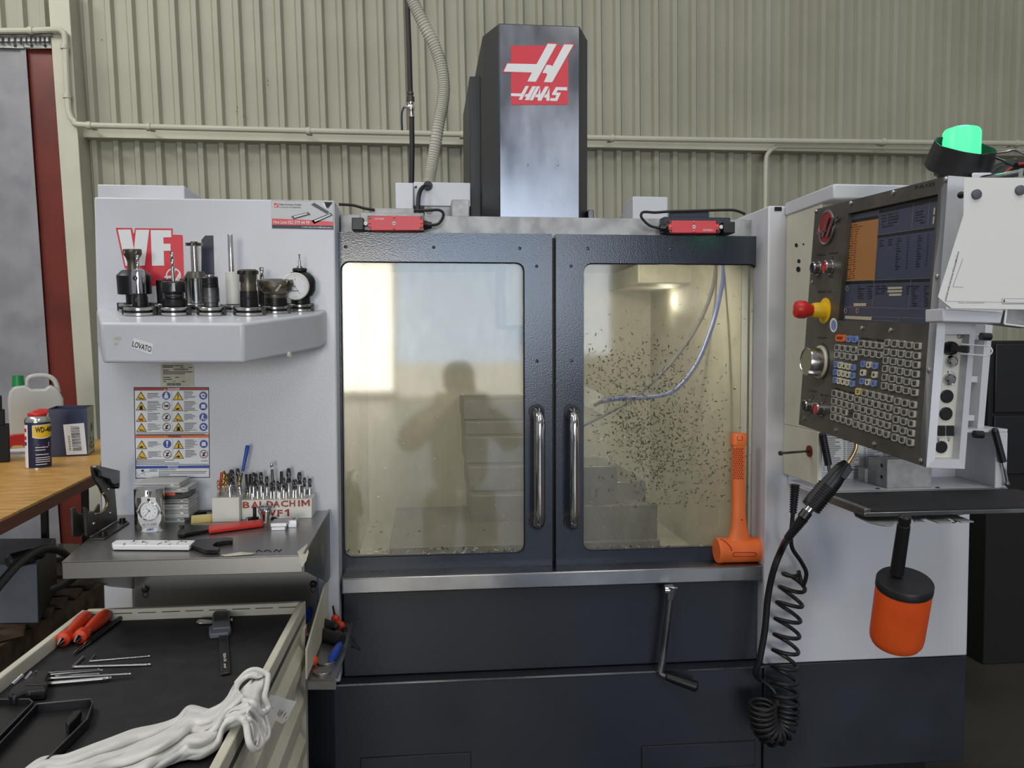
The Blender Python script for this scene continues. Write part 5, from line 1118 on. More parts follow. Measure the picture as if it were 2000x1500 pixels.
t, p, k = holder('mill_holder', 'wide cone-shaped face mill with square inserts on a black arbor', 539.5, 611.5, 26.5, [('arbor', 'black_oxide', [(21.5, 15), (21.5, 30)]), ('ring', 'tool_grey', [(21.5, 30), (21.7, 30.5), (21.7, 36)]), ('cutter', 'tool_grey', [(20.5, 36), (22, 38), (32, 49), (33, 54), (30, 63), (24, 65), (15, 62)])], fh=15); t['group'] = TG
for i in range(7):
    a = 2 * math.pi * (i + .12) / 7 - math.pi / 2; u = V((math.cos(a), math.sin(a), 0)); u = (u - SN * u.dot(SN)).normalized(); v = SN.cross(u); c = p + u * 30.5 * k + SN * 57 * k
    b = MB(); d1__ = (SN * .8 + v * .6).normalized(); d2__ = (v * .8 - SN * .6).normalized(); b.obox(c, u * 3.2 * k, d1__ * 5.2 * k, d2__ * 5.2 * k); b.build('insert', 'dark_steel', t, bevel=.0006)
    b = MB(); b.obox(p + u * 28.5 * k + SN * 50 * k + v * 7.5 * k, u * 3.2 * k, d1__ * 8 * k, d2__ * 2 * k); b.build('chip_pocket', 'tool_grey', t)
t, p, k = holder('probe_holder', 'black centring gauge with round white dial and thin stylus at the right end', 588, 607.5, 24, [('neck', 'black_oxide', [(18.5, 15), (18.5, 27), (17, 28)]), ('body', 'black_plastic', [(16, 26), (24, 30), (29, 40), (29.5, 58), (26, 66), (19, 73), (12, 76)]), ('top_ring', 'black_rubber', [(12, 76), (13.8, 77.5), (13.8, 81), (12, 82.5), (7, 83)]), ('stylus', 'bright_steel', [(5.5, 82), (5.5, 86), (2.6, 88), (2.4, 97), (1.2, 98), (1.2, 106), (1.7, 107), (1.7, 109), (0, 110)])], cat='gauge', fh=15); t['group'] = TG
dv = (SN.cross(V((1, 0, 0)))).normalized(); dv = dv if dv.y < 0 else -dv
c = p + SN * 49 * k + dv * 28.5 * k + V((-5 * k, 0, 0)); 
dl = MB().lathe(c, dv, [(26 * k, -.004), (26 * k, .004), (24.5 * k, .006), (22.5 * k, .005)], 36).build('dial_rim', 'white_plastic', t)
b = MB(); e2 = dv.cross(V((1, 0, 0))); e2 = e2 if e2.z > 0 else -e2; mdl = lambda x, y, l=0: c + V((1, 0, 0)) * x * k - e2 * y * k + dv * (.0056 + l)
b.ddisc(mdl, 0, 0, 22.8, 0, 0, 32)
for i in range(40):
    a = 2 * math.pi * i / 40; r0 = 19.5 if i % 5 else 17.8; b.dline(mdl, (r0 * math.cos(a), r0 * math.sin(a)), (21 * math.cos(a), 21 * math.sin(a)), .4, 1, .0004)
b.dline(mdl, (0, 0), (-10, -3), .6, 1, .0006); b.dline(mdl, (0, 0), (9, 15), .5, 1, .0006); b.ddisc(mdl, 0, 0, 1.6, 2, .0008, 12); b.drect(mdl, -6, 8, 6, 9.2, 1, .0004)
b.dtext(mdl, '0', -1, -12, 2, 3, 1, .0004); b.build('dial_face', ['white', 'ink', 'steel_dull'], dl, smooth=False)
# ================================================================== STEEL SIDE TABLE AND WHAT LIES ON IT
ZT = PY(637, 997, YF).z
def Tt(px, py, dz=0): return PZ(px, py, ZT + dz)
tbl = thing('side_table', 'dull stainless fold-down side table fixed to the white left cabinet', 'table', V((Tt(360, 1050).x, Tt(360, 1050).y, ZT - .25)))
c4 = [Tt(121, 1097), Tt(590, 1084), V((Tt(640, 998).x, YF - .002, ZT)), V((Tt(232, 1003).x, YF - .002, ZT))]
MB().prism([p - V((0, 0, .003)) for p in c4], (0, 0, .003)).build('table_top', 'steel_table', tbl)
lip = .034
b = MB(); q = c4[:2]; b.hexa([q[0], q[1], q[1] - V((0, 0, lip)), q[0] - V((0, 0, lip))], [p + V((0, .004, -.0032)) for p in (q[0], q[1])] + [p + V((0, .004, 0)) for p in (q[1] - V((0, 0, lip)), q[0] - V((0, 0, lip)))]); b.build('front_lip', 'steel_table', tbl, bevel=.001)
b = MB(); a0, a1 = c4[1], c4[2]; b.prism([a0 - V((0, 0, .0032)), a1 - V((0, 0, .0032)), a1 - V((0, 0, .165)), a1 + V((0, -.05, -.165)), a0 - V((0, -.06, .05)), a0 - V((0, 0, lip))], (.004, 0, 0)); b.build('side_plate', 'steel_dull', tbl)
b = MB(); b.tube([a0 + V((.003, 0, .001)), a1 + V((.003, 0, .001))], .003, 6); b.build('side_rim', 'stainless', tbl)
d0_ = c4[0]; b = MB(); b.prism([d0_ + V((.01, .02, -lip)), Tt(250, 1080) + V((0, .02, -lip)), V((PY(262, 1150, 2.06).x, 2.06, PY(262, 1150, 2.06).z)), V((PY(215, 1145, 2.05).x, 2.05, PY(215, 1146, 2.05).z))], (0, .004, 0)); b.build('bracket', 'dark_steel', tbl)
zpl = PY(430, 1240, 2.1).z; xp0, xp1 = PY(258, 1160, 2.09).x, PY(619, 1160, 2.09).x
MB().box(xp0, xp1, 2.09, YF - .001, zpl, ZT - .09).build('back_plate', 'steel_table', tbl)
MB().box(xp0, xp1, 2.05, 2.09, ZT - .10, ZT - .085).build('stiffener', 'steel_dull', tbl)
for px, py in ((284, 1150), (612, 1140)):
    MB().lathe(PY(px, py, 2.088), (0, -1, 0), [(.009, 0), (.009, .004), (.005, .008), (0, .0085)], 14).build('bolt', 'dark_steel', tbl)
    b = MB(); c = PY(px - 1, py + 10, 2.0895); b.ddisc(mY(2.0895), px, py + 11, 6, 0, .0004, 16, ry=7, rin=.8); b.build('keyhole', 'black_matte', tbl)
# scribbled stain in marker on the front edge
b = MB()
for q in ([(500, 1078), (505, 1074), (512, 1077)], [(515, 1077), (523, 1074), (530, 1077)], [(535, 1077), (540, 1073), (545, 1077), (550, 1073)]): b.tube([Tt(*p, .0006) for p in q], .0009, 4)
b.build('marker_scribble', 'ink', tbl)['kind'] = 'stuff'
b = MB(); 
for q in ([(430, 1084), (470, 1078), (500, 1080), (490, 1083), (440, 1087)], [(580, 1078), (600, 1062), (603, 1078), (598, 1095), (590, 1108), (586, 1090)]): b.poly([Tt(x, y, .0012) for x, y in q])
b.build('dried_residue', 'old_paper', tbl)['kind'] = 'stuff'
# --- height gauge block with dial
def T4(X, Y): return 200 + X / 8.333, 920 + Y / 8.333
gb = Tt(293, 1031); k = fwd(gb) / 1650
t = thing('height_gauge', 'round steel height setting gauge with a small white dial on its front plate', 'gauge', gb)
hG = .08
while pix(gb + V((0, 0, hG)))[1] > 953: hG += .001
MB().lathe(gb, (0, 0, 1), [(27.2 * k, 0), (27.8 * k, .002), (27.8 * k, hG - .002), (27.2 * k, hG), (0, hG)], 44).build('body', 'bright_steel', t)
Ypl = gb.y - 27.8 * k - .012; mg = mY(Ypl)
o = [(630, 425), (868, 432), (872, 490), (910, 545), (945, 610), (958, 720), (955, 800), (915, 880), (925, 930), (972, 985), (970, 1025), (595, 1082), (590, 1035), (640, 985), (645, 920), (600, 850), (577, 765), (575, 640), (590, 580), (632, 510)]
zmin = gb.z + .0005
def mgz(x, y, l=0):
    p = mg(x, y, l); p.z = max(p.z, zmin); return p
fp = MB().prism([mgz(*T4(*p)) for p in o], (0, .010, 0)).build('front_plate', 'aluminium', t, bevel=.001)
b = MB(); b.box(gb.x - 14 * k, gb.x + 14 * k, Ypl + .010, gb.y - 20 * k, zmin, zmin + hG * .8); b.build('spacer', 'dark_steel', t)
cD = mg(*T4(763, 650)); kk = fwd(cD) / 1650
MB().lathe(cD, (0, -1, 0), [(19 * kk, 0), (19 * kk, .004), (17.8 * kk, .005), (17.4 * kk, .0035)], 36).build('dial_rim', 'chrome', fp)
b = MB(); md_ = mY(Ypl - .0038); cx, cy = T4(763, 650); b.ddisc(md_, cx, cy, 17.5, 0, 0, 32)
for i in range(40):
    a = 2 * math.pi * i / 40; r0 = 15.3 if i % 4 else 13.8; b.dline(md_, (cx + r0 * math.cos(a), cy + r0 * math.sin(a)), (cx + 16.6 * math.cos(a), cy + 16.6 * math.sin(a)), .35, 1, .0003)
for i, s_ in enumerate(('0', '10', '20', '30', '40', '50', '40', '30', '20', '10')):
    a = 2 * math.pi * i / 10 - math.pi / 2; b.dtext(md_, s_, cx + 11.8 * math.cos(a) - 1.3, cy + 11.8 * math.sin(a) + 1.2, 1.2 * len(s_), 2.3, 1, .0003)
b.dline(md_, (cx, cy), T4(680, 745), .7, 1, .0006); b.dline(md_, (cx, cy), T4(705, 600), .6, 1, .0006); b.ddisc(md_, cx, cy, 2, 2, .0008, 14); b.build('dial_face', ['white', 'ink', 'bright_steel'], fp, smooth=False)
b = MB(); b.ddisc(mg, *T4(750, 470), 2.9, 1, .0005, 16)
xx, yy = T4(655, 898); b.dtext(mg, 'H = 100', xx, yy, 27, 4.8, 2, .0005, .0, dx=(1, -.07))
pl_ = rrect(655, 935, 902, 1005, 34, 4); b.dpoly(mg, [T4(x, y - (x - 655) * .05) for x, y in pl_], 0, .0008); xx, yy = T4(712, 978); b.dtext(mg, 'WMW', xx, yy, 14, 4.6, 3, .0013, .02, dx=(1, -.1), shear=.35); b.build('plate_print', ['white', 'ink', 'dark_steel', 'blue_print'], fp, smooth=False)
b = MB(); c = mg(*T4(748, 430)) + V((0, .005, 0)); b.lathe(c, (0, 0, 1), [(.0028, 0), (.0028, .006), (.005, .006), (.005, .0125), (.003, .0135)], 16); b.build('stem', 'chrome', t)
for px in (577, 945): MB().lathe(mg(*T4(px, 670)) + V((0, .004, 0)), (-1 if px < 700 else 1, 0, 0), [(.006, -.002), (.006, .002), (.004, .004)], 16).build('side_knob', 'chrome', t)
# --- stack of flat translucent cases
Yc_ = 2.0
cs = [(262, 352, 943, 952), (257, 367, 952, 961), (284, 366, 971, 979.5), (285, 368, 979.5, 989), (284, 367, 989, 1004), (288, 357, 1004, 1013)]
zc_ = ZT; 
zz = [PY(320, y, Yc_).z for y in (1013, 1004, 989, 979.5, 971, 961, 952, 943)]
off = ZT - zz[0]; zz = [z + off * (1 - i / 7) for i, z in enumerate(zz)]
lv = {5: (zz[0], zz[1]), 4: (zz[1], zz[2]), 3: (zz[2], zz[3]), 2: (zz[3], zz[4]), 1: (zz[5], zz[6]), 0: (zz[6], zz[7])}
nmz = ['topmost', 'second from the top', 'directly under the black holder', 'fourth from the top', 'second from the bottom, the thickest', 'at the bottom']
for i, (x0, x1, a, c) in enumerate(cs):
    z0, z1 = lv[i]; X0, X1 = max(PY(x0, 990, Yc_).x, -9), PY(x1, 990, Yc_).x; dy = (i % 3) * .006
    t = thing('insert_case', 'flat translucent case in the stack behind the dial gauge, %s' % nmz[i], 'case', ((X0 + X1) / 2, Yc_ + .04, z0), 'flat cases stacked behind the dial gauge')
    MB().box(X0, X1, Yc_ + dy, Yc_ + .085 + dy, z0, lerp(z0, z1, .5)).build('case_base', 'translucent_plastic', t, bevel=.0012)
    MB().box(X0 + .001, X1 - .001, Yc_ + dy + .001, Yc_ + .084 + dy, lerp(z0, z1, .52), z1 - .0004).build('case_lid', 'translucent_plastic', t, bevel=.0012)
    MB().box(lerp(X0, X1, .8), lerp(X0, X1, .88), Yc_ + dy - .0015, Yc_ + dy, lerp(z0, z1, .4), lerp(z0, z1, .7)).build('catch', 'white_plastic', t)
X0, X1, X2 = PY(300, 965, Yc_).x, PY(357, 965, Yc_).x, PY(374, 965, Yc_).x
t = thing('insert_screwdriver', 'flat black tool with orange label slotted into the stack of cases', 'tool', (X1, Yc_ + .03, zz[4]))
b = MB().box(X0, X1, Yc_ - .004, Yc_ + .07, zz[4] + .0004, zz[5] - .001); b.obox(V(((X1 + X2) / 2, Yc_ + .012, (zz[4] + zz[5]) / 2 + .004)), V(((X2 - X1) / 2 + .002, 0, .003)), V((0, .016, 0)), V((0, 0, .0062)))
b.build('holder_body', 'black_plastic', t, bevel=.001)
b = MB(); m2 = mY(Yc_ - .004); b.dpoly(m2, rrect(318, 962.5, 342.5, 967.5, 2.4, 3), 0, .0005); b.drect(m2, 322, 964.5, 338, 966, 1, .001); b.build('orange_label', ['orange_paint', 'red_dark'], t)
# --- small things along the back of the table
def flat(name, label, cat, pts, th, m_, fn=None, parts=None, z0=0, group=None, bev=.0008):
    P = [Tt(x, y, z0) for x, y in pts]; c = sum(P, V((0, 0, 0))) / len(P); t = thing(name, label, cat, c, group)
    MB().prism(P, (0, 0, th)).build(parts or 'body', m_, t, bevel=bev); return t
t = flat('black_clamp', 'black slotted tool lying against the cabinet behind the yellow strip', 'tool', [(360, 1004), (363, 999), (413, 998), (413, 1004), (368, 1009)], .008, 'black_plastic')
MB().prism([Tt(404, 1001, .008), Tt(413, 1001, .008), Tt(413, 1005, .008), Tt(404, 1005, .008)], (0, 0, .002)).build('grey_end', 'steel_dull', t)
q = [Tt(373, 1022), Tt(415, 1018)]; 
t = thing('yellow_strip', 'pale yellow dotted plastic strip standing behind the red handled wrench', 'strip', lerp(q[0], q[1], .5))
b = MB(); b.prism([q[0], q[1], q[1] + V((0, .004, .0165)), q[0] + V((0, .004, .0165))], (0, .006, 0)); b.build('body', 'scale_yellow', t)
b = MB(); mq = mN(q[0] , (q[1] - q[0]).cross(V((0, .004, .0165))))
for i in range(14):
    for j in range(4): b.ddisc(mq, 376 + i * 2.7 + (j % 2), 1012.5 + j * 2.3 - i * .25, .55, 0, -.0006 if mq(380, 1015, 1).y > q[0].y else .0006, 6)
b.build('dots', 'yellow_plastic', t)['kind'] = 'stuff'
def C3(X, Y): return 400 + X / 7.5, 850 + Y / 7.5
# blocks with tools
def block(name, label, f0, f1, ytop, yback, xr, txt=False):
    A, B = Tt(*f0), Tt(*f1); B.y = A.y = min(A.y, B.y, YF - .09); h = PY((f0[0] + f1[0]) / 2, ytop, A.y).z - ZT
    A = V((PY(*f0, A.y).x, A.y, ZT)); B = V((PY(*f1, A.y).x, A.y, ZT)); Dp = .075
    t = thing(name, label, 'tool block', V(((A.x + B.x) / 2, A.y + Dp / 2, ZT)))
    MB().box(A.x, B.x, A.y, A.y + Dp, ZT, ZT + h).build('block_body', 'white_plastic', t, bevel=.001); return t, A, B, h, Dp
tb1, a1_, b1_, h1_, D1 = block('drill_block', 'plain white plastic block holding drills and a blue handled file', (414.5, 1020), (467.5, 1018), 972.5, 954, 0)
tb2, a2_, b2_, h2_, D2 = block('end_mill_block', 'white plastic block lettered in red and holding many end mills', (472, 1013), (609, 1009), 976, 961, 0)
m2 = mY(a2_.y); b = MB()
for i, ch in enumerate('BALDACH'):
    x0 = (555, 675, 800, 905, 1002, 1112, 1240, 1362, 1410)[i]; x1 = (658, 790, 880, 1000, 1100, 1225, 1325, 1395, 1540)[i]; xx, yy = C3(x0, 1070 - i * 4); b.dtext(m2, ch, xx, yy, (x1 - x0) / 7.5, 12.6, 0, .0006, .032)
for ch, x0, x1 in (('V', 940, 1045), ('F', 1062, 1140)): xx, yy = C3(x0, 1190); b.dtext(m2, ch, xx, yy, (x1 - x0) / 7.5, 13, 0, .0006, .032)
for q in ([(1364, 952), (1393, 951), (1395, 1044), (1366, 1046)], [(1412, 950), (1440, 949), (1444, 1040), (1416, 1042)], [(1510, 944), (1538, 943), (1541, 1036), (1513, 1038)], [(1412, 950), (1440, 949), (1488, 1010), (1470, 1030)], [(1538, 943), (1512, 944), (1462, 1010), (1480, 1030)], [(1205, 1085), (1235, 1082), (1238, 1182), (1208, 1184)], [(1205, 1085), (1208, 1112), (1172, 1126), (1170, 1106)]): b.dpoly(m2, [C3(*p) for p in q], 0, .0006)
b.build('red_lettering', 'red_dark', tb2, smooth=False)
def bit(name, label, cat, group, base, tipx, tipy, r, kind, lean_d):
    k = fwd(base) / 1650; tip = PD(tipx, tipy, fwd(base) + lean_d); L = (tip - base).length; ax_ = (tip - base).normalized(); b = MB(); base2 = base - ax_ * .004
    if kind == 'mill':
        b.lathe(base2, ax_, [(r * .86, 0), (r * .86, L * .48)], 12, 0); flute(b, base + ax_ * (L * .47), ax_, r, L * .53, 1, turns=1.6, n=12, k=12, depth=.38)
    elif kind == 'drill':
        b.lathe(base2, ax_, [(r * .9, 0), (r * .9, L * .4)], 10, 0); flute(b, base + ax_ * L * .4, ax_, r, L * .5, 1, turns=2.6, n=12, k=14, depth=.45); b.lathe(base + ax_ * L * .895, ax_, [(r * .9, 0), (.0002, L * .07)], 10, 1)
    elif kind == 'tap':
        b.lathe(base2, ax_, [(r * .8, 0), (r * .8, L * .5)], 12, 0); P = []; 
        pr = [(r * (1 if j % 2 else .84), L * (.5 + .5 * j / 22)) for j in range(22)] + [(r * .6, L)]; b.lathe(base, ax_, pr, 12, 1)
    elif kind == 'ball': b.lathe(base2, ax_, [(r * .8, 0), (r * .8, L * .82), (r * .6, L * .84)], 12, 0); flute(b, base + ax_ * L * .84, ax_, r, L * .1, 1, turns=.5, k=5, depth=.4); b.ball(base + ax_ * L * .95, r * .95, 10, 1, ax=ax_)
    elif kind == 'pen': b.lathe(base2, ax_, [(r * .5, 0), (r * .6, L * .45), (r, L * .46), (r, L * .96), (r * .6, L)], 12, 1)
    elif kind == 'file': b.lathe(base2, ax_, [(r * .35, 0), (r * .45, L * .42), (r * .5, L * .45)], 10, 0); b.lathe(base + ax_ * L * .45, ax_, [(r * .7, 0), (r * .8, L * .05), (r, L * .35), (r * 1.15, L * .5), (r * .9, L * .545), (0, L * .55)], 14, 1)
    mm = {'mill': ('bright_steel', 'flute_steel'), 'drill': ('bright_steel', 'flute_steel'), 'tap': ('bright_steel', 'dark_steel'), 'ball': ('steel_dull', 'bright_steel'), 'pen': ('black_plastic', 'handle_red'), 'file': ('steel_dull', 'blue_plastic'), 'gold': ()}[kind]
    if cat == 'drill' and 'gold' in label: mm = ('bright_steel', 'bright_gold')
    o = b.build(name, list(mm)); tag(o, label, cat, group); return o
def base_in(A, B, h, Dp, px, fy): X = PY(px, 975, A.y + Dp * fy).x; X = min(max(X, A.x + .006), B.x - .006); return V((X, A.y + Dp * fy, ZT + h))
O1 = ['first', 'second', 'third', 'fourth', 'fifth', 'sixth', 'seventh', 'eighth', 'ninth', 'tenth', 'eleventh', 'twelfth', 'thirteenth', 'fourteenth', 'fifteenth']
sm = [(205, 190, 640, 2.2, 'drill', 'short gold tipped drill at the left front corner of the plain block', .12), (222, 255, 515, 3.4, 'pen', 'orange red marking pen leaning in the plain white block', .45), (245, 290, 500, 3.6, 'drill', 'long gold coloured drill leaning right beside the orange pen', .25), (305, 305, 640, 2.6, 'drill', 'straight short gold drill in the front middle of the plain block', .12), (318, 318, 545, 3, 'drill', 'dark drill standing behind the gold drills in the plain block', .75),
      (372, 352, 555, 2.6, 'tap', 'thin dark tap leaning left at the front of the plain block', .15), (380, 382, 505, 3.2, 'mill', 'dark end mill at the back middle of the plain block', .8), (425, 405, 488, 3.2, 'drill', 'tall dark twist drill leaning left in the plain block', .55), (470, 418, 700, 2, 'drill', 'slim bright drill leaning steeply left in the plain block', .3), (488, 516, 555, 2.8, 'drill', 'gold spiral drill leaning right at the block corner under the file', .2), (540, 478, 485, 4, 'mill', 'stout end mill leaning left at the back right of the plain block', .6)]
for bx, tx, ty, r, kd, lb, fy in sm:
    px, py = C3(tx, ty); bs = base_in(a1_, b1_, h1_, D1, C3(bx, 0)[0], fy); bit('drill_bit' if kd != 'pen' else 'marking_pen', lb, 'drill' if kd != 'pen' else 'pen', 'bits in the plain white block', bs, px, py, r * fwd(bs) / 1650, kd, .004)
bs = base_in(a1_, b1_, h1_, D1, 466, .85); bit('needle_file', 'blue handled needle file standing tall out of the plain white block', 'file', None, bs, *C3(630, 145), 3.6 * fwd(bs) / 1650, 'file', .012)
bk = [(606, 605, 570, 2.9, 'tap'), (664, 662, 565, 2.9, 'tap'), (716, 714, 545, 3.6, 'mill'), (752, 750, 538, 3.2, 'drill'), (830, 822, 538, 3.8, 'mill'), (912, 908, 600, 3.4, 'mill'), (1010, 978, 395, 3.5, 'ball'), (1128, 1122, 528, 3.3, 'tap'), (1236, 1226, 482, 4.7, 'mill'), (1390, 1385, 540, 4.3, 'mill'), (1462, 1460, 618, 3, 'mill'), (1540, 1537, 632, 3.4, 'mill')]
fr_ = [(612, 612, 700, 2.2, 'drill'), (645, 640, 690, 2.2, 'drill'), (693, 690, 712, 2.2, 'mill'), (775, 770, 655, 2.3, 'mill'), (857, 853, 700, 2.3, 'mill'), (970, 966, 690, 2.4, 'mill'), (1018, 1012, 655, 2.6, 'mill'), (1075, 1066, 668, 2.4, 'mill'), (1100, 1098, 690, 3, 'mill'), (1158, 1155, 622, 2.8, 'mill'), (1192, 1190, 700, 2.5, 'mill'), (1298, 1300, 650, 2.7, 'mill'), (1336, 1334, 642, 2.5, 'mill'), (1420, 1420, 742, 2.2, 'mill'), (1500, 1500, 790, 2, 'drill')]
KN = {'tap': 'ribbed dark tap', 'mill': 'spiral end mill', 'drill': 'slim drill', 'ball': 'long shank ball cutter, the tallest tool'}
for row_, lst, fy0 in (('back', bk, .62), ('front', fr_, .16)):
    for i, (bx, tx, ty, r, kd) in enumerate(lst):
        px, py = C3(tx, ty); bs = base_in(a2_, b2_, h2_, D2, C3(bx, 0)[0], fy0 + (.12 if i % 2 else 0))
        lb = '%s in the lettered block, %s tool from the left in its %s row' % (KN[kd], O1[i], row_)
        if kd == 'ball': lb = 'long shank ball cutter, the tallest tool in the lettered block'
        bit('end_mill' if kd != 'tap' else 'thread_tap', lb, 'cutter', 'cutting tools in the lettered white block', bs, px, py, r * fwd(bs) / 1650, kd, .003)
# collet, bolt, blocks, wrenches
c = Tt(518, 1021); k = fwd(c) / 1650
t = thing('spring_collet', 'bright tapered spring collet standing on its narrow end before the red lettering', 'collet', c)
MB().lathe(c, (0, 0, 1), [(5.5 * k, 0), (6 * k, 1 * k), (8 * k, 12 * k), (13.5 * k, 23 * k), (14 * k, 24 * k), (12.4 * k, 26 * k), (12.4 * k, 28 * k), (13.6 * k, 29 * k), (12.4 * k, 33 * k), (6 * k, 33.5 * k), (5 * k, 30 * k)], 40, shape=lambda i, a: 1 - (.12 if abs(((a * 8 / math.pi) % 2) - 1) < .12 else 0)).build('collet_body', 'chrome', t)
c = Tt(498, 1014); k = fwd(c) / 1650
t = thing('black_bolt', 'black hex bolt standing on its head between wrench and lettered block', 'bolt', c)
MB().lathe(c, (0, 0, 1), [(8 * k, 0), (8 * k, 5 * k), (4 * k, 5.5 * k), (4 * k, 24 * k), (3 * k, 25 * k)], 18).build('bolt_body', 'black_oxide', t)
c0, c1 = Tt(483, 1014, .004), Tt(492, 1013, .004); t = thing('allen_screw', 'small black cap screw lying left of the standing bolt', 'screw', c0 - V((0, 0, .004)))
MB().cyl(c0, c1, .0042, n=12).build('screw_head', 'black_oxide', t); MB().cyl(c0 - (c1 - c0) * .25, c0, .0042, n=10).build('bright_end', 'chrome', t)
c = Tt(536, 1013, .005); t = tag(MB().lathe(c - V((.006, 0, 0)), (1, -.3, .0), [(.0045, 0), (.0045, .009), (.003, .011)], 14).build('small_pin', 'black_oxide'), 'small black round pin lying right of the bright collet', 'pin')
def alu(name, label, x0, x1, y0, y1, step):
    A, B = Tt(x0, y1), Tt(x1, y1); Y = A.y; h = PY(x0, y0, Y).z - ZT; X0, X1 = PY(x0, y1, Y).x, PY(x1, y1, Y).x
    t = thing(name, label, 'block', V(((X0 + X1) / 2, Y + .02, ZT))); b = MB()
    if step: b.box(X0 + .001, X1 - .003, Y, Y + .04, ZT, ZT + h * .48); b.box(X0, X1, Y - .002, Y + .045, ZT + h * .5, ZT + h)
    else: b.box(X0, X1, Y, Y + .045, ZT, ZT + h)
    b.build('block_body', 'aluminium', t, bevel=.0008)
    if not step: MB().lathe(V((lerp(X0, X1, .55), Y + .02, ZT + h - .0005)), (0, 0, 1), [(.004, 0), (.004, .0008)], 12).build('bore', 'black_matte', t)
    return t
alu('aluminium_block', 'stepped bright aluminium block before the lettered tool block', 528.7, 560, 1021.5, 1036.5, True); alu('aluminium_block', 'small square aluminium block with a hole, right of the stepped one', 562.5, 579.5, 1016.5, 1030.5, False)
hz_ = .011
t = thing('collet_wrench', 'black pin wrench with red grip lying across the side table', 'wrench', Tt(430, 1033))
P = [Tt(*C3(*p), hz_) for p in ((45, 1345), (85, 1300), (800, 1232), (850, 1240), (872, 1265), (845, 1285), (60, 1388))]; MB().prism(P, (0, 0, -.009)).build('red_grip', 'red_plastic', t, bevel=.0025, seg=3)
P = [Tt(*T4(*p), hz_ - .002) for p in ((1760, 880), (1760, 945), (1380, 1010), (1330, 1030), (1225, 1030), (1222, 985), (1260, 940), (1270, 905), (1330, 875), (1420, 872))]; MB().prism(P, (0, 0, -.006)).build('wrench_bar', 'black_oxide', t, bevel=.001)
c = Tt(*T4(1290, 915), hz_ - .002); MB().lathe(c, (0, 0, 1), [(.005, 0), (.005, .004), (.003, .005)], 14).build('pin', 'dark_steel', t)
t = thing('hook_spanner', 'dark hook spanner with a white taped handle covered in marker writing', 'wrench', Tt(330, 1062))
P = [Tt(*T4(*p), .012) for p in ((152, 1165), (215, 1125), (290, 1118), (1510, 1125), (1412, 1212), (170, 1205))]; hnd = MB().prism(P, (0, 0, -.010)).build('taped_handle', 'white', t, bevel=.0022, seg=3)
P = [Tt(*C2(*p), .010) for p in ((930, 1250), (985, 1215), (1180, 1204), (1225, 1207), (1222, 1228), (1195, 1224), (1115, 1236), (1088, 1252), (1090, 1262), (1140, 1275), (1122, 1290), (1040, 1288))]; MB().prism(P, (0, 0, -.008)).build('hook_head', 'black_oxide', t, bevel=.001)
b = MB(); mt_ = lambda x, y, l=0: Tt(x, y, .0122 + l)
for s_, X, Y, w_, h_, d in (('T', 185, 1205, 40, 50, (.5, -.8)), ('IL', 330, 1205, 50, 55, (1, -.3)), ('J', 450, 1160, 70, 40, (1, -.2)), ('C', 510, 1200, 70, 60, (.7, -.6)), ('F', 640, 1160, 60, 40, (1, .2)), ('7', 690, 1205, 50, 60, (.8, -.5)), ('N', 890, 1205, 70, 50, (.9, -.4)), ('C', 1000, 1165, 90, 45, (1, -.2)), ('IV', 1070, 1205, 50, 40, (.9, -.3)), ('E', 1200, 1200, 80, 70, (.7, -.7)), ('M', 1270, 1150, 90, 30, (1, .1))):
    xx, yy = T4(X, Y); b.dtext(mt_, s_, xx, yy, w_ / 8.33, h_ / 8.33 * .8, 0, .0004, 0, dx=d, dy=(.5, -.7))
b.build('marker_writing', 'ink', hnd)
# --- tool holder clamping fixture at the table's left end
P1, P2 = Tt(174, 1053), Tt(232, 1018); ud = (P2 - P1).normalized(); nn = ud.cross(V((0, 0, 1))).normalized(); nn = nn if nn.dot(CAM - P1) > 0 else -nn
mx_ = mN(P1, nn)
def R8(X, Y): return X / 3, 700 + Y / 3
t = thing('clamping_fixture', 'black steel tool holder clamp with round cut-out bolted to the side table', 'fixture', P1)
arc = [(570 + 62 * math.cos(a), 845 + 66 * math.sin(a)) for a in [math.radians(100 - 12 * i) for i in range(14)]]
o = [(500, 872), (512, 880), (522, 905), (540, 893), (552, 910)] + arc + [(590, 755), (560, 715), (552, 690), (545, 645), (545, 628), (680, 660), (682, 740), (675, 770), (690, 955), (525, 1062), (512, 1040)]
def mz(x, y, l=0): p = mx_(x, y, l); p.z = max(p.z, ZT + .004); return p
MB().prism([mz(*R8(*p)) for p in o], -nn * .006).build('clamp_plate', 'dark_steel', t, bevel=.001)
o2 = [(484, 880), (500, 868), (520, 905), (550, 912)] + arc[:7] + [(640, 850), (645, 960), (525, 1050), (490, 1040)]
MB().prism([mz(*R8(*p)) - nn * .02 for p in o2], -nn * .005).build('clamp_plate', 'dark_steel', t, bevel=.001)
MB().prism([mz(*R8(*p), .002) for p in ((540, 640), (545, 626), (682, 658), (682, 745), (640, 735), (622, 705), (600, 700), (575, 690), (570, 665))], nn * .008).build('clamp_jaw', 'steel_dull', t, bevel=.001)
MB().prism([Tt(*R8(*p)) for p in ((527, 1066), (615, 1064), (758, 968), (700, 950))], (0, 0, .004)).build('base_plate', 'dark_steel', t, bevel=.001)
for px, py in ((606, 1026), (718, 948)): c = Tt(*R8(px, py + 10), .004); MB().lathe(c, (0, 0, 1), [(.010, 0), (.010, .002), (.0065, .002), (.0065, .009), (.003, .009), (.003, .006)], 16).build('bolt', 'black_oxide', t)
for px, py in ((548, 968), (645, 906), (635, 766)): MB().ball(mx_(*R8(px, py), .001), .0035, 10).build('pin', 'chrome', t)
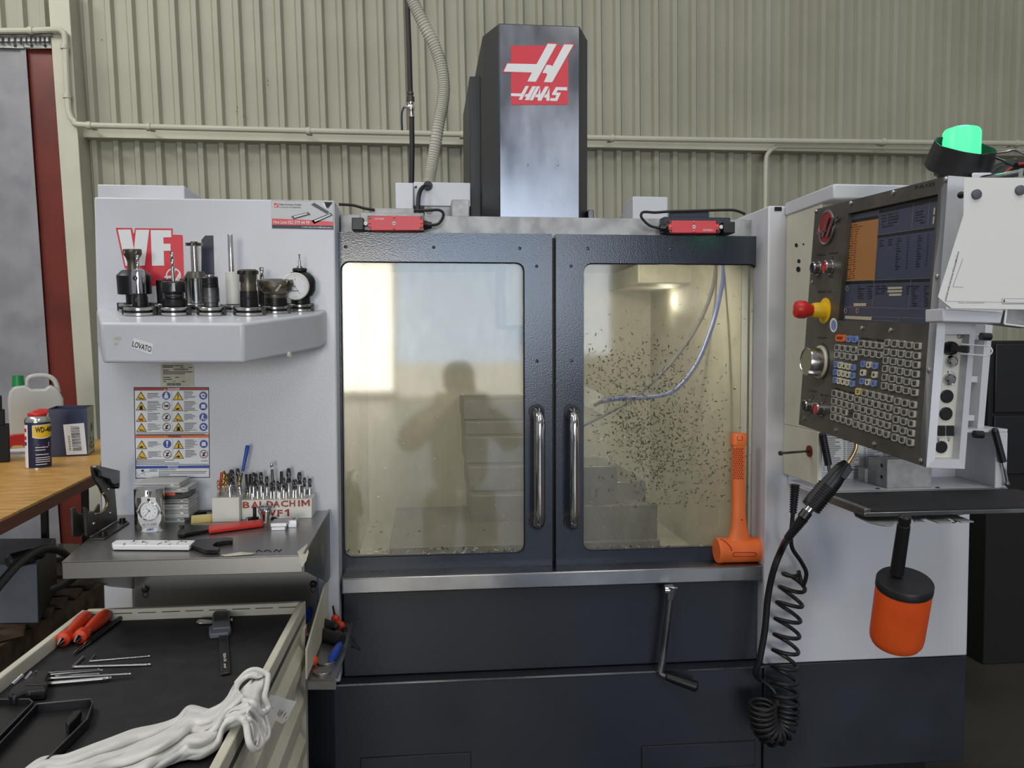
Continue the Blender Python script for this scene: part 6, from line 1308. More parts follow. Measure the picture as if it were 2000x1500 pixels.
c = mx_(*R8(664, 747), 0); MB().lathe(c, nn, [(.0065, 0), (.0065, .012), (.003, .013)], 14).build('bolt', 'black_oxide', t)
for i, (o_, m_) in enumerate(((.0005, 'brass'), (-.010, 'brass'))): MB().tube([mx_(*R8(x, y), o_) for x, y in arc], .0026, 6, ).build('guide_ring', m_, t)
# ================================================================== LOWER TOOL TRAY
ZL = PY(690, 1215, YF).z
def Lt(px, py, dz=0): return PZ(px, py, ZL + dz)
tr = thing('tool_tray', 'narrow steel tool tray low on the cabinet behind the drawer cart', 'tray', Lt(650, 1280))
q = [Lt(600, 1328), Lt(657, 1328), Lt(693, 1216), Lt(640, 1214)]
MB().prism(q, (0, 0, -.003)).build('tray_floor', 'steel_table', tr)
b = MB(); b.hexa([q[0], q[1], q[1] - V((0, 0, .021)), q[0] - V((0, 0, .021))], [p + V((0, .003, -.0031)) for p in q[:2]] + [p + V((0, .003, -.021)) for p in (q[1], q[0])]); b.build('front_lip', 'stainless', tr, bevel=.0008)
b = MB(); b.tube([q[1] + V((0, 0, .001)), q[2] + V((0, 0, .001))], .002, 6); b.build('side_rim', 'stainless', tr)
Xs = PY(641, 1119, YF - .003).x
pt_ = [PXp(x, y, Xs) for x, y in ((642, 1119), (600, 1268), (600, 1327))]; pt_.append(V((Xs, YF - .003, ZL)))
pt_[0].y = YF - .003
MB().prism(pt_, (-.004, 0, 0)).build('side_plate', 'cart_paint', tr, bevel=.0008)
def lie(name, label, cat, a, c, prof, m_, dz, ms=None, mats_=None, group=None):
    A, B = Lt(*a, dz), Lt(*c, dz); L = (B - A).length; o = MB().lathe(A, B - A, [(r, f * L) for r, f in prof], 18, 0, ms).build(name, mats_ or m_); return tag(o, label, cat, group)
lie('screwdriver', 'black handled driver with red end cap lying across the low tool tray', 'screwdriver', (623, 1212), (659, 1226), [(.006, 0), (.0085, .03), (.0085, .16), (.0105, .2), (.011, .8), (.008, .95), (.004, 1)], None, .027, ms=[1, 1, 1, 0, 0, 0, 0], mats_=['black_plastic', 'red_plastic'])
lie('black_grip', 'fat black cylindrical grip lying in the low tool tray', 'grip', (629, 1238), (668, 1250), [(.012, 0), (.0145, .04), (.0145, .3), (.0138, .34), (.0145, .38), (.0145, .9), (.012, 1)], 'black_rubber', .0148)
t = thing('red_key_handle', 'red knobbed driver standing point up at the back of the tool tray', 'screwdriver', Lt(662, 1228))
p0 = Lt(662, 1228); b = MB(); b.ball(PD(655, 1208, fwd(p0)), .0105, 14); b.ball(PD(666, 1222, fwd(p0)), .0105, 14); b.tube([PD(655, 1208, fwd(p0)), PD(666, 1224, fwd(p0))], .008, 12); b.tube([PD(666, 1222, fwd(p0)), p0 + V((0, 0, .001))], .007, 12); b.build('handle', 'handle_red', t)
MB().tube([PD(654, 1204, fwd(p0)), PD(650, 1183, fwd(p0))], [.0032, .0022], 8).build('shaft', 'black_oxide', t)
lie('blue_grip', 'blue moulded handle lying at the right edge of the low tool tray', 'handle', (647, 1287), (665, 1257), [(.006, 0), (.0095, .1), (.0098, .5), (.0085, .85), (.005, 1)], 'blue_plastic', .010)
c = Lt(610, 1290, .0125); o = MB().ball(c, .0123, 20).build('orange_ball_knob', 'orange_paint'); tag(o, 'round orange knob lying in the left corner of the low tool tray', 'knob')
for i, (px, py) in enumerate(((636, 1295), (629, 1314))):
    c = Lt(px, py); o = MB().lathe(c, (0, 0, 1), [(.0195, 0), (.0195, .004), (.0185, .005)], 30).build('round_disc', 'steel_table'); tag(o, 'flat grey round disc in the tool tray, %s' % ('nearest the blue handle' if i == 0 else 'nearest the front lip'), 'disc', 'flat discs in the tool tray')
for i, (px, py) in enumerate(((677, 1218), (673, 1233), (669, 1246), (667, 1254))):
    c = Lt(px, py); o = MB().lathe(c, (0, 0, 1), [(.007, 0), (.007, .008), (.0045, .008), (.004, .004)], 14).build('drive_socket', 'dark_steel'); tag(o, 'small dark socket at the right rim of the tool tray, %s from the back' % O1[i], 'socket', 'small sockets at the tool tray rim')
p0, p1 = PY(600, 1213, 2.05), PY(606, 1186, 2.09)
o = MB().lathe(p0, p1 - p0, [(.006, 0), (.0085, .01), (.0085, .03), (.006, .04)], 14).build('blue_screwdriver', 'blue_plastic'); tag(o, 'blue tool handle just showing behind the corner post of the drawer cart', 'handle')
o.parent = None
b = MB(); p0, p1 = PY(684, 1260, 2.12), PY(703, 1270, 2.16); b.tube([p0, lerp(p0, p1, .3)], .004, 8); b.tube([lerp(p0, p1, .3), p1], .0018, 8); b.build('wall_peg', 'bright_steel', mill)
# ================================================================== WORKBENCH AND FAR LEFT
ZB = .90
def Bt(px, py, dz=0): return PZ(px, py, ZB + dz)
bq = [Bt(-140, 1082), Bt(193, 921), Bt(204, 858), Bt(-160, 858)]
bench = thing('workbench', 'wooden topped workbench with dark red edge left of the machine', 'workbench', V((bq[1].x - .6, bq[1].y, 0)))
MB().prism(bq, (0, 0, -.008)).build('bench_top', 'bench_top', bench)
b = MB(); q = [p + V((0, .001, -.0082)) for p in bq]; b.prism(q, (0, 0, -.038)); b.build('edge_board', 'bench_edge', bench)
for px, py, dp in ((87, 1000, 4.25), (166, 970, 4.25), (-60, 1000, 2.4)):
    c = PD(px, py, dp); MB().box(c.x - .014, c.x + .014, c.y - .014, c.y + .014, 0, ZB - .047).build('leg', 'black_matte', bench)
a, c = PD(-150, 1000, 3.9), PD(90, 1000, 3.9)
# spray can
cb = Bt(76, 913); k = fwd(cb) / 1650; r = 22.5 * k
can = thing('spray_can', 'blue and yellow spray can with red cap on the workbench', 'spray can', cb)
H = lambda y: (913 - y) * k
MB().lathe(cb, (0, 0, 1), [(r * .96, 0), (r, .003), (r, H(823)), (r * .97, H(821))], 36).build('can_body', 'blue_dark', can)
MB().lathe(cb, (0, 0, 1), [(r * 1.02, H(823.5)), (r * 1.02, H(821)), (r * .9, H(815)), (r * .7, H(811)), (r * .5, H(809))], 36).build('shoulder', 'bright_steel', can)
MB().lathe(cb, (0, 0, 1), [(r * 1.02, 0), (r * 1.02, .004), (r * .98, .005)], 36).build('bottom_rim', 'bright_steel', can)
vd = (cb - CAM); vd.z = 0; vd.normalize(); rd = V((vd.y, -vd.x, 0))
def mc(px, py, l=0):
    dx = max(-r * .999, min(r * .999, (px - 76) * k)); return cb + rd * dx - vd * math.sqrt(r * r - dx * dx) * (1 + l / r) + rd * dx * l / r + V((0, 0, (913 - py) * k))
def cstrip(b, x0, x1, y0, y1, m, lift=.0006, n=10):
    for i in range(n):
        a, c = lerp(x0, x1, i / n), lerp(x0, x1, (i + 1) / n); ya = (y0(a), y1(a)) if callable(y0) else (y0, y1); yc = (y0(c), y1(c)) if callable(y0) else (y0, y1)
        b.poly([mc(a, ya[0], lift), mc(c, yc[0], lift), mc(c, yc[1], lift), mc(a, ya[1], lift)], m)
b = MB(); cstrip(b, 66.5, 98, lambda x: 829 + (x - 66) * -.06, lambda x: 852 + 3 * math.sin((x - 66) / 32 * 3.14), 0); cstrip(b, 67.6, 98, lambda x: 830.2 - (x - 66) * .06, lambda x: 850.5 + 3 * math.sin((x - 66) / 32 * 3.14), 1, .001)
b.dtext(mc, 'WD-40', 71.5, 843, 27, 11, 2, .0016, .03)
cstrip(b, 53.7, 59, 828, 913, 0, .0007, 4); cstrip(b, 54, 57, 835, 842, 3, .0012, 2); cstrip(b, 54, 57, 850, 857, 3, .0012, 2); cstrip(b, 54, 57, 861, 868, 4, .0012, 2)
for i, (y, x1) in enumerate(((871, 92), (876, 88), (885, 93), (891, 95), (895, 95), (899, 95), (904, 90))): cstrip(b, 71, x1, y, y + 1.3, 0, .0008, 5)
b.poly([mc(75, 866, .0008), mc(94, 863, .0008), mc(94, 870, .0008), mc(84, 873, .0008)], 0); b.poly([mc(83, 868, .0012), mc(94, 865, .0012), mc(94, 868, .0012), mc(84, 871, .0012)], 3)
b.build('can_print', ['white', 'yellow_print', 'ink', 'red_plastic', 'blue_print'], can, smooth=False)
top_ = cb + V((0, 0, H(812)))
b = MB(); b.lathe(top_, (rd * -.0 + V((0, 0, 1))), [(r * .72, 0), (r * .78, 4 * k), (r * .7, 7 * k)], 24)
P = [cb + rd * (x - 76) * k + V((0, 0, (913 - y) * k)) - vd * 6 * k for x, y in ((58, 816), (60, 808), (70, 801), (82, 798), (94, 799), (96, 804), (90, 812), (78, 816))]; b.prism(P, vd * 12 * k); b.build('cap', 'red_plastic', can, bevel=.003, seg=3)
MB().tube([cb + rd * (88 - 76) * k + V((0, 0, H(812))) - vd * 8 * k, cb + rd * (94.5 - 76) * k + V((0, 0, H(862))) - vd * 10 * k], .0016, 6).build('straw', 'red_plastic', can)
# blue carton
p0, p1, p2 = Bt(97, 893), Bt(172, 890), Bt(194, 880); h = 0
u = (p1 - p0); wv = V((-u.y, u.x, 0)).normalized() * .20
while pix(p1 + V((0, 0, h)))[1] > 797: h += .002
bx_ = thing('carton', 'dark blue carton with barcode label behind the spray can', 'box', lerp(p0, p1, .5) + wv * .5)
q = [p0, p1, p1 + wv, p0 + wv]; tw = .004
b = MB()
for i in range(4): j = (i + 1) % 4; a, c = q[i], q[j]; inn = (sum(q, V((0, 0, 0))) / 4); b.hexa([a, c, c + V((0, 0, h)), a + V((0, 0, h))], [lerp(a, inn, .03), lerp(c, inn, .03), lerp(c, inn, .03) + V((0, 0, h)), lerp(a, inn, .03) + V((0, 0, h))])
b.prism(q, (0, 0, .003)); b.build('carton_wall', 'blue_dark', bx_)
MB().hexa([p0 + V((0, 0, h)), p1 + V((0, 0, h)), p1 + V((0, 0, h)) + wv * .3 - V((0, 0, .03)), p0 + V((0, 0, h)) + wv * .3 - V((0, 0, .03))], [p + V((0, 0, -.003)) for p in (p0 + V((0, 0, h)), p1 + V((0, 0, h)), p1 + V((0, 0, h)) + wv * .3 - V((0, 0, .03)), p0 + V((0, 0, h)) + wv * .3 - V((0, 0, .03)))]).build('flap', 'blue_dark', bx_)
nb = -wv.normalized(); mbx = mN(p0, nb)
b = MB(); q = [R8(*p) for p in ((370, 388), (492, 378), (510, 560), (390, 566))]; b.dpoly(mbx, q, 0, .0006)
for i in range(22):
    y = 400 + i * 6.6; x0 = 412 + (y - 400) * .11; b.dpoly(mbx, [R8(*p) for p in ((x0, y), (x0 + 52, y - 3), (x0 + 52.3, y - 3 + random.uniform(1.5, 4.5)), (x0, y + random.uniform(1.5, 4.5)))], 1, .001)
for i in range(9):
    y = 455 + i * 10; b.dpoly(mbx, [R8(*p) for p in ((397 + (y - 455) * .1, y), (410 + (y - 455) * .1, y - 1), (410 + (y - 455) * .1, y + 3), (397 + (y - 455) * .1, y + 4))], 2, .001)
b.build('barcode_label', ['white', 'ink', 'ink_grey'], bx_, smooth=False)
us = u.normalized(); ms_ = mN(p1, us)
b = MB(); d = [p1 + us * .0006 + V((0, 0, .004)), p1 + wv + us * .0006 + V((0, 0, .004)), p1 + wv + us * .0006 + V((0, 0, h)), p1 + us * .0006 + V((0, 0, h))]; b.poly(d, 0)
for fx, fz in ((.35, .1), (.35, .2), (.35, .3), (.55, .1), (.55, .2), (.75, .1), (.2, .15), (.75, .25)): c = p1 + wv * fx + us * .001 + V((0, 0, h * fz)); b.poly([c, c + wv * .1, c + wv * .1 + V((0, 0, h * .06)), c + V((0, 0, h * .06))], 1)
c = p1 + wv * .6 + us * .001 + V((0, 0, h * .55)); b.poly([c + wv * .13 * math.cos(a) + V((0, 0, h * .1 * math.sin(a))) for a in [2 * math.pi * i / 18 for i in range(18)]], 2)
b.build('cream_side', ['old_paper', 'ink', 'ink_grey'], bx_, smooth=False, recalc=False)
# jerry can
jb = Bt(72, 868); dp = fwd(jb); kj = dp / 1650
jc = thing('jerry_can', 'translucent white plastic jerry can with green cap at the back of the bench', 'canister', jb)
J = lambda x, y, o=0: V((jb + rd * (x - 72) * kj).xy.to_3d()) + V((0, 0, ZB + (868 - y) * kj)) + vd * o
P = [J(*p) for p in ((28, 868), (25, 780), (28, 764), (36, 754), (56, 752), (66, 760), (88, 760), (98, 752), (112, 762), (120, 780), (121, 868))]
MB().prism(P, vd * .10).build('can_body', 'translucent_plastic', jc, bevel=.012, seg=3)
MB().tube(spline([J(58, 760, .05), J(59, 742, .05), J(70, 735, .05), J(92, 735, .05), J(106, 745, .05), J(112, 768, .05)], 6), .0125, 12).build('can_handle', 'translucent_plastic', jc)
MB().lathe(J(43, 755, .05), (0, 0, 1), [(10.5 * kj, 0), (10.5 * kj, 10 * kj), (10 * kj, 12 * kj), (10 * kj, 21 * kj), (8.5 * kj, 22 * kj)], 20).build('green_cap', 'green_plastic', jc)
# red plastic piece on papers, black bins at the picture edge
rdp = Bt(33, 880); 
t = thing('red_holder', 'red curved plastic holder lying on papers left of the spray can', 'holder', rdp + V((0, 0, .012))); kr = fwd(rdp) / 1650
RJ = lambda x, y: rdp + rd * (x - 33) * kr + V((0, 0, .012 + (868 - y) * kr))
MB().prism([RJ(*p) for p in ((11, 868), (12, 846), (26, 842), (54, 841), (56, 862), (48, 868), (40, 862), (28, 862), (22, 868))], vd * .05).build('holder_body', 'red_plastic', t, bevel=.003)
for i, (q, z, lb) in enumerate((([(8, 893), (70, 892), (74, 878), (6, 880)], 0, 'white papers lying on the bench under the red holder'),)):
    t = thing('paper_stack', lb, 'paper', Bt(40, 888)); P = [Bt(*p) for p in q]; MB().prism(P, (0, 0, .010)).build('sheets', 'paper', t)
    b = MB(); b.prism([Bt(14, 884, .0102), Bt(52, 883, .0102), Bt(52, 887, .0102), Bt(14, 888, .0102)], (0, 0, .004)); b.build('grey_strip', 'galvanised', t)
c = Bt(-20, 905); kc = fwd(c) / 1650
t = thing('black_bins', 'stepped black plastic bins at the picture edge on the bench', 'bin', c)
for x1, y0, y1 in ((13.5, 832, 907), (6.5, 803, 832), (2, 775, 803)):
    b = MB(); q = [c + rd * (x - -20) * kc + V((0, 0, (905 - y) * kc)) for x, y in ((-70, y1), (x1, y1), (x1, y0), (-70, y0))]
    for p in q: p.z = max(p.z, ZB + .0005)
    b.hexa(q, [p + vd * .12 for p in q]); b.build('bin', 'black_matte', t, bevel=.003)
# grey metal box with pump on a pallet
ZP = .23
def Pt(px, py, dz=0): return PZ(px, py, ZP + dz)
g0, g1, g2 = Pt(-70, 1219), Pt(75, 1217), Pt(112, 1152); hb_ = 0
while pix(g1 + V((0, 0, hb_)))[1] > 1103: hb_ += .002
gx = thing('grey_metal_box', 'grey sheet metal box with black side standing on the pallet under the bench', 'box', lerp(g0, g1, .5))
gd_ = g2 - g1
b = MB().hexa([g0, g1, g1 + V((0, 0, hb_)), g0 + V((0, 0, hb_))], [p + gd_ for p in (g0, g1, g1 + V((0, 0, hb_)), g0 + V((0, 0, hb_)))]); b.build('box_body', 'grey_box', gx, bevel=.004)
b = MB(); s_ = V((.0012, 0, 0)); b.hexa([g1 + gd_ * .02 + V((0, 0, .004)) , g1 + gd_ * .98 + V((0, 0, .004)), g1 + gd_ * .98 + V((0, 0, hb_ - .004)), g1 + gd_ * .02 + V((0, 0, hb_ - .004))], [p + s_ for p in (g1 + gd_ * .02 + V((0, 0, .004)), g1 + gd_ * .98 + V((0, 0, .004)), g1 + gd_ * .98 + V((0, 0, hb_ - .004)), g1 + gd_ * .02 + V((0, 0, hb_ - .004)))]); b.build('side_panel', 'black_plastic', gx)
pz = ZP + hb_
Q = lambda px, py, dz=0: PZ(px, py, pz + dz)
t = thing('black_pump', 'small black pump with clamp lying on top of the grey metal box', 'pump', Q(50, 1094))
kq = fwd(Q(50, 1094)) / 1650
b = MB(); a, c = Q(14, 1098, 15 * kq), Q(62, 1086, 17 * kq); b.rings([a, lerp(a, c, .1), lerp(a, c, .5), c], [9 * kq, 14 * kq, 15 * kq, 15 * kq], 16); b.build('pump_body', 'black_plastic', t)
b = MB(); c2 = Q(78, 1082, 12 * kq); b.rings([c, c2], [9 * kq, 10 * kq], 14); b.obox(Q(60, 1086, 22 * kq), V((.014, 0, 0)), V((0, .012, 0)), V((0, 0, .02))); b.build('pump_head', 'black_matte', t)
b = MB(); b.tube([Q(57, 1084, 34 * kq), Q(61, 1078, 46 * kq)], .006, 8); b.tube([Q(66, 1084, 30 * kq), Q(75, 1080, 34 * kq)], .006, 8); b.build('clamp', 'dark_steel', t)
t = thing('thick_cable', 'thick black cable arching over the grey box under the bench', 'cable', PD(0, 1140, 2.5))
MB().tube(spline([PD(-40, 1190, 2.3), PD(5, 1135, 2.45), PD(40, 1098, 2.6), (PD(75, 1076, 2.75)), PD(105, 1073, 2.85), PD(127, 1082, 2.95), PD(146, 1105, 3.05), PD(148, 1122, 3.1), PD(132, 1138, 3.15), PD(105, 1150, 3.2)], 8), .0135, 12).build('cable', 'black_rubber', t)
pal = thing('pallet', 'old dark wooden pallet on the floor under the grey box', 'pallet', PZ(60, 1220, 0))
def plank(q, z1, th, m_='pallet_wood'): P = [PZ(x, y, z1) for x, y in q]; MB().prism(P, (0, 0, -th)).build('plank', m_, pal, bevel=.002)
for i in range(7):
    o = i * 34; plank([(-120 + o * .2, 1262 - o), (60 + o * .62, 1240 - o * .78), (72 + o * .62, 1222 - o * .78), (-120 + o * .2, 1240 - o)] if 0 else [(-150, 1240 - i * 26 + 40), (46 + i * 26, 1232 - i * 18), (52 + i * 27, 1218 - i * 17.5), (-150, 1222 - i * 26 + 40)], .228, .022)
plank([(-60, 1300), (215, 1130), (208, 1124), (-60, 1282)], .20, .19); plank([(-150, 1255), (150, 1120), (143, 1115), (-150, 1240)], .20, .19)
# ================================================================== DRAWER CART
ZC = .845; ZM = ZC - .024
def Ct(px, py, z=None): return PZ(px, py, ZC if z is None else z)
def Mt(px, py, dz=0): return PZ(px, py, ZM + dz)
cBL, cBR = Ct(163, 1189), Ct(597, 1173); dR = (Ct(428, 1500) - cBR).normalized(); dL = (Ct(0, 1313) - cBL).normalized()
LN = .92; cFL, cFR = cBL + dL * LN, cBR + dR * LN
cart = thing('drawer_cart', 'cream drawer cart with a black rubber mat top in the foreground', 'cart', (V((0, 0, 0)) + (cBL + cBR) / 2 + dR * .4) * 1)
cart.location.z = 0.0
uX = (cBR - cBL).normalized(); rw = .014
def rail(a, c, inn, nm='rim'):
    b = MB(); z0 = V((0, 0, -.05)); b.hexa([a, c, c + z0, a + z0], [a + inn, c + inn, c + inn + z0, a + inn + z0]); b.build(nm, 'cart_paint', cart, bevel=.002)
bk_ = (dR + dL).normalized()
rail(cBL - bk_ * 0, cBR, bk_ * rw); rail(cBR, cFR, -uX * rw); rail(cBL, cFL, uX * rw); rail(cFL, cFR, -bk_ * rw)
MB().prism([p + V((0, 0, ZM - ZC)) for p in (cBL, cBR, cFR, cFL)], (0, 0, -.012)).build('rubber_mat', 'black_mat', cart)
b = MB()
for i in range(9):
    a, c = lerp(cBL, cBR, .04 + i * .105) + bk_ * (rw + .0004), lerp(cBL, cBR, .12 + i * .105) + bk_ * (rw + .0004); b.hexa([a - V((0, 0, .008)), c - V((0, 0, .008)), c - V((0, 0, .0095)), a - V((0, 0, .0095))], [p + bk_ * .0004 for p in (a - V((0, 0, .008)), c - V((0, 0, .008)), c - V((0, 0, .0095)), a - V((0, 0, .0095)))])
b.build('rim_crack', 'black_matte', cart)['kind'] = 'stuff'
zb_ = .10
def side(a, c, nrm, nm):
    b = MB(); i_ = -nrm * .016; o_ = -nrm * .006; z1 = V((0, 0, -.052)); z2 = V((0, 0, zb_ - ZC)); b.hexa([a + o_ + z1, c + o_ + z1, c + o_ + z2, a + o_ + z2], [a + i_ + z1, c + i_ + z1, c + i_ + z2, a + i_ + z2]); return b.build(nm, 'cart_paint', cart)
nR = uX.copy()
sp = side(cBR, cFR, nR, 'side_panel'); side(cBL, cBR, -bk_, 'back_panel'); side(cFL, cBL, -uX, 'side_panel'); side(cFR, cFL, bk_, 'front_panel')
# posts
def post(p, d1, d2): 
    b = MB(); z1 = V((0, 0, -.0502)); z2 = V((0, 0, zb_ - ZC)); q = [p, p + d1 * .03, p + d1 * .03 + d2 * .03, p + d2 * .03]; b.hexa([x + z1 for x in q], [x + z2 for x in q]); b.build('corner_post', 'cart_paint', cart, bevel=.003)
post(cBR + nR * .002, bk_, -uX); post(cBL - uX * .002, bk_, uX); post(cFL - uX * .002, -bk_, uX); post(cFR + nR * .002, -bk_, -uX)
# ribbed pressings on the right-hand side
for i in range(6):
    z_ = ZC - .075 - i * .094; a, c = cBR + dR * .045, cFR - dR * .045; hh = .060; ch = .018; pr = .013
    def rr_(e, s, z, o): return e + s + V((0, 0, z - ZC)) + nR * o
    out = [rr_(a, dR * ch, z_, -.006), rr_(c, -dR * ch, z_, -.006), rr_(c, dR * 0, z_ - ch, -.006), rr_(c, dR * 0, z_ - hh + ch, -.006), rr_(c, -dR * ch, z_ - hh, -.006), rr_(a, dR * ch, z_ - hh, -.006), rr_(a, dR * 0, z_ - hh + ch, -.006), rr_(a, dR * 0, z_ - ch, -.006)]
    sh = .017
    inn = [rr_(a, dR * (ch + .004), z_ - sh, pr - .006), rr_(c, -dR * (ch + .004), z_ - sh, pr - .006), rr_(c, -dR * sh * .6, z_ - ch - .008, pr - .006), rr_(c, -dR * sh * .6, z_ - hh + ch + .008, pr - .006), rr_(c, -dR * (ch + .004), z_ - hh + sh, pr - .006), rr_(a, dR * (ch + .004), z_ - hh + sh, pr - .006), rr_(a, dR * sh * .6, z_ - hh + ch + .008, pr - .006), rr_(a, dR * sh * .6, z_ - ch - .008, pr - .006)]
    b = MB(); b.add(out + inn, [(j, (j + 1) % 8, 8 + (j + 1) % 8, 8 + j) for j in range(8)] + [tuple(range(8, 16))]); b.build('pressed_rib', 'cart_paint', cart, smooth=False)
c = cBR + bk_ * .02 + V((0, 0, -.085)) + nR * .003; MB().lathe(c, nR, [(.0125, 0), (.0145, .006), (.0145, .012), (.012, .016), (0, .017)], 20).build('bumper', 'black_rubber', cart)
b = MB(); c = cBR + bk_ * .0275 + V((0, 0, -.055)) + nR * .0026; b.hexa([c, c - bk_ * .008, c - bk_ * .008 - V((0, 0, .018)), c - V((0, 0, .018))], [p + nR * .0005 for p in (c, c - bk_ * .008, c - bk_ * .008 - V((0, 0, .018)), c - V((0, 0, .018)))]); b.build('orange_sticker', 'orange_paint', cart)
for p in (cBL + bk_ * .06 + uX * .06, cBR + bk_ * .06 - uX * .06, cFL - bk_ * .06 + uX * .06, cFR - bk_ * .06 - uX * .06):
    c = V((p.x, p.y, .05)); MB().cyl(c - uX * .012, c + uX * .012, .05, n=20).build('caster', 'black_rubber', cart); MB().box(c.x - .02, c.x + .02, c.y - .02, c.y + .02, .09, zb_ + .01).build('caster_fork', 'steel_dull', cart)
MB().prism([p + V((0, 0, zb_ - ZC)) for p in (cBL, cBR, cFR, cFL)], (0, 0, .01)).build('bottom_panel', 'cart_paint', cart)
# --- tools on the mat
def M5(X, Y): return X / 6, 1170 + Y / 6
def ondir(a, c, ra, rc):
    A, B = Mt(*a, ra), Mt(*c, rc); return A, B, (B - A).length
for i, (a, c, lb) in enumerate((((170, 1203), (123, 1249), 'red handled centre punch lying next to the left rim of the mat'), ((209, 1200), (156, 1244), 'red handled centre punch lying between its twin and the black scriber'))):
    ka = fwd(Mt(*a)) / 1650; A, B, L = ondir(a, c, 13 * ka, 13 * ka); t = thing('centre_punch', lb, 'punch', A - V((0, 0, 13 * ka)), 'red handled punches on the cart')
    MB().lathe(A - (B - A).normalized() * 6 * ka, B - A, [(0, 0), (8 * ka, .02 * L), (12 * ka, .1 * L), (13.2 * ka, .28 * L), (12 * ka, .5 * L), (8.8 * ka, .78 * L), (8.6 * ka, .84 * L), (12.5 * ka, .92 * L), (13 * ka, .99 * L), (12 * ka, 1.06 * L), (7 * ka, 1.1 * L)], 24).build('handle', 'handle_red', t)
    MB().lathe(A - (B - A).normalized() * 6 * ka, B - A, [(6.5 * ka, 1.09 * L), (6.5 * ka, 1.13 * L), (1 * ka, 1.24 * L), (0, 1.245 * L)], 12).build('point', 'bright_steel', t)
ka = fwd(Mt(190, 1240)) / 1650; A, B, L = ondir((243, 1201), (141, 1279), 5.2 * ka, 4 * ka)
t = thing('scriber', 'slim black scriber with silver nose lying right of the red punches', 'scriber', Mt(190, 1240))
MB().lathe(A, B - A, [(3.5 * ka, 0), (4.6 * ka, .02 * L), (4.8 * ka, .25 * L), (5.4 * ka, .6 * L), (5 * ka, .72 * L)], 16).build('barrel', 'black_plastic', t)
MB().lathe(A, B - A, [(4.6 * ka, .71 * L), (4.6 * ka, .78 * L), (3 * ka, .79 * L), (3 * ka, .83 * L), (4 * ka, .85 * L), (2.6 * ka, .93 * L), (.6 * ka, L)], 14).build('nose', 'bright_steel', t)
for i, (a, m_, c, r0, lb) in enumerate((((185, 1278.5), (175.5, 1291.5), (294, 1281.5), 2.1, 'smaller loose steel hex key lying behind the other one'), ((163, 1283), (143, 1302.5), (296, 1298), 3, 'larger loose steel hex key lying in front of its neighbour'))):
    kk = fwd(Mt(*m_)) / 1650; r = r0 * kk; t = thing('hex_key', lb, 'hex key', Mt(*m_), 'loose hex keys on the cart')
    P = [Mt(*a, r), lerp(Mt(*a, r), Mt(*m_, r), .85), Mt(*m_, r), lerp(Mt(*m_, r), Mt(*c, r), .06), lerp(Mt(*m_, r), Mt(*c, r), .95)]
    P = [P[0], P[1]] + spline(P[1:4], 4)[1:] + [P[4]]; MB().tube(P, r, 6).build('key_bar', 'stainless', t)
    e0, e1 = lerp(Mt(*m_, r), Mt(*c, r), .955), Mt(*c, r); MB().rings([lerp(P[-1], e1, -.05), lerp(P[-1], e1, .15), lerp(P[-1], e1, .5), lerp(P[-1], e1, .8), e1], [r, r * .7, r * 1.02, r * .9, r * .3], 10).build('ball_end', 'bright_steel', t)
t = thing('hex_key_set', 'hex keys fanned in a worn black plastic holder on the mat', 'hex key set', Mt(60, 1330))
P = [Mt(*M5(*p), .020) for p in ((95, 1115), (105, 1085), (150, 1020), (290, 935), (330, 915), (400, 840), (655, 815), (580, 880), (552, 940), (545, 1050), (320, 1070), (160, 1135))]; MB().prism(P, (0, 0, -.0195)).build('holder', 'black_plastic', t, bevel=.004, seg=2)
P = [Mt(*M5(*p), .0215) for p in ((300, 965), (550, 960), (548, 1000), (300, 1005))]; MB().prism(P, (0, 0, -.003)).build('holder_band', 'black_rubber', t, bevel=.001)
ch = [Mt(*M5(150 + 26 * math.cos(a), 1107 + 14 * math.sin(a)), .0204) for a in [2 * math.pi * i / 14 for i in range(14)]]; MB().poly(ch).build('hang_hole', 'black_matte', t)
for a, c, r0, z in (((570, 862), (1170, 820), 1.6, .022), ((590, 885), (1200, 832), 1.9, .017), ((590, 905), (1165, 872), 1.6, .009), ((560, 930), (1540, 876), 3, .012), ((580, 985), (1310, 922), 3.6, .0062), ((600, 990), (1240, 935), 3, .006)):
    A, B = Mt(*M5(*a), z), Mt(*M5(*c), min(z, .008)); r = r0 * fwd(A) / 1650; MB().tube([A, lerp(A, B, .95), lerp(A, B, .96), lerp(A, B, .97), B], [r, r, r * .7, r, r * .8], 6).build('key', 'stainless', t)
for a, c, r0 in (((268, 890), (150, 1000), 3.6), ((372, 852), (298, 940), 2.8), ((425, 842), (380, 895), 1.8)):
    A, B = Mt(*M5(*a), .024), Mt(*M5(*c), .015); r = r0 * fwd(A) / 1650; MB().tube([A, B], r, 6).build('key', 'stainless', t)
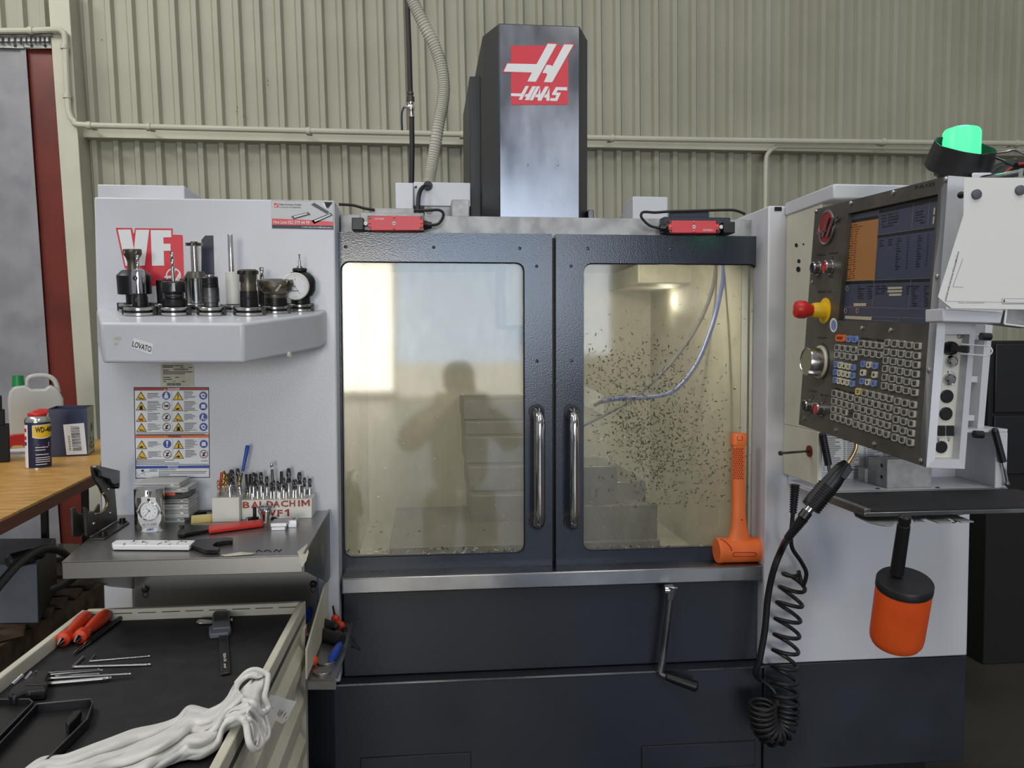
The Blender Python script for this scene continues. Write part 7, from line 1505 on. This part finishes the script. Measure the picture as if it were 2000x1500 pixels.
# caliper
def C7(X, Y): return 370 + X / 4.545, 1170 + Y / 4.545
t = thing('caliper', 'grey digital caliper lying face up near the back rim of the mat', 'caliper', Mt(430, 1250))
def cal(nm, pts, z0, z1, m_, bev=.001): MB().prism([Mt(*C7(*p), z1) for p in pts], (0, 0, z0 - z1)).build(nm, m_, t, bevel=bev)
cal('beam', [(256, 280), (337, 276), (363, 645), (279, 662)], .002, .006, 'dark_steel')
cal('body', [(205, 130), (225, 105), (355, 102), (362, 245), (205, 258)], .001, .014, 'grey_box', .002); cal('lower_body', [(172, 248), (205, 222), (362, 215), (370, 268), (345, 295), (185, 312), (172, 300)], .001, .011, 'grey_box', .002)
cal('display', [(218, 125), (342, 118), (345, 185), (220, 195)], .0141, .0146, 'black_plastic', 0)
cal('jaw', [(55, 203), (82, 180), (112, 178), (205, 188), (205, 204), (80, 212)], .002, .006, 'bright_steel'); cal('jaw', [(362, 172), (385, 170), (382, 195), (362, 192)], .002, .006, 'bright_steel')
b = MB(); mcl = lambda x, y, l=0: Mt(x, y, .0062 + l)
for q in ([(262, 292), (270, 292), (292, 645), (284, 647)], [(330, 288), (336, 288), (360, 636), (352, 638)], [(280, 640), (358, 624), (360, 634), (282, 650)]): b.dpoly(mcl, [C7(*p) for p in q], 0, .0003)
for i in range(22): f = i / 22; x0 = lerp(300, 318, f); y0 = lerp(305, 500, f); b.dline(mcl, C7(x0 + (10 if i % 5 else 0), y0), C7(x0 + 26, y0 - 2), .5, 0, .0003)
xx, yy = C7(297, 480); b.dtext(mcl, 'TESA-CAL', xx, yy, 17, 5.5, 1, .0004, .01, dx=(.13, 1), dy=(.95, -.1)); xx, yy = C7(302, 575); b.dtext(mcl, 'IP67', xx, yy, 9, 4.5, 1, .0004, .01, dx=(.13, 1), dy=(.95, -.1))
b.build('scale_print', ['steel_dull', 'white'], t, smooth=False)
# black open case
t = thing('black_case', 'open black plastic case lying on the mat at the picture corner', 'case', Mt(60, 1440))
def trayc(Q, hz, wv_, nm):
    P = [PZ(x, y, ZM + hz) for x, y in Q]; P = [V((p.x, p.y, ZM)) for p in P]; c = sum(P, V((0, 0, 0))) / len(P); b = MB()
    ii = [p + (c - p).normalized() * wv_ for p in P]; U = V((0, 0, hz)); n = len(P)
    for i in range(n): j = (i + 1) % n; b.hexa([P[i], P[j], P[j] + U, P[i] + U], [ii[i], ii[j], ii[j] + U, ii[i] + U])
    b.prism(P, (0, 0, .003)); o = b.build(nm, 'black_plastic', t, bevel=.0012)
    r = MB(); q = [lerp(p, i_, .5) + U for p, i_ in zip(P, ii)]; r.tube(q + [q[0]], .0011, 6); r.build('case_rim', 'cap_translucent', t); return o
trayc([(72, 1374), (178, 1364), (182, 1372), (172, 1404), (44, 1530), (-75, 1530)], .016, .0035, 'case_base'); trayc([(58, 1364), (66, 1370), (-90, 1530), (-150, 1530), (-120, 1366)], .012, .0035, 'case_lid')
b = MB(); q = [PZ(x, y, ZM + .018) for x, y in ((128, 1408), (144, 1388), (160, 1386), (150, 1400), (134, 1416))]; b.prism(q, (0, 0, -.014)); b.build('latch', 'black_plastic', t, bevel=.0015)
# ------------------------------------------------------------------ white cloth (an old vest) draped over the right rim
cl = thing('white_vest', 'crumpled white cotton vest draped over the right rim of the drawer cart', 'clothing', Mt(300, 1430))
def hz__(u, v): return math.sin(v * 5.2 + u * .8 + 1.1 * math.sin(u * 1.3)) * .55 + math.sin(v * 9.4 - u * 1.4 + .8 * math.sin(u * 2.1 + 1)) * .35 + math.sin(v * 15 + u * 2.2) * .16 + math.sin(u * 3.1 + v * 2.0) * .35 + .12 * math.sin(u * 8 + v * 4)
topE = [(40, 1512), (80, 1482), (130, 1477), (190, 1452), (250, 1430), (300, 1420), (345, 1402), (368, 1382), (400, 1386), (420, 1384), (445, 1366), (462, 1340)]
botE = [(40, 1545), (80, 1540), (140, 1535), (200, 1530), (265, 1525), (300, 1508), (340, 1490), (365, 1481), (395, 1478), (425, 1460), (440, 1425), (505, 1400)]
te = spline([V((x, y, 0)) for x, y in topE], 8); be_ = spline([V((x, y, 0)) for x, y in botE], 8); NU = len(te); NV = 34; vs = []
for i in range(NU):
    for j in range(NV):
        f = j / (NV - 1); q = lerp(te[i], be_[i], f); u_ = i / NU; e = math.sin(math.pi * min(1, f * 1.0)); 
        z = .006 + .020 * e ** .6 + .011 * hz__(u_ * 6, f * 3.2 + u_ * 2) * (e ** .5) + max(0, u_ - .78) * .10
        dy = 2.2 * math.sin(u_ * 26 + f * 3) * (1 if j in (0, NV - 1) else .2); vs.append(PZ(q.x, q.y + dy, ZM + max(.003, z)))
fs = [(i * NV + j, i * NV + j + 1, (i + 1) * NV + j + 1, (i + 1) * NV + j) for i in range(NU - 1) for j in range(NV - 1)]
b = MB().add(vs, fs); o = b.build('fabric', 'cloth', cl, angle=180, recalc=True); m_ = o.modifiers.new('thick', 'SOLIDIFY'); m_.thickness = .0035; m_ = o.modifiers.new('smooth', 'SUBSURF'); m_.levels = 1; m_.render_levels = 1
zc = ZC
def vz(x, y):
    s_ = x - lerp(597, 428, (y - 1173) / 327)
    return zc + .020 + (s_ / 60 * .022 if s_ < 0 else -s_ / 60 * .05)
def patch(outer, inner, nm, amp=.004, nv=14, ph=0, lift=0, sag=0):
    A = spline([V((x, y, 0)) for x, y in outer], 8); B_ = spline([V((x, y, 0)) for x, y in inner], 8); n = min(len(A), len(B_)); A = [A[round(i * (len(A) - 1) / (n - 1))] for i in range(n)]; B_ = [B_[round(i * (len(B_) - 1) / (n - 1))] for i in range(n)]
    vs = []
    for i in range(n):
        for j in range(nv):
            f = j / (nv - 1); q = lerp(A[i], B_[i], f); vs.append(PZ(q.x, q.y, vz(q.x, q.y) + lift + sag * math.sin(math.pi * f) + amp * (math.sin(f * 9 + i * .12 + ph) + .6 * math.sin(f * 17 - i * .2 + ph * 2))))
    b = MB().add(vs, [(i * nv + j, i * nv + j + 1, (i + 1) * nv + j + 1, (i + 1) * nv + j) for i in range(n - 1) for j in range(nv - 1)]); o = b.build(nm, 'cloth', cl, angle=180)
    m_ = o.modifiers.new('thick', 'SOLIDIFY'); m_.thickness = .003; m_ = o.modifiers.new('smooth', 'SUBSURF'); m_.levels = m_.render_levels = 1; return o
def hem(pts, r=.0042, lift=.002, nm='hem'): MB().tube(spline([PZ(x, y, vz(x, y) + lift) for x, y in pts], 6), r, 10).build(nm, 'cloth', cl, angle=180)
patch([(395, 1388), (430, 1372), (450, 1350), (464, 1332), (482, 1313), (500, 1308), (523, 1317)], [(425, 1425), (448, 1398), (462, 1372), (462, 1346), (472, 1328), (488, 1321), (507, 1322)], 'strap', .002)
patch([(497, 1320), (486, 1334), (474, 1346), (467, 1358), (486, 1372), (508, 1392)], [(522, 1317), (521, 1332), (520, 1348), (519, 1362), (519, 1378), (514, 1392)], 'back_panel', .0025, ph=1, lift=-.012)
patch([(425, 1398), (448, 1382), (466, 1366), (484, 1371), (500, 1382), (514, 1400), (522, 1420), (523, 1436), (512, 1450), (502, 1462)], [(392, 1440), (420, 1420), (446, 1408), (466, 1402), (478, 1408), (484, 1424), (487, 1440), (490, 1452), (495, 1460), (500, 1464)], 'front_panel', .004, nv=18, ph=2, lift=.004, sag=.006)
hem([(462, 1368), (461, 1350), (464, 1338), (474, 1327), (488, 1320), (502, 1321)]); hem([(462, 1334), (482, 1313), (500, 1308), (521, 1316), (523, 1326), (520, 1346), (517, 1362), (524, 1382), (517, 1392)], .0045)
hem([(462, 1362), (470, 1367), (484, 1371), (494, 1374), (502, 1386), (510, 1394), (516, 1390)], .005, .008)
hem([(440, 1410), (462, 1402), (474, 1405), (481, 1418), (484, 1438), (488, 1454), (497, 1463), (507, 1459), (510, 1446), (504, 1428), (494, 1413), (484, 1406)], .0048, .008); hem([(490, 1420), (494, 1436), (498, 1450), (503, 1452)], .0035, .004)
hem([(516, 1398), (523, 1420), (523, 1438), (514, 1450), (506, 1460)], .004, .004)
hem([(300, 1452), (350, 1436), (395, 1424), (430, 1412), (455, 1400)], .008, -.006, 'fold'); hem([(330, 1424), (380, 1406), (420, 1390), (450, 1374), (470, 1366)], .007, -.003, 'fold')
q = [PZ(x, y, z) for x, y, z in ((524, 1366, zc - .002), (530, 1357, zc - .0), (578, 1370, zc - .03), (560, 1405, zc - .055), (551, 1414, zc - .06), (518, 1396, zc - .02))]
tg_ = MB(); tg_.prism(q, (.0008, -.0008, 0)); tg_.build('care_tag', 'cloth', cl)
nq = (q[2] - q[1]).cross(q[3] - q[2]).normalized(); nq = nq if nq.dot(CAM - q[0]) > 0 else -nq; mtg = mN(q[0] * .25 + q[2] * .25 + q[4] * .25 + q[1] * .25 + nq * .004, nq)
b = MB(); b.dtext(mtg, 'H&M', 524, 1399, 18, 7, 0, .001, .02, dx=(.62, -.75), dy=(-.5, -.8))
for i in range(7): b.dline(mtg, (541 + i * 2.6, 1397 + i * 1.2 - (6 if i in (3, 5) else 0)), (548 + i * 2.4, 1386 + i * 2.2 - (6 if i in (3, 5) else 0)), .9, 0, .001)
b.build('tag_print', 'ink', cl, smooth=False)
# ================================================================== HOSES BEHIND THE MACHINE
Yq = 3.0
t = thing('grey_hose', 'grey corrugated hose dropping from above into the machine top', 'hose', PY(836, 357, Yq))
P = spline([PY(x, y, Yq) for x, y in ((798, -40), (806, 0), (824, 40), (848, 88), (862, 130), (867, 170), (864, 205), (857, 240), (849, 290), (842, 330), (837, 357))], 26); n = len(P)
MB().rings(P, [.0205 + (.0016 if i % 3 == 0 else -.0010) for i in range(n)], 18).build('hose', 'hose_grey', t)
Yq = 3.56
t = thing('air_line', 'black air line with brass ball valve hanging beside the grey hose', 'hose', PY(805, 357, Yq))
MB().tube([PY(794, -30, Yq), PY(799, 90, Yq), PY(801.5, 183, Yq)], .0105, 12).build('hose', 'black_rubber', t)
MB().tube([PY(804, 224, Yq), PY(805, 290, Yq), PY(804, 375, Yq)], .0105, 12).build('hose', 'black_rubber', t)
k = Yq / 1650; c = PY(801.5, 183, Yq); ax_ = PY(803.5, 228, Yq) - c; ax_.normalize()
MB().lathe(c, ax_, [(6.3 * k, -3 * k), (6.3 * k, 2 * k), (5.2 * k, 3 * k), (5.2 * k, 5 * k), (7.4 * k, 6 * k), (7.4 * k, 15 * k), (5.5 * k, 16 * k)], 14).build('coupling', 'dark_steel', t)
MB().lathe(c, ax_, [(6 * k, 15 * k), (6 * k, 20 * k), (5.5 * k, 21 * k), (6.8 * k, 24 * k), (6.8 * k, 31 * k), (5.6 * k, 33 * k), (5.8 * k, 44 * k), (4.6 * k, 45 * k)], 12).build('valve_body', 'bright_steel', t)
b = MB(); c2 = PY(803, 210, Yq); b.cyl(c2, PY(790, 207, Yq), 3.4 * k, n=10); b.build('valve_stem', 'bright_steel', t)
MB().tube(spline([PY(790, 208, Yq), PY(786, 216, Yq), PY(784.5, 228, Yq), PY(785.5, 254, Yq)], 5), 1.9 * k, 8).build('valve_lever', 'blue_dark', t)
MB().lathe(PY(803.5, 226, Yq), ax_, [(6.4 * k, 0), (6.4 * k, 3 * k)], 12).build('hose_clip', 'bright_steel', t)
# ================================================================== the person taking the photograph, seen only as a dark reflection in the left door
D('dark_jacket', (40, 40, 46), .8); D('skin', (196, 150, 124), .55); D('hair', (40, 32, 26), .7); D('trousers', (46, 52, 64), .8)
pr = thing('person', 'person in dark jacket kneeling with a phone, reflected in the left door pane', 'person', (.17, -.42, 0))
def skinned(name, joints, edges, m, sub=2, root=0):
    me = bpy.data.meshes.new(name); o_ = pr.location
    me.from_pydata([V(j[0]) - o_ for j in joints], edges, []); o = bpy.data.objects.new(name, me); COL.objects.link(o); o.parent = pr
    sm_ = o.modifiers.new('skin', 'SKIN'); sm_.use_smooth_shade = True
    lay = me.skin_vertices[0].data if me.skin_vertices else None
    if lay is None:
        bpy.context.view_layer.update(); lay = me.skin_vertices[0].data
    for i, j in enumerate(joints): lay[i].radius = (j[1], j[1] * (j[2] if len(j) > 2 else 1)); lay[i].use_root = (i == root)
    s2_ = o.modifiers.new('sub', 'SUBSURF'); s2_.levels = sub; s2_.render_levels = sub; me.materials.append(MT[m]); return o
X0, Y0 = .17, -.42
J_ = [((X0, Y0, .52), .15, .8), ((X0, Y0 + .01, .66), .145, .75), ((X0, Y0, .80), .16, .75), ((X0, Y0 - .01, .92), .14, .7), ((X0, Y0, .985), .06), ((X0, Y0 + .02, 1.03), .052),
      ((X0 - .17, Y0, .905), .075), ((X0 - .25, Y0 + .05, .80), .062), ((X0 - .24, Y0 + .12, .78), .05), ((X0 - .10, Y0 + .26, .93), .042),
      ((X0 + .17, Y0, .905), .075), ((X0 + .25, Y0 + .05, .80), .062), ((X0 + .24, Y0 + .12, .78), .05), ((X0 + .10, Y0 + .26, .93), .042)]
skinned('jacket', J_, [(0, 1), (1, 2), (2, 3), (3, 4), (4, 5), (3, 6), (6, 7), (7, 8), (8, 9), (3, 10), (10, 11), (11, 12), (12, 13)], 'dark_jacket')
for s_ in (-1, 1):
    skinned('trouser_leg', [((X0 + s_ * .08, Y0, .55), .10), ((X0 + s_ * .10, Y0 + .06, .30), .085), ((X0 + s_ * .11, Y0 + .12, .075), .07), ((X0 + s_ * .11, Y0 - .12, .062), .058), ((X0 + s_ * .11, Y0 - .33, .06), .045)], [(0, 1), (1, 2), (2, 3), (3, 4)], 'trousers')
    skinned('shoe', [((X0 + s_ * .11, Y0 - .34, .07), .045), ((X0 + s_ * .11, Y0 - .40, .055), .046), ((X0 + s_ * .11, Y0 - .43, .04), .036)], [(0, 1), (1, 2)], 'black_plastic')
hc = V((X0, Y0 + .03, 1.10))
b = MB(); n = 20; st = [(-.108, .028, .02), (-.098, .048, .03), (-.075, .060, .018), (-.04, .070, .008), (0, .076, 0), (.04, .078, -.004), (.075, .070, -.008), (.098, .048, -.01), (.110, .012, -.01)]
for z, r_, off_ in st:
    for j in range(n):
        a = 2 * math.pi * j / n; b.v.append(hc + V((math.cos(a) * r_ * .86, math.sin(a) * r_ * 1.12 + off_, z)))
for i in range(len(st) - 1):
    for j in range(n): b.f.append([i * n + j, i * n + (j + 1) % n, (i + 1) * n + (j + 1) % n, (i + 1) * n + j]); b.m.append(0)
b.f += [list(range(n)), [(len(st) - 1) * n + j for j in range(n)]]; b.m += [0, 0]
b.rings([hc + V((0, .080, .012)), hc + V((0, .092, -.01)), hc + V((0, .098, -.022)), hc + V((0, .078, -.032))], [.008, .011, .014, .009], 10)
for s_ in (-1, 1): b.ball(hc + V((s_ * .068, 0, -.005)), .022, 10, ax=(1, 0, 0), sq=.4)
hd = b.build('head', 'skin', pr, angle=60)
for s_ in (-1, 1): MB().ball(hc + V((s_ * .028, .073, .008)), .0115, 12).build('eye', 'white', hd); MB().ball(hc + V((s_ * .028, .0825, .008)), .005, 8).build('pupil', 'ink', hd)
b = MB(); b.rings([hc + V((-.022, .078, -.055)), hc + V((0, .086, -.053)), hc + V((.022, .078, -.055))], [.003, .007, .003], 8); b.build('mouth', 'red_dark', hd)
b = MB(); k0 = len(b.v); st2 = [(.02, .082, -.022), (.05, .085, -.014), (.085, .075, -.014), (.11, .05, -.014), (.122, .01, -.014)]
for z, r_, off_ in st2:
    for j in range(n): a = 2 * math.pi * j / n; b.v.append(hc + V((math.cos(a) * r_ * .92, math.sin(a) * r_ * 1.12 + off_, z + (.02 if math.sin(a) > .5 and z < .03 else 0))))
for i in range(len(st2) - 1):
    for j in range(n): b.f.append([i * n + j, i * n + (j + 1) % n, (i + 1) * n + (j + 1) % n, (i + 1) * n + j]); b.m.append(0)
b.f.append([(len(st2) - 1) * n + j for j in range(n)]); b.m.append(0); b.build('hair', 'hair', pr, angle=80)
for s_, hx_ in ((-1, X0 - .085), (1, X0 + .085)):
    w0 = V((hx_ - s_ * -.0, Y0 + .265, .955)); J2 = [(w0, .024, .8), (w0 + V((0, .012, .035)), .034, .5), (w0 + V((0, .02, .07)), .036, .45)]; E2 = [(0, 1), (1, 2)]
    for q_, (dx, L2) in enumerate(((-.026, .030), (-.009, .036), (.009, .034), (.026, .026))):
        k2 = len(J2); bp_ = w0 + V((dx, .024, .088)); J2 += [(bp_, .0095), (bp_ + V((0, .012, L2 * .6)), .009), (bp_ + V((-s_ * .006, .026, L2 * .8)), .0085)]; E2 += [(2, k2), (k2, k2 + 1), (k2 + 1, k2 + 2)]
    k2 = len(J2); J2 += [(w0 + V((-s_ * -.034, .02, .05)), .011), (w0 + V((-s_ * -.040, .036, .085)), .0095)]; E2 += [(1, k2), (k2, k2 + 1)]
    skinned('hand', J2, E2, 'skin', sub=1)
ph_ = thing('phone', 'black phone held in both hands by the kneeling person', 'phone', (X0 + .03, Y0 + .38, 1.115))
MB().box(X0 - .045, X0 + .105, Y0 + .365, Y0 + .373, 1.115, 1.19).build('phone_body', 'black_plastic', ph_, bevel=.003)

pr.scale = (1.2, 1.1, 1.075); pr.location.x = .2
